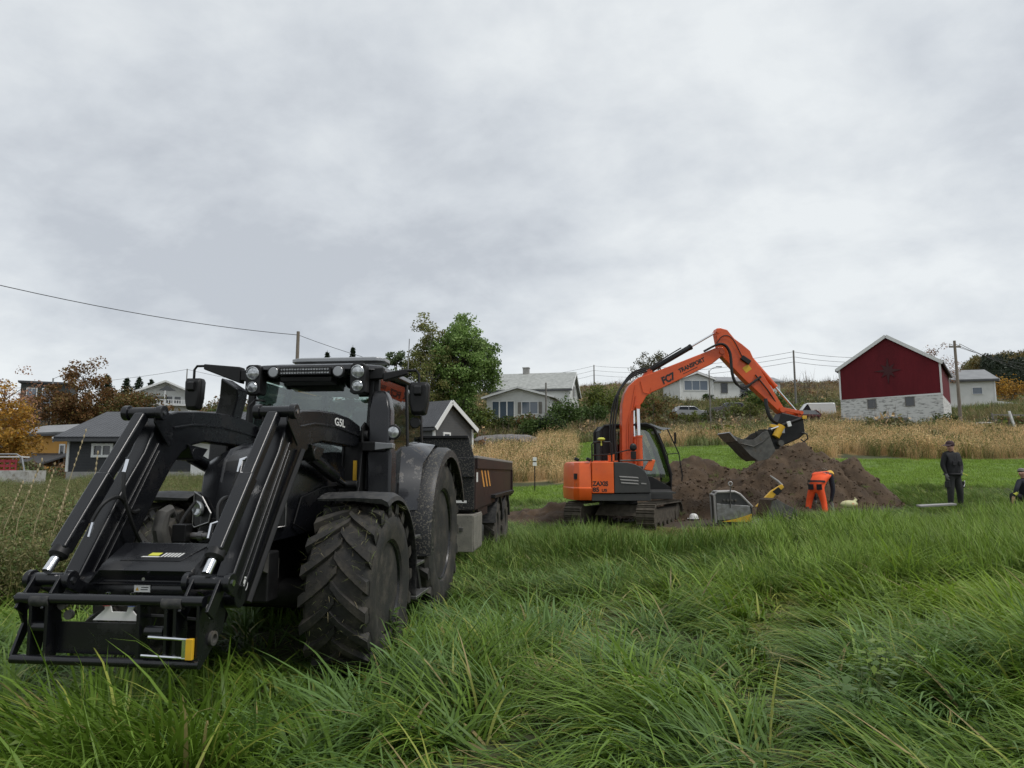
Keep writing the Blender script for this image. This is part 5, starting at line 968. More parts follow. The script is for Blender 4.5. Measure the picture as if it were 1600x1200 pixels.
MB().lathe([(.205, -.03), (.222, 0), (.205, .03)], (0, 0, .93), (0, 0, 1), 20).build('jacket_hem', 'black_cloth', man)
for q in (-.09, .10): MB().cbox((q, -.175, 1.22), (.11, .03, .12)).build('jacket_pocket', 'black_cloth', man, .01)
MB().tube([(0, -.165, 1.46), (0, -.185, 1.2), (0, -.17, .96)], .008, 5).build('zip', 'trousers', man)
for q in (-.21, .25): MB().cbox((q, -.02, .66), (.05, .15, .17)).build('cargo_pocket', 'trousers', man, .015)
MB().ball((.065, .0, 1.655), (.018, .03, .035)).build('ear', 'skin', man)
MB().ball((-.10, -.085, 1.675), .011).build('eye', 'ink', man)
MB().tube([(-.02, .10, 1.44), (.10, .11, 1.52), (.0, .12, 1.50), (-.10, .10, 1.50)], [.04, .055, .055, .035], 8).build('hood', 'black_cloth', man)
MB().tube([(.14, -.135, .97), (.33, -.13, .90)], .012, 6).build('tool_handle', 'lime_paint', man); MB().tube([(.30, -.06, .76), (.26, -.09, .66), (.22, -.10, .60)], .010, 5).build('leg_reflector', 'sticker_white', man)
# bending worker in orange
J = {'pelvis': ((0, 0, .88), (.20, .17)), 'belly': ((.04, .14, 1.06), (.20, .16)), 'chest': ((.13, .34, 1.21), (.22, .15)), 'neckb': ((.19, .50, 1.20), (.09, .08)), 'neck': ((.21, .56, 1.18), .06), 'jaw': ((.22, .63, 1.13), (.075, .08)), 'head': ((.23, .68, 1.16), (.085, .09)), 'nose': ((.23, .74, 1.07), .014),
     'shl': ((-.10, .38, 1.18), .075), 'ell': ((-.17, .46, .82), .055), 'wrl': ((-.12, .50, .50), .038), 'shr': ((.32, .34, 1.14), .085), 'elr': ((.36, .34, .78), .065), 'wrr': ((.30, .32, .47), .045),
     'hipl': ((-.10, 0, .80), .115), 'knl': ((-.20, .05, .46), .085), 'anl': ((-.24, -.04, .12), .07), 'tol': ((-.24, .12, .05), .045), 'hipr': ((.10, 0, .80), .115), 'knr': ((.17, .03, .46), .085), 'anr': ((.22, -.06, .10), .07), 'tor': ((.22, .10, .05), .045)}
K, Tm = 'hivis', 'hivis'
bn = [('pelvis', 'belly', K), ('belly', 'chest', K), ('chest', 'neckb', K), ('neckb', 'neck', 'skin'), ('neck', 'jaw', 'skin'), ('jaw', 'head', 'skin'), ('jaw', 'nose', 'skin'), ('chest', 'shl', K), ('shl', 'ell', 'navy'), ('ell', 'wrl', 'navy'), ('chest', 'shr', 'navy'), ('shr', 'elr', 'navy'), ('elr', 'wrr', 'navy'),
      ('pelvis', 'hipl', Tm), ('hipl', 'knl', Tm), ('knl', 'anl', Tm), ('anl', 'tol', 'plastic_black'), ('pelvis', 'hipr', Tm), ('hipr', 'knr', Tm), ('knr', 'anr', Tm), ('anr', 'tor', 'plastic_black')]
hand(J, bn, 'hl', 'wrl', (0, 0, -1), (0, 1, 0), 'glove_grey'); hand(J, bn, 'hr', 'wrr', (0, 0, -1), (0, 1, 0), 'glove_grey')
wk = figure('person', 'worker in orange high-visibility vest and trousers bending over beside the heap', (8.12, 19.0, .50), R(-34), J, bn, None)
MB().lathe([(.115, -.02), (.125, -.015), (.11, .01), (.10, .06), (.06, .105), (.002, .115)], (.235, .69, 1.18), (.1, .6, .8), 20).build('helmet', 'yellow_paint', wk)
def band(pts, m, nm): return MB().loft(pts, caps=False, closed=False).build(nm, m, wk)
for f, (y0, w, h) in enumerate(((.20, .215, .172), (.32, .225, .165))):
    zc = 1.09 + (y0 - .18) * .7; xc = .05 + (y0 - .18) * .25; rg = []
    for q in (0, .035): rg.append([(xc + math.cos(a) * w, y0 + q - .03 * math.sin(a), zc + math.sin(a) * h) for a in np.linspace(-.6, math.pi + .6, 18)])
    band(rg, 'reflective', 'reflective_band')
for x in (-.10, .11): MB().loft([[(x - .065, -.12, .93), (x + .065, -.125, .93), (x + .065, -.115, .78), (x - .065, -.115, .78)], [(x - .065, -.182, .93), (x + .065, -.182, .93), (x + .065, -.172, .78), (x - .065, -.172, .78)]]).build('back_pocket', 'black_cloth', wk, .01)
rg = []
for q in (0, .05): rg.append([(.01 + math.cos(a) * .222, .02 + q * .6 - .178 * math.sin(a), .97 + q + .015 * math.sin(a)) for a in np.linspace(-.3, math.pi + .3, 16)])
band(rg, 'black_cloth', 'waistband')
MB().tube([(.31, .31, .42), (.33, .28, .15)], .05, 10).build('held_pipe', 'glove_grey', wk)
# crouching person at the field edge
J = {'pelvis': ((.05, .05, .34), (.16, .14)), 'belly': ((.0, 0, .50), (.15, .125)), 'chest': ((-.04, -.03, .66), (.17, .12)), 'neckb': ((-.06, -.05, .78), (.08, .08)), 'neck': ((-.08, -.06, .83), .055), 'jaw': ((-.11, -.07, .88), (.07, .075)), 'head': ((-.12, -.06, .96), (.08, .088)), 'nose': ((-.215, -.09, .93), .014),
     'shl': ((-.20, -.05, .72), .07), 'ell': ((-.34, -.12, .55), .052), 'wrl': ((-.42, -.10, .36), .036), 'shr': ((.13, -.02, .72), .07), 'elr': ((.16, -.15, .50), .052), 'wrr': ((-.02, -.25, .38), .036),
     'hipl': ((-.06, .03, .30), .10), 'knl': ((-.42, -.06, .42), .078), 'anl': ((-.34, .0, .09), .05), 'tol': ((-.46, -.03, .05), .042), 'hipr': ((.12, .0, .30), .10), 'knr': ((-.12, -.30, .40), .078), 'anr': ((-.05, -.22, .09), .05), 'tor': ((-.16, -.28, .05), .042)}
K, Tm = 'navy', 'black_cloth'
bn = [('pelvis', 'belly', K), ('belly', 'chest', K), ('chest', 'neckb', K), ('neckb', 'neck', 'skin'), ('neck', 'jaw', 'skin'), ('jaw', 'head', 'skin'), ('jaw', 'nose', 'skin'), ('chest', 'shl', K), ('shl', 'ell', K), ('ell', 'wrl', K), ('chest', 'shr', K), ('shr', 'elr', K), ('elr', 'wrr', K),
      ('pelvis', 'hipl', Tm), ('hipl', 'knl', Tm), ('knl', 'anl', Tm), ('anl', 'tol', 'plastic_black'), ('pelvis', 'hipr', Tm), ('hipr', 'knr', Tm), ('knr', 'anr', Tm), ('anr', 'tor', 'plastic_black')]
hand(J, bn, 'hl', 'wrl', (-.3, 0, -1), (0, 1, 0), 'skin'); hand(J, bn, 'hr', 'wrr', (-.8, -.2, -.3), (0, .3, 1), 'skin')
cr_ = figure('person', 'person in dark navy clothes crouching low in the grass', (12.42, 17.2, .80), R(5), J, bn, None)
MB().lathe([(.088, -.02), (.085, .03), (.05, .065), (.002, .07)], (-.11, -.05, .97), (.25, .1, 1), 16).build('hair', 'wood_grey', cr_)
MB().tube([(-.35, -.13, .46), (-.40, -.11, .41)], .045, 8).build('cuff_band', 'lime_paint', cr_)

# ---------------------------------------------------------------- things on the ground by the trench
pc_ = thing('plate_compactor', 'grey and yellow plate compactor with raised yellow handle beside the trench', 'compactor', (5.25, 17.25, G(5.25, 17.25) - .06), R(-6))
po = [(-.36, .12), (-.38, .80), (-.30, .86), (.10, .87), (.22, .80), (.50, .50), (.50, .12)]
MB().prism(po, -.20, .30).build('body', 'digger_grey', pc_, .02)
MB().prism([(-.33, .20), (-.34, .60), (.44, .55), (.46, .36), (.30, .30), (.0, .22)], -.225, -.20).build('side_cover', 'steel', pc_, .01)
MB().prism([(-.22, .17), (.10, .24), (.47, .36), (.47, .20), (.40, .17)], -.232, -.205).build('yellow_flash', 'yellow_paint', pc_, .004)
mb = MB().tube([(-.36, -.2, .14), (-.38, -.2, .80), (-.31, -.2, .87), (.10, -.2, .88), (.22, -.2, .82), (.50, -.2, .52)], .03, 8).tube([(-.36, .3, .14), (-.38, .3, .80), (-.31, .3, .87), (.10, .3, .88), (.22, .3, .82), (.50, .3, .52)], .03, 8)
for x, z in ((-.38, .80), (-.31, .87), (.10, .88)): mb.tube([(x, -.2, z), (x, .3, z)], .03, 8)
mb.build('guard_frame', 'rail_light', pc_)
for k in range(4): MB().cyl((-.16 + k * .09, -.21, .68), (-.16 + k * .09, -.26, .68), .028, 10).build('engine_fin', 'steel_worn', pc_)
MB().prism([(-.50, .06), (-.42, .0), (.50, .0), (.62, .10), (.60, .13), (.48, .04), (-.40, .04), (-.48, .09)], -.28, .38).build('base_plate', 'steel_worn', pc_, .01)
MB().tube([(-.02, -.24, .5), (-.0, -.24, 1.05)], .014, 6).build('lifting_bar', 'steel_worn', pc_); MB().lathe([(.045, -.012), (.06, 0), (.045, .012), (.03, 0)], (0, -.24, 1.07), (0, 1, 0), 14, closed=True).build('lifting_eye', 'rail_light', pc_)
hn = MB().loft([[(.62, y, .52), (.78, y, .46), (1.12, y, .82), (1.30, y, .98), (1.26, y, 1.06), (1.0, y, .90)] for y in (-.02, .10)]).build('handle', 'yellow_paint', pc_, .015)
MB().loft([[(1.02, y, .88), (1.13, y, .79), (1.25, y, .90), (1.16, y, .99)] for y in (-.03, .11)]).build('black_band', 'plastic_black', hn)
MB().tube([(1.27, .04, 1.02), (1.18, .04, 1.12), (1.05, .04, 1.22), (1.0, .04, 1.26)], [.035, .03, .022, .014], 8).build('lever', 'rail_light', hn)
db = thing('digging_bucket', 'muddy grey digging bucket lying in the grass beside the compactor', 'bucket', (5.95, 16.7, G(5.95, 16.7) - .02), R(8))
sd_ = [(-.12, .30), (-.02, .62), (.10, .66), (.34, .52), (.60, .40), (.64, .22), (.30, .08), (-.02, .05)]
for y in (-.28, .26): MB().prism(sd_, y, y + .025).build('side_plate', 'steel_worn', db, .008)
MB().prism([(-.12, .30), (-.02, .62), (.10, .66), (.12, .63), (.01, .60), (-.09, .30), (-.01, .07), (-.02, .05)], -.28, .28).build('back_plate', 'soil', db)
MB().prism([(.10, .66), (.34, .52), (.60, .40), (.64, .22), (.61, .22), (.58, .38), (.33, .49), (.10, .63)], -.255, .26).build('shell', 'steel_worn', db)
for k in range(4): MB().prism([(-.02, .10), (-.42, -.02), (-.60, -.06), (-.44, .03), (-.04, .18)], -.28 + k * .16, -.18 + k * .16).build('tooth', 'steel', db, .01)
hm = thing('hard_hat', 'white hard hat lying on the bare soil by the excavator', 'hard hat', (4.80, 18.9, top(4.80, 18.9) + .01), R(30))
MB().lathe([(.115, .02), (.118, .05), (.10, .11), (.06, .145), (.002, .155)], (0, 0, 0), (.1, 0, 1), 20).build('shell', 'white_paint', hm); MB().prism([(-.17, -.06), (-.10, -.13), (.10, -.12), (.13, 0), (.10, .12), (-.10, .13), (-.17, .06)], .012, .028, 'z').build('brim', 'white_paint', hm)
bd = MB().cbox((0, 0, 0), (.95, .16, .04)).build('plank', 'rail_light', None, .004); bd.location = (10.35, 17.4, G(10.35, 17.4) + .30); bd.rotation_euler = (R(6), R(-2.5), R(6)); tag(bd, 'grey plank lying on the flattened grass before the standing person', 'plank')
bg_ = MB().ball((0, 0, .08), (.22, .14, .10), 14, 8).tube([(.12, 0, .14), (.2, .02, .2), (.16, .03, .24)], [.05, .03, .015], 6).build('sack', 'lime_paint'); bg_.location = (8.55, 18.1, G(8.55, 18.1) + .22); bg_.data.materials[0] = mat('sack_pale', (.55, .53, .30), .8, c2=(.62, .25, .12), scale=9, lo=.6, hi=.66); tag(bg_, 'pale crumpled sack with a red print lying in the grass', 'sack')
sk = thing('marker_stake', 'thin metal stake with two white blocks standing at the edge of the tall dry grass', 'stake', (.93, 29, G(.93, 29)), 0)
MB().cyl((0, 0, -.2), (0, 0, 1.25), .022, 8).build('rod', 'plastic_black', sk)
for z in (1.12, 1.32): MB().cbox((0, 0, z), (.16, .12, .15)).build('block', 'white_paint', sk, .01)
MB().cbox((0, 0, 1.22), (.10, .1, .05)).build('spacer', 'digger_grey', sk)

# ---------------------------------------------------------------- parked vehicles and yard things
def car(name, label, cat, x, y, rz, m, L=4.3, H=1.45, W=1.75, z=None, van=False):
    t = thing(name, label, cat, (x, y, G(x, y) if z is None else z), rz); a = L / 2
    side_ = [(-a, .35), (-a, .85), (-a + .1, .95), (-a + .35, H - .05), (-a + .7, H), (a * .15, H), (a * .45, .98), (a * .92, .85), (a, .6), (a, .32)] if not van else [(-a, .35), (-a, 1.0), (-a + .08, H - .06), (-a + .2, H), (a * .35, H), (a * .62, 1.15), (a * .95, .95), (a, .7), (a, .32)]
    def sec(y, k, zz): return [(p[0] * k, y, p[1] if p[1] < .96 else .96 + (p[1] - .96) * zz) for p in side_]
    MB().loft([sec(-W / 2, .97, .94), sec(-W / 2 + .10, 1, 1), sec(W / 2 - .10, 1, 1), sec(W / 2, .97, .94)]).build('body', m, t, .03)
    if van: wins = [[(a * .16, 1.15), (a * .30, H - .15), (a * .36, H - .18), (a * .58, 1.15)]]
    else: wins = [[(-a + .38, .98), (-a + .55, H - .10), (-a * .25, H - .09), (-a * .25, .98)], [(-a * .2, .98), (-a * .2, H - .09), (a * .12, H - .10), (a * .38, .98)]]
    for s in (-1, 1):
        for w in wins: MB().prism(w, s * (W / 2 - .01), s * (W / 2 + .01)).build('window', 'window_dark', t)
        for xx in (-a * .62, a * .64):
            wl_ = MB().cyl((xx, s * (W / 2 - .2), .31), (xx, s * (W / 2 + .01), .31), .31, 20).build('wheel', 'rubber', t); MB().cyl((xx, s * (W / 2), .31), (xx, s * (W / 2 + .015), .31), .19, 14).build('rim', 'steel', wl_)
    MB().box(a * .18, a * .36, -W / 2 + .15, W / 2 - .15, H - .32, H - .1).build('windscreen', 'window_dark', t)
    return t
car('parked_car', 'silver estate car half hidden by scrub below the bungalow', 'car', 22.3, 88, R(8), 'car_silver')
car('parked_car', 'dark grey car behind the bushes below the bungalow', 'car', 27.6, 90, R(175), 'car_grey')
car('parked_van', 'white van parked behind the little maroon shed', 'van', 34.5, 80.5, R(170), 'van_white', 4.6, 2.0, 1.85, van=True)
shd = gable_house('small_shed', 'little maroon pump house with a dark roof in front of the white van', 'shed', (26.0, 62, G(26, 62)), R(10), 1.5, 1.2, .85, .35, 'shed_maroon', 'roof_flat', .12, .12, .06, trim='shed_maroon', sink=.5)
mat('board_dirty', (.46, .46, .44), .7, c2=(.30, .29, .26), scale=3, dust=((.16, .14, .10), 6.0, .55, .15))
ut = thing('utility_trailer', 'white sided utility trailer loaded with a red crate at the field edge', 'trailer', (-23.4, 33.5, G(-23.4, 33.5) - .05), R(4))
MB().box(-2.6, .95, -.7, .7, .45, .55).build('bed', 'galv', ut)
for (x0, x1, y0, y1) in ((-2.6, .95, -.72, -.66), (-2.6, .95, .66, .72), (.90, .96, -.65, .65), (-2.66, -2.6, -.65, .65)): MB().box(x0, x1, y0, y1, .40, 1.15).build('side_board', 'board_dirty', ut, .01)
MB().tube([(-2.5, -.6, 1.15), (-2.5, -.6, 1.9), (.3, -.6, 1.9), (.55, -.6, 1.75), (.7, -.6, 1.15)], .04, 8).build('hoop', 'galv', ut)
for s in (-1, 1): MB().cyl((-.8, s * .74, .3), (-.8, s * .9, .3), .3, 18).build('wheel', 'rubber', ut)
rc = thing('crate', 'red plastic lattice crate inside the utility trailer', 'crate', (-23.9, 33.5, G(-23.4, 33.5) + .55), R(4))
for k in range(5): MB().box(-1.6, .75, -.5, -.46, .05 + k * .22, .17 + k * .22).build('slat', 'red_plastic', rc)
for k in range(10): MB().box(-1.6 + k * .255, -1.54 + k * .255, -.52, -.50, 0, 1.06).build('slat', 'red_plastic', rc)
MB().box(-1.6, .75, -.44, .5, 0, .06).build('floor', 'red_plastic', rc); MB().box(-1.6, .75, -.46, .46, 1.16, 1.22).build('white_lid', 'white_paint', rc)
fe = thing('rail_fence', 'weathered wooden rail fence on the rise beside the barn', 'fence', (41.0, 60, G(41, 60)), R(8))
for k in range(5): MB().box(k * 1.9 - .06, k * 1.9 + .06, -.06, .06, -.6, 1.2).build('post', 'wood_grey', fe)
for z in (.55, 1.0): MB().box(-.1, 7.7, -.09, -.06, z, z + .12).build('rail', 'wood_grey', fe)
wp = MB().beam((0, 0, -.3), (-.5, 0, 1.6), .14, .14).build('white_post', 'white_paint'); wp.location = (39.8, 55.5, G(39.8, 55.5)); tag(wp, 'leaning white post on the rise beside the barn', 'post')
wt = thing('garden_table', 'small white table standing before the rail fence', 'table', (37.6, 56, G(37.6, 56)), R(10)); MB().box(-.5, .5, -.3, .3, .62, .68).build('table_top', 'white_paint', wt)
for sx in (-.45, .45):
    for sy in (-.25, .25): MB().box(sx - .03, sx + .03, sy - .03, sy + .03, -.2, .62).build('leg', 'white_paint', wt)
rk = bmesh.new(); bmesh.ops.create_icosphere(rk, subdivisions=4, radius=1)
for v in rk.verts: n0 = float(vnoise(v.co.x * 2 + 9, v.co.y * 2 + v.co.z * 3, 77, 1.3, 3)); v.co *= 1 + .22 * n0; v.co.x *= 3.4; v.co.y *= 1.6; v.co.z *= .95
me = bpy.data.meshes.new('rock_outcrop'); rk.to_mesh(me); rk.free(); ro_ = link('rock_outcrop', me, None, 'rock'); ro_.location = (-0.2, 57, G(-.2, 57) + .2); tag(ro_, 'grey rock outcrop below the bushes of the white house', 'rock')
for f in me.polygons: f.use_smooth = True
# ---------------------------------------------------------------- trees and bushes
def pick(cols, n, r): c = np.array(cols)[r.integers(0, len(cols), n)]; return c * r.uniform(.75, 1.25, (n, 1))
def tree(name, label, x, y, ztop, cw, chh, cols, n=5200, trunk='bark', leaf=.16, clumps=75, group=None, lean=0, seed=1, spread=.55, base=None, flat=1.0, tr=.16):
    r = np.random.default_rng(seed); g0 = G(x, y) if base is None else base; h = ztop - g0; t = thing(name, label, 'tree', (x, y, g0), 0, group)
    cz_ = h - chh / 2; C0 = []
    while len(C0) < clumps:
        p = r.normal(size=3); p /= np.linalg.norm(p); k = r.uniform(.25, 1) ** .5; q = p * k
        wob = 1 + .28 * float(vnoise(p[0] * 3 + seed, p[1] * 3 + p[2] * 2.3, seed, 1.0, 2)); taper = 1 - .12 * max(q[2], 0)
        C0.append((q[0] * cw / 2 * wob * taper + lean * (q[2] + 1) * .3, q[1] * cw / 2 * wob * taper, cz_ + q[2] * chh / 2 * wob * flat))
    C0 = np.array(C0); mb = MB(); top_ = Vector((lean * .5, 0, h - chh * .22)); mid = Vector((lean * .2 + r.normal() * .15, r.normal() * .15, h * .5))
    mb.tube([(0, 0, -.4), tuple(mid * .5), tuple(mid), tuple(top_)], [tr * h / 9, tr * .8 * h / 9, tr * .55 * h / 9, .02], 8)
    for k in range(0, clumps, 2):
        c = Vector(C0[k]); f = max(.25, min(.95, (c.z - chh * .25) / max(top_.z, .1))); s_ = mid * (f / .5) if f < .5 else mid.lerp(top_, (f - .5) / .5)
        m_ = s_.lerp(c, .55) + Vector((0, 0, .12 * (c - s_).length)); mb.tube([tuple(s_), tuple(m_), tuple(c)], [.05 * h / 9, .03 * h / 9, .012], 5)
    mb.build('trunk', trunk, t)
    per = n // clumps; rad = cw * .5 * spread * r.uniform(.35, .62, clumps); ctr = np.repeat(C0, per, 0); off = r.normal(size=(len(ctr), 3)); off /= np.linalg.norm(off, axis=1)[:, None]
    P_ = ctr + off * (r.uniform(0, 1, (len(ctr), 1)) ** .45) * np.repeat(rad, per)[:, None] * np.array([1, 1, .72]); tone = np.repeat(r.uniform(.72, 1.25, clumps), per)[:, None]
    V_, T_, C_ = leaves(P_, leaf * r.uniform(.6, 1.25, len(P_)), pick(cols, len(P_), r) * tone, r=r); trimesh('crown', V_, T_, C_, 'leaf', t); return t
GRN = [(.060, .105, .026), (.080, .130, .034), (.10, .15, .044)]; OLV = [(.125, .125, .040), (.155, .145, .050), (.095, .105, .034)]; ORG = [(.42, .22, .035), (.50, .28, .045), (.32, .17, .035), (.36, .24, .055)]
BRN = [(.19, .095, .04), (.24, .125, .05), (.15, .09, .038), (.20, .145, .05)]; PNK = [(.33, .18, .115), (.40, .22, .14), (.27, .15, .085)]; DRK = [(.018, .032, .016), (.026, .042, .02)]; YGR = [(.18, .21, .042), (.14, .175, .04), (.105, .14, .036)]
tree('deciduous_tree', 'tall green tree rising behind the trailer and the grey outbuilding', -5.0, 70, 17.4, 6.8, 10.0, [(.17, .27, .07), (.22, .33, .095), (.27, .37, .13), (.13, .21, .06)], 24000, leaf=.15, clumps=190, seed=3)
tree('birch_tree', 'olive brown weeping birch beside the tall green tree', -8.2, 69.5, 17.3, 6.0, 11.5, [(.22, .22, .075), (.19, .21, .065), (.17, .21, .07), (.25, .23, .09)], 13000, 'bark_birch', .13, 130, seed=5)
tree('deciduous_tree', 'small pale green tree leaning out beside the weeping birch', -11.5, 69, 14.0, 3.6, 6.0, [(.13, .17, .085), (.10, .14, .06)], 4500, 'bark', .15, 46, seed=6)
tree('birch_tree', 'orange autumn birch filling the field edge beside the yellow house', -32.2, 43, 7.5, 5.0, 6.6, ORG, 11000, 'bark_birch', .10, 110, seed=8)
tree('autumn_tree', 'pinkish bare autumn tree behind the orange birch', -42.0, 58, 10.3, 5.6, 6.5, PNK, 2600, 'bark', .10, 60, seed=9)
tree('autumn_tree', 'rust brown spreading tree between the dark house and the chalet', -47.5, 78, 13.6, 7.0, 8.0, BRN, 9000, 'bark', .15, 90, seed=10)
tree('autumn_tree', 'low olive brown tree spreading beside the rust brown one, nearer the chalet', -43.0, 79, 11.2, 7.5, 6.4, BRN + OLV, 8000, 'bark', .15, 80, seed=11)
tree('autumn_tree', 'brown tree crown overlapping the dark house', -51.0, 77, 10.6, 6.5, 6.5, BRN, 4200, 'bark', .15, 70, seed=13)
tree('birch_tree', 'thin grey green birch on the hillside behind the excavator boom', 19.8, 100, 19.4, 5.2, 7.0, [(.11, .11, .06), (.085, .09, .045), (.13, .115, .065)], 3600, 'bark', .13, 70, seed=14)
tree('autumn_tree', 'bare reddish rowan standing behind the red barn', 48.2, 80, 16.3, 5.4, 7.0, PNK + [(.12, .10, .08)], 2300, 'bark', .10, 70, seed=15)
tree('autumn_tree', 'small brown tree growing below the excavator boom', 14.6, 72, 9.7, 3.6, 4.0, BRN + OLV, 2000, 'bark', .12, 36, seed=16)
def spruce(label, x, y, ztop, w, seed, h=None, group=None):
    r = np.random.default_rng(seed); g0 = G(x, y) if h is None else ztop - h; hh = ztop - g0; t = thing('spruce_tree', label, 'tree', (x, y, g0), 0, group)
    MB().tube([(0, 0, -.3), (0, 0, hh)], [.02 * hh + .05, .02], 7).build('trunk', 'bark', t); P_ = []; 
    for k in range(26):
        f = k / 26; z = hh * (.08 + .9 * f); rr = w / 2 * (1 - f) ** .8 + .06
        for b in range(9):
            a = r.uniform(0, 6.28); L_ = rr * r.uniform(.7, 1.12)
            for q in np.linspace(.1, 1, 9): P_.append((math.cos(a) * L_ * q + r.normal() * .05, math.sin(a) * L_ * q + r.normal() * .05, z - .22 * L_ * q + r.normal() * .05))
    P_ = np.array(P_); V_, T_, C_ = leaves(P_, .026 * hh * r.uniform(.7, 1.2, len(P_)) + .03, pick(DRK, len(P_), r), .1, .4, r); trimesh('crown', V_, T_, C_, 'leaf', t)
for k, (px, zt, wd, lab) in enumerate(((-72.0, 19.2, 6.4, 'dark spruce standing a little apart beside the chalet'), (-68.4, 18.6, 6.2, 'broad dark spruce in the row beside the chalet'), (-66.2, 18.8, 5.6, 'slim dark spruce in the row beside the chalet'), (-64.0, 18.4, 5.8, 'last dark spruce of the row, next to the chalet'))): spruce(lab, px, 124, zt, wd, 30 + k)
spruce('small dark spruce tip behind the cab roof, nearer the brown pole', -29.0, 109, 20.8, 3.0, 40); spruce('small dark spruce tip behind the cab roof beside the aerial', -25.0, 109, 21.6, 3.2, 41)
def bush(label, x, y, w, d, h, cols, n=1500, leaf=.12, seed=1, z=None, group=None):
    r = np.random.default_rng(seed + 100); t = thing('bush', label, 'bush', (x, y, G(x, y) if z is None else z), 0, group); k = max(8, int(n / 60)); C0 = []
    for q in range(k):
        a = r.uniform(0, 6.28); rr = r.uniform(.1, 1) ** .5 * .8; zz = r.uniform(.25, 1) * math.sqrt(max(.05, 1 - rr * rr)); C0.append((math.cos(a) * rr * w / 2, math.sin(a) * rr * d / 2, zz * h * .88))
    C0 = np.array(C0); mb = MB()
    for q in range(0, k, 2): mb.tube([(C0[q][0] * .15, C0[q][1] * .15, -.2), tuple(C0[q] * np.array([.6, .6, .6])), tuple(C0[q])], [.03, .02, .008], 4)
    mb.build('stems', 'bark', t); per = n // k; off = r.normal(size=(k * per, 3)); off /= np.linalg.norm(off, axis=1)[:, None]
    P_ = np.repeat(C0, per, 0) + off * (r.uniform(0, 1, (k * per, 1)) ** .5) * min(w, h) * .27; P_[:, 2] = np.maximum(P_[:, 2], .02)
    V_, T_, C_ = leaves(P_, leaf * r.uniform(.6, 1.3, len(P_)), pick(cols, len(P_), r) * np.repeat(r.uniform(.7, 1.25, k), per)[:, None], r=r); trimesh('foliage', V_, T_, C_, 'leaf', t)
bush('bright yellow green bush at the porch corner of the white house', -3.4, 71, 3.6, 3, 2.9, YGR, 2600, .13, 1)
bush('dark bush below the glazed porch of the white house', -.8, 71.5, 3.0, 2.5, 1.7, GRN + OLV, 1800, .12, 2)
bush('brownish bush under the porch window of the white house', 1.4, 72, 3.2, 2.5, 1.9, BRN + OLV + GRN, 2200, .12, 3)
bush('large green bush hiding the gable corner of the white house', 5.9, 76, 3.8, 3, 3.4, GRN, 2800, .14, 4)
bush('round dark green shrub at the foot of the thin grey pole', 3.6, 66, 3.2, 2.6, 2.5, DRK + GRN, 2200, .12, 5)
bush('dark green shrub above the rock outcrop', 1.6, 65.5, 2.4, 2.2, 2.1, GRN, 1500, .12, 6)
bush('small green shrub next to the outbuilding gable', -4.3, 62, 2.6, 2.2, 2.0, GRN + YGR, 1300, .12, 7)
bush('broad light green willow on the slope behind the gable of the white house', 12.0, 90, 6.5, 4, 4.2, YGR, 3000, .16, 8)
bush('olive willow beside the light green one on the slope', 16.5, 88, 5.0, 4, 3.6, OLV + YGR, 2400, .15, 9)
bush('dark green shrub below the light green willow', 9.0, 80, 4.5, 3, 2.6, GRN, 2000, .14, 10)
bush('dark juniper against the bungalow wall', 36.4, 107, 3.4, 2.4, 1.9, DRK, 1700, .12, 11)
bush('small juniper at the corner of the bungalow window', 30.0, 107.5, 1.8, 1.6, 1.4, DRK + GRN, 700, .11, 12)
bush('scrubby bush in front of the parked cars', 23.5, 80.5, 5.0, 3, 2.0, OLV + GRN, 2000, .12, 13)
bush('straggly bush in front of the silver estate car', 20.8, 83.5, 4.0, 2.5, 1.7, OLV + YGR, 1500, .11, 33)
bush('wide scrub bush hiding the dark grey car', 26.8, 82, 6.0, 3, 2.4, OLV + YGR, 2400, .12, 14)
bush('green scrub bush between the bungalow and the digger arm', 33.0, 92, 6.0, 4, 3.2, YGR + GRN, 2600, .15, 15)
bush('weedy bush at the foot of the barn corner next to the pole', 34.8, 57.2, 3.6, 1.8, 1.4, OLV + GRN, 1800, .09, 16)
bush('low weeds along the barn door', 31.5, 58.5, 4.0, 1.5, .8, OLV + GRN, 1500, .08, 17)
bush('reddish brown thicket on the rise beside the barn', 41.0, 57, 6.0, 3, 1.3, BRN + OLV, 2200, .09, 18)
bush('golden bush at the forest edge beyond the farmhouse', 72.0, 102, 5.5, 4, 4.4, ORG, 1800, .16, 19)
bush('round dark pine bush beside the chalet', -57.5, 112, 5.0, 4, 3.4, DRK, 1700, .15, 20, z=9.6)
bush('green bush behind the exhaust stack', -33.5, 82, 7.0, 5, 5.0, GRN + OLV, 2600, .16, 21)
bush('olive bush on the slope beneath the brown roofed house', -40.0, 100, 8.0, 5, 5.0, OLV + BRN, 2600, .17, 22)
bush('dark green hedge bush behind the garage roof', -27.0, 70, 8.0, 4, 4.6, GRN + BRN, 2600, .15, 23)
bush('brown hedge bush behind the tractor bonnet', -18.0, 58, 8.0, 4, 2.6, OLV + BRN, 2200, .13, 24)

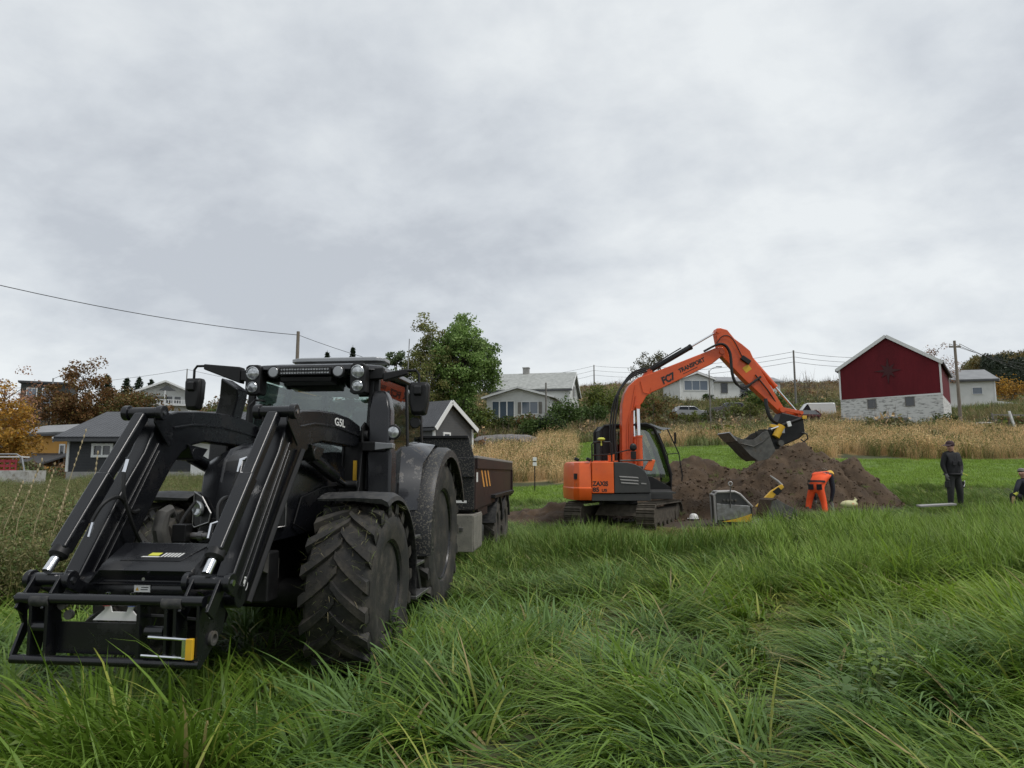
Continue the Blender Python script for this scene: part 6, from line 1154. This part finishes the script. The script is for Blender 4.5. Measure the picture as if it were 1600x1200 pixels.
# ---------------------------------------------------------------- grasses
def tuft(seed, n, rad, L, th0, th1, w, cols, nseg=3, azs=1.0, m='grass_tuft', head=None):
    r = np.random.default_rng(seed); a = r.uniform(0, 6.28, n); rr = rad * np.sqrt(r.uniform(0, 1, n)); P_ = np.stack([np.cos(a) * rr, np.sin(a) * rr, np.full(n, -.03)], 1)
    az = r.normal(0, azs, n); LL = L * r.uniform(.6, 1.2, n); c = pick(cols, n, r)
    V_, T_, C_ = blades(P_, az, LL, np.radians(r.uniform(*th0, n)), np.radians(r.uniform(*th1, n)), w * r.uniform(.7, 1.3, n), nseg, c, r.normal(0, .6, n), 1.1, 1.0)
    if head is not None:
        tips = V_.reshape(n, -1, 3)[:, -1]; tp = np.repeat(tips, 5, 0) + r.normal(size=(n * 5, 3)) * np.array([.02, .02, .07]); v2, t2, c2 = leaves(tp, head * r.uniform(.6, 1.3, len(tp)), pick(cols, len(tp), r) * 1.15, -.2, .35, r); T_ = np.concatenate([T_, t2 + len(V_)]); V_ = np.concatenate([V_, v2]); C_ = np.concatenate([C_, c2])
    return trimesh('tuft', V_, T_, C_, m, do_link=False)
GR1 = [(.095, .165, .026), (.135, .215, .040), (.18, .255, .065), (.115, .19, .05)]; GR2 = GR1 + GR1 + [(.22, .28, .06), (.26, .26, .10)]; GLD = [(.58, .43, .21), (.66, .51, .27), (.50, .34, .16), (.56, .37, .20)]
def lodge(x, y): return np.clip(.88 + .60 * vnoise(x, y, 31, .55, 2), .08, 1)
def flow(x, y): return 2.6 + 2.0 * vnoise(x, y, 41, .32, 2) + 1.1 * vnoise(x, y, 42, 1.5, 2)
def tractor_local(x, y):
    c, s = math.cos(TA), math.sin(TA); dx_, dy_ = x - TP[0], y - TP[1]; return c * dx_ + s * dy_, -s * dx_ + c * dy_
def in_wheels(x, y):
    lx, ly = tractor_local(x, y); a = np.abs(ly); front = (np.abs(lx - 2.75) < .42) & (a > .60) & (a < 1.24); rear = (np.abs(lx - .1) < .62) & (a > .48) & (a < 1.16)
    tr1 = ((np.abs(lx + 5.7) < .35) | (np.abs(lx + 7.2) < .35)) & (a > .75) & (a < 1.25); return front | rear | tr1
# near: every blade modelled
N = 112000
y = rng.uniform(2.0, 10.2, N); x = rng.uniform(-1, 1, N) * (.86 * y + .8); k = ~in_wheels(x, y); k &= ~((vnoise(x, y, 57, 1.7, 2) < -.30) & (rng.uniform(0, 1, N) < .72)); x, y = x[k], y[k]; N = len(x)
cell = np.floor((x + .22 * vnoise(x, y, 58, 2.2, 2)) / .30) * 131 + np.floor((y + .22 * vnoise(x, y, 59, 2.2, 2)) / .30) * 977; ca_ = np.modf(np.abs(np.sin(cell * 12.9898) * 43758.5453))[0]; cb_ = np.modf(np.abs(np.sin(cell * 78.233) * 12345.678))[0]   # every clump has its own lean and tone
cl = vnoise(x, y, 51, 1.1, 2); lo = lodge(x, y); rd = np.exp(-(rut_dist(x, y) / .28) ** 2); lx, ly = tractor_local(x, y); belly = (np.abs(ly) < .62) & (lx < 4.2); front = (np.abs(ly) < 1.0) & (lx > 4.7) & (lx < 5.6); lo = np.where(front, lo * .72, lo)
az = flow(x, y) + (ca_ - .5) * 3.2 + rng.normal(0, .33, N); L_ = (.74 + .26 * cl + .30 * (cb_ - .5)) * rng.uniform(.55, 1.3, N) * (1 - .42 * rd) * np.where(belly, .55, 1) * np.where(front, 1.12, 1) * np.where((np.abs(ly) > .5) & (np.abs(ly) < 1.35) & (lx > 3.2) & (lx < 4.5), .55, 1)
th0 = np.radians(np.clip(8 + 74 * lo * (.55 + .65 * cb_) + 28 * rd + rng.normal(0, 12, N) - 5 * front, 0, 85)); th1 = np.radians(66 + 54 * lo + 5 * rd + rng.normal(0, 24, N))
tone = np.clip(.45 + .45 * vnoise(x, y, 61, .55, 2) + .55 * (ca_ - .5) + rng.normal(0, .26, N), 0, 1.35)[:, None]; c1 = np.array([.080, .145, .013]); c2 = np.array([.205, .325, .050]); c3 = np.array([.165, .275, .095])
c = c1 + (np.where((vnoise(x, y, 63, .8, 2) > .1)[:, None], c3, c2) - c1) * tone
lime = np.clip((x / y - .22) * 2.2 + .5 * vnoise(x, y, 65, .5, 2), 0, 1) * ss(y, 5.0, 7.5); c = c * (1 + lime[:, None] * np.array([.30, .20, -.1]))
yl = rng.uniform(0, 1, N) < (.05 + .22 * rd + .06 * (cb_ > .85)); c[yl] = np.array([.29, .32, .065]) * rng.uniform(.7, 1.2, (yl.sum(), 1)); st_ = rng.uniform(0, 1, N) < (.014 + .10 * rd); c[st_] = np.array([.36, .29, .13]) * rng.uniform(.6, 1.1, (st_.sum(), 1))
P_ = np.stack([x, y, gz(x, y) - .02], 1); V_, T_, C_ = blades(P_, az, L_, th0, th1, rng.uniform(.011, .030, N), 6, c, rng.normal(0, .7, N), 1.1, 1.0, 1.6)
ng = trimesh('long_grass', V_, T_, C_, 'grass_blade'); tag(ng, 'long lush green grass lying in wind-combed swathes', 'grass', None, 'stuff')
# mown-off scraps stuck between the lugs of the front tyre
for wc in [o for o in T.children if o.name.startswith('wheel')]:
    vv = np.array([v.co for v in wc.data.vertices]); cx_w, cy_w = vv[:, 0].mean(), vv[:, 1].mean()
    if cx_w < 2: continue
    n = 420; an = rng.uniform(-.9, 2.2, n); rr = .745 - rng.uniform(0, .05, n); yy_ = cy_w + rng.uniform(-.29, .29, n); P0 = np.stack([FXc + np.cos(an) * rr, yy_, .73 + np.sin(an) * rr], 1)
    V_, T_, C_ = blades(P0, rng.uniform(0, 6.28, n), rng.uniform(.05, .16, n), np.radians(rng.uniform(20, 120, n)), np.radians(rng.uniform(60, 170, n)), rng.uniform(.003, .007, n), 3, pick([(.20, .22, .09), (.30, .26, .15), (.13, .17, .05)], n, rng), rng.normal(0, .7, n), 1, 1)
    tag(trimesh('stuck_grass', V_, T_, C_, 'grass_blade', wc), kind='stuff')
# middle distance: tufts
LIM = [(.17, .26, .045), (.21, .30, .055), (.14, .22, .04), (.24, .31, .07)]
prot = [tuft(200 + k, 22, .20, .62, (15, 50), (75, 120), .022, GR2, 4, .8) for k in range(5)] + [tuft(220 + k, 24, .20, .60, (0, 18), (25, 80), .018, GR1 + [(.17, .22, .055)], 3, 1.6) for k in range(4)] + [tuft(230 + k, 24, .20, .60, (0, 25), (25, 90), .018, LIM, 3, 1.6) for k in range(3)]
N = 21000; y = 9.3 + 17.5 * rng.uniform(0, 1, N) ** 1.15; x = rng.uniform(-1, 1, N) * (.82 * y); u = x / y
k = ~soil_mask(x, y) & ~in_wheels(x, y) & ~((y > 24) & lawn_mask(x, y)) & ~((np.abs(x - 5.3) < .6) & (np.abs(y - 17.25) < .35)) & ~((np.hypot(x - 10.35, (y - 17.4) * 2) < .7))
lx, ly = tractor_local(x, y); k &= ~((np.abs(ly) < .6) & (lx > -8.5) & (lx < 4)); k &= u > -.42 - .1 * vnoise(x, y, 71, .3, 1)
k &= rng.uniform(0, 1, N) < 1 - .75 * np.exp(-(rut_dist(x, y) / .5) ** 2) - .55 * (np.hypot((x - 4.3) / 1.3, (y - 16.6) / 1.1) < 1); x, y = x[k], y[k]; lo = lodge(x, y); up = rng.uniform(0, 1, len(x)) > np.clip(lo + .25, 0, .97); up |= (np.abs(x - 1.6) < 2.2) & (np.abs(y - 14.6) < 2.2) & (rng.uniform(0, 1, len(x)) < .7)
idx = np.where(up, rng.integers(5, 9, len(x)), rng.integers(0, 5, len(x))); idx = np.where(((x / y - .30) * 2.5 + .5 * vnoise(x, y, 65, .5, 2) > .2) & (y < 15.5) & (rng.uniform(0, 1, len(x)) < .75), rng.integers(9, 12, len(x)), idx); rot = np.zeros((len(x), 3)); rot[:, 2] = flow(x, y) + rng.normal(0, .35, len(x))
s_ = rng.uniform(.55, 1.15, len(x)) * (1 + .45 * vnoise(x, y, 73, .7, 2)) * np.where(y > 15.2, .52, 1) * np.where((np.hypot((x - 3.6) / 1.5, (y - 15.6) / 1.6) < 1.3), .45, 1) * np.where(np.hypot(x - 5.2, y - 16.6) < 1.2, .62, 1)
hx = rng.uniform(3.2, 11.6, 110); hy = rng.uniform(19.2, 22.2, 110); hz2 = np.array([top(a, b) for a, b in zip(hx, hy)])
PM = np.concatenate([np.stack([x, y, gz(x, y)], 1), np.stack([hx, hy, hz2 - .05], 1)]); rot = np.concatenate([rot, np.stack([rng.normal(0, .5, 110), rng.normal(0, .5, 110), rng.uniform(0, 6.28, 110)], 1)]); s_ = np.concatenate([s_, rng.uniform(.12, .4, 110)]); idx = np.concatenate([idx, rng.integers(0, 5, 110)])
scatter('meadow_grass', PM, rot, s_, idx, prot, label='green meadow grass spreading to the excavator and the soil heaps', cat='grass')
N = 900; x = 4.2 + rng.normal(0, .9, N); y = 16.6 + rng.normal(0, .8, N); k = ~soil_mask(x, y)
x = np.concatenate([x[k], rng.uniform(1.0, 4.6, 500)]); y = np.concatenate([y[k], rng.uniform(7, 16, 500)]); d = rut_dist(x, y); k = (d < .55) | (y > 15); x, y = x[k], y[k]
scatter('trampled_grass', np.stack([x, y, gz(x, y) + .02], 1), np.stack([0 * x, 0 * x, rng.uniform(0, 6.28, len(x))], 1), rng.uniform(.6, 1.2, len(x)), rng.integers(0, 3, len(x)), [tuft(250 + k, 26, .22, .30, (60, 80), (85, 105), .014, [(.26, .24, .09), (.32, .27, .13), (.17, .20, .06), (.22, .24, .07)], 3, 3) for k in range(3)], label='pale trampled grass along the wheel tracks and beside the excavator', cat='grass')
# mown strip
N = 16000; y = rng.uniform(22.5, 58, N); x = rng.uniform(-.1, .80, N) * y; k = lawn_mask(x, y) & ~soil_mask(x, y); x, y = x[k], y[k]
LG = [(.17, .27, .036), (.20, .30, .045), (.23, .32, .06)]
scatter('mown_grass', np.stack([x, y, gz(x, y)], 1), np.stack([0 * x, 0 * x, rng.uniform(0, 6.28, len(x))], 1), rng.uniform(.8, 1.5, len(x)), rng.integers(0, 4, len(x)), [tuft(240 + k, 40, .34, .13, (5, 40), (40, 100), .012, LG, 2, 3) for k in range(4)], label='short bright green mown grass between the heaps and the dry grass', cat='grass')
# dry golden grass
N = 24000; y = 30 + 58 * rng.uniform(0, 1, N) ** 1.3; x = rng.uniform(-.10, .80, N) * y; k = gold_mask(x, y) & (rng.uniform(0, 1, N) < .95); x, y = x[k], y[k]
scatter('dry_grass', np.stack([x, y, gz(x, y)], 1), np.stack([rng.normal(0, .06, len(x)), rng.normal(0, .06, len(x)), rng.uniform(0, 6.28, len(x))], 1), rng.uniform(.45, 1.1, len(x)) * (1 + .45 * vnoise(x, y, 75, .35, 3)), rng.integers(0, 6, len(x)), [tuft(260 + k, 26, .34, .92, (0, 22), (8, 70), .016, GLD if k < 4 else OLV + YGR, 3, 3, 'reed', .035) for k in range(6)], label='tall dry golden grass on the slope behind the mown strip', cat='grass')
# rough weeds left of the tractor
WD = [(.17, .185, .06), (.22, .20, .08), (.16, .14, .055), (.12, .17, .045), (.26, .23, .11), (.10, .15, .04)]
def weed(seed):
    r = np.random.default_rng(seed); n = 16; a = r.uniform(0, 6.28, n); rr = .22 * np.sqrt(r.uniform(0, 1, n)); P0 = np.stack([np.cos(a) * rr, np.sin(a) * rr, np.full(n, -.05)], 1); LL = r.uniform(.5, .95, n)
    V_, T_, C_ = blades(P0, r.uniform(0, 6.28, n), LL, np.radians(r.uniform(0, 12, n)), np.radians(r.uniform(5, 40, n)), np.full(n, .009), 3, pick(WD, n, r), None, 1, 1)
    tip = V_.reshape(n, -1, 3); q = np.repeat(np.arange(n), 26); f = r.uniform(.25, 1, len(q)); c0 = P0[q] * (1 - f[:, None]) + tip[q, -1] * f[:, None] + r.normal(size=(len(q), 3)) * np.array([.045, .045, .02])
    v2, t2, c2 = leaves(c0, .020 * r.uniform(.5, 1.5, len(q)), pick(WD, len(q), r), .2, .32, r); return trimesh('weed', np.concatenate([V_, v2]), np.concatenate([T_, t2 + len(V_)]), np.concatenate([C_, c2]), 'reed', do_link=False)
N = 24000; y = 8.6 + 32 * rng.uniform(0, 1, N) ** 1.15; x = -rng.uniform(.05, .85, N) * y; lx, ly = tractor_local(x, y); k = (np.abs(ly) > 1.5) & ((x / y < -.40 - .06 * vnoise(x, y, 71, .3, 1)) | (y > 17)) & (x < -4.2 - .1 * (y - 10) * 0) | ((y > 20) & (x / y < -.06) & (np.abs(ly) > 1.5))
k &= ~((np.abs(x + 19) < 6.5) & (y > 39)); x, y = x[k], y[k]; s_ = rng.uniform(.7, 1.2, len(x)) * np.where(y < 18, 1.08, .85) * (1 + .42 * vnoise(x, y, 81, .55, 3))
scatter('weed_patch', np.stack([x, y, gz(x, y)], 1), np.stack([rng.normal(0, .08, len(x)), rng.normal(0, .08, len(x)), rng.uniform(0, 6.28, len(x))], 1), s_, np.where(vnoise(x, y, 83, .5, 2) + rng.normal(0, .3, len(x)) > .35, rng.integers(5, 7, len(x)), rng.integers(0, 5, len(x))), [weed(300 + k) for k in range(5)] + [tuft(320 + k, 26, .22, .85, (0, 20), (30, 90), .014, GR2 + WD[:2], 4, 2) for k in range(2)], label='rough olive brown weeds growing beyond the tractor loader', cat='weeds')
# pale flower stalks standing over the weeds
def stalk(px, y, h, ln):
    x = (px - 800) / 1100 * y; z = G(x, y); tip = Vector((x + ln, y + .05, z + h)); o = MB().tube([(x, y, z), (x + ln * .3, y, z + h * .6), tuple(tip)], [.006, .005, .003], 5)
    for q in range(7): f = .78 + .22 * q / 6; c = Vector((x + ln * .3, y, z + h * .6)).lerp(tip, (f - .6) / .4); o.ball(tuple(c), (.012, .012, .03), 5, 4)
    tag(o.build('grass_stalk', 'straw_stalk'), 'tall thin pale seed stalk standing above the weeds', 'plant', 'seed stalks over the weeds')
mat('straw_stalk', (.42, .34, .20), .8)
for px, yy, hh, ln in ((60, 9.5, 1.75, .22), (100, 10.5, 2.35, .30), (128, 9.8, 1.6, .18), (150, 9.4, 2.0, .02), (168, 9.6, 1.7, -.1), (30, 9.2, 1.9, .3), (182, 10, 1.5, .12), (12, 10, 1.6, .25), (86, 9.3, 1.5, .2)): stalk(px, yy, hh, ln)
# hillside scrub
def shrub(seed, cols, n=110, bare=False):
    r = np.random.default_rng(seed); p = r.normal(size=(n, 3)); p /= np.linalg.norm(p, axis=1)[:, None]; p *= r.uniform(.3, 1, (n, 1)) ** .5; p[:, 2] = np.abs(p[:, 2]) * .8; p *= (1 + .3 * vnoise(p[:, 0] * 3 + seed, p[:, 1] * 3, seed, 1, 2))[:, None]
    V_, T_, C_ = leaves(p, .11 * r.uniform(.6, 1.4, n), pick(cols, n, r), .3, .6, r)
    m = 10 if not bare else 26; v2, t2, c2 = blades(np.stack([r.normal(0, .3, m), r.normal(0, .3, m), np.zeros(m)], 1), r.uniform(0, 6.28, m), r.uniform(.8, 1.5, m), np.zeros(m), np.radians(r.uniform(5, 50, m)), np.full(m, .03), 3, pick([(.13, .105, .085), (.17, .14, .11)], m, r), None, 1, 1)
    return trimesh('shrub', np.concatenate([V_, v2]), np.concatenate([T_, t2 + len(V_)]), np.concatenate([C_, c2]), 'leaf_var', do_link=False)
SC = [shrub(400, OLV), shrub(401, YGR), shrub(402, BRN + OLV), shrub(403, GRN), shrub(404, BRN, 40, True), shrub(405, GLD[2:] + OLV), shrub(406, OLV + [(.2, .15, .07)], 80), shrub(407, PNK, 30, True)]
N = 7500; y = 46 + 150 * rng.uniform(0, 1, N) ** 1.25; x = rng.uniform(-.12, .86, N) * y; u = x / y
def clear(x, y):
    k = np.ones(len(x), bool)
    for (cx, cy, rr) in ((3, 89, 6.3), (1.5, 81, 5.5), (28.6, 113, 6.0), (36, 114, 6.5), (41, 114, 5), (36, 66.5, 7.2), (56, 88.5, 6.5), (61, 87, 5), (22.3, 88, 2.4), (27.6, 90, 2.4), (34.5, 80.5, 2.6), (26, 62, 1.0), (-5.9, 49.2, 5), (-.2, 57, 3), (-57.6, 120, 7), (-19, 44.5, 7), (-36, 59, 6.5), (-80, 122, 7), (-24.6, 33.5, 2.5)): k &= np.hypot(x - cx, y - cy) > rr
    return k
k = clear(x, y) & ~lawn_mask(x, y) & (~gold_mask(x, y) | (rng.uniform(0, 1, N) < .20)) & ~((u > .135) & (u < .33) & (y < 52)) & ~((u > .55) & (y > 62) & (y < 84) & (rng.uniform(0, 1, N) < .8)); x, y = x[k], y[k]; u = x / y
zn = vnoise(x, y, 91, .06, 3); idx = np.where(zn > .25, rng.choice([1, 3, 0], len(x)), np.where(zn < -.2, rng.choice([2, 5, 6, 0], len(x)), rng.choice([0, 6, 5, 1], len(x)))); hi_ = (y > 120) & (u > .1); idx = np.where(hi_ & (rng.uniform(0, 1, len(x)) < .8), rng.choice([4, 7, 2, 6], len(x)), idx)
s_ = np.exp(rng.normal(-.45, .42, len(x))) * (.55 + y / 170)
scatter('hillside_scrub', np.stack([x, y, gz(x, y) - .1], 1), np.stack([rng.normal(0, .1, len(x)), rng.normal(0, .1, len(x)), rng.uniform(0, 6.28, len(x))], 1), s_, idx, SC, label='mixed olive and brown scrub covering the hillside', cat='scrub')
NG = 17000; yg = 46 + 130 * rng.uniform(0, 1, NG) ** 1.2; xg = rng.uniform(-.12, .86, NG) * yg; k = clear(xg, yg) & ~lawn_mask(xg, yg) & ~gold_mask(xg, yg); xg, yg = xg[k], yg[k]; tn = vnoise(xg, yg, 93, .07, 3) + rng.normal(0, .25, len(xg))
HG = [tuft(280 + q, 22, .5, .62, (0, 25), (10, 75), .035, [(.13, .17, .045), (.16, .19, .06), (.11, .14, .04)] if q < 2 else ([(.22, .20, .08), (.27, .22, .10), (.18, .17, .06)] if q < 4 else [(.36, .26, .13), (.30, .21, .11)]), 3, 3, 'reed') for q in range(6)]
scatter('hillside_grass', np.stack([xg, yg, gz(xg, yg)], 1), np.stack([0 * xg, 0 * xg, rng.uniform(0, 6.28, len(xg))], 1), rng.uniform(.6, 1.3, len(xg)) * (.7 + yg / 160), np.where(tn > .15, 0, np.where(tn > -.25, 2, 4)) + rng.integers(0, 2, len(xg)), HG, label='rough green and tan grass on the open hillside', cat='grass')
SC2 = [shrub(420, OLV), shrub(421, BRN), shrub(422, GRN), shrub(423, BRN + OLV)]
N = 4200; y = 46 + 160 * rng.uniform(0, 1, N) ** 1.1; x = -rng.uniform(.1, .86, N) * y; k = clear(x, y); x, y = x[k], y[k]
scatter('village_scrub', np.stack([x, y, gz(x, y) - .1], 1), np.stack([rng.normal(0, .1, len(x)), rng.normal(0, .1, len(x)), rng.uniform(0, 6.28, len(x))], 1), np.exp(rng.normal(-.2, .4, len(x))) * (.6 + y / 150), rng.integers(0, 4, len(x)), SC2, label='brown and green scrub between the village houses', cat='scrub')
# forest on the far hill
def con(seed):
    r = np.random.default_rng(seed); P_ = []
    for k in range(16):
        f = k / 16
        for b in range(14): a = r.uniform(0, 6.28); L_ = .2 * (1 - f) ** .85 * r.uniform(.4, 1.05) + .008; P_.append((math.cos(a) * L_, math.sin(a) * L_, .05 + .94 * f - .2 * L_ + r.normal() * .012))
    P_ = np.array(P_); V_, T_, C_ = leaves(P_, .035 * r.uniform(.6, 1.3, len(P_)), pick(DRK + [(.03, .045, .02)], len(P_), r), .1, .5, r); return trimesh('conifer', V_, T_, C_, 'leaf_var', do_link=False)
def brd(seed, cols):
    r = np.random.default_rng(seed); p = r.normal(size=(330, 3)); p /= np.linalg.norm(p, axis=1)[:, None]; p *= r.uniform(.3, 1, (330, 1)) ** .5; p *= (1 + .35 * vnoise(p[:, 0] * 3 + seed, p[:, 1] * 3 + p[:, 2], seed, 1, 2))[:, None]; p = p * np.array([.26, .26, .36]) + np.array([0, 0, .6]); V_, T_, C_ = leaves(p, .035 * r.uniform(.6, 1.3, 330), pick(cols, 330, r), .3, .6, r); return trimesh('broadleaf', V_, T_, C_, 'leaf_var', do_link=False)
FP = [con(500), con(501), con(502), brd(510, [(.17, .13, .025), (.13, .11, .03)]), brd(511, OLV), brd(512, [(.20, .13, .03), (.11, .10, .03)])]
N = 2200; y = rng.uniform(128, 320, N); x = rng.uniform(.645, .90, N) * y; k = (x / y > .70 - (y - 118) * .00035); x, y = x[k], y[k]; dark = vnoise(x, y, 95, .03, 2) < .35 - (y - 130) / 120
idx = np.where(dark, rng.integers(0, 3, len(x)), rng.integers(3, 6, len(x)))
scatter('far_forest', np.stack([x, y, gz(x, y) - .3], 1), np.stack([0 * x, 0 * x, rng.uniform(0, 6.28, len(x))], 1), rng.uniform(4.5, 8.5, len(x)), idx, FP, label='far hillside forest of dark spruce and yellowing birch', cat='forest')
# broad-leaved weeds in the foreground grass
def dock(label, x, y, n, cols, hgt, seed, size=.055):
    r = np.random.default_rng(seed); z = G(x, y); t = thing('leafy_weed', label, 'plant', (x, y, z), 0); mb = MB(); pts_ = []
    for k in range(n // 6):
        a = r.uniform(0, 6.28); rr = r.uniform(.02, .24); e = Vector((math.cos(a) * rr, math.sin(a) * rr, hgt * r.uniform(.65, 1.0))); mb.tube([(0, 0, 0), tuple(e * .6), tuple(e)], [.005, .004, .002], 4)
        for q in range(6): pts_.append(tuple(e * r.uniform(.75, 1.05) + Vector(r.normal(size=3) * .035)))
    mb.build('stem', 'grass_stem', t); p = np.array(pts_)
    for c0 in p:
        d = Vector((c0[0] + r.normal() * .1, c0[1] + r.normal() * .1, r.normal() * .05 + .02)).normalized(); s = d.cross(Vector((0, 0, 1))).normalized(); c0 = Vector(c0); L_ = size * r.uniform(.7, 1.4); dn = Vector((0, 0, -.25 * L_))
        vs = [c0, c0 + d * L_ * .45 + s * L_ * .42, c0 + d * L_ * .5, c0 + d * L_ * .45 - s * L_ * .42, c0 + d * L_ * 1.15 + dn]
        o = MB().add(vs, [(0, 1, 2), (0, 2, 3), (1, 4, 2), (2, 4, 3)]).build('leaf', cols[int(r.integers(0, len(cols)))], t)
mat('grass_stem', (.08, .11, .03), .6); mat('leaf_lime', (.17, .25, .035), .45, trans=.3); mat('leaf_green', (.085, .15, .035), .45, trans=.3)
dock('bright lime green leafy weed standing out of the laid grass', 2.55, 5.15, 60, ['leaf_lime', 'leaf_lime', 'leaf_green'], .50, 601, .06)
dock('darker green leafy weed beside the lime one', 2.25, 4.85, 48, ['leaf_green'], .42, 602, .06)
dock('small yellow green leafy weed in front of the loader frame', -2.35, 4.0, 24, ['leaf_lime'], .5, 603, .07)
dock('green leafy weed growing against the front tyre of the tractor', -1.05, 6.5, 48, ['leaf_green'], .55, 604, .06)
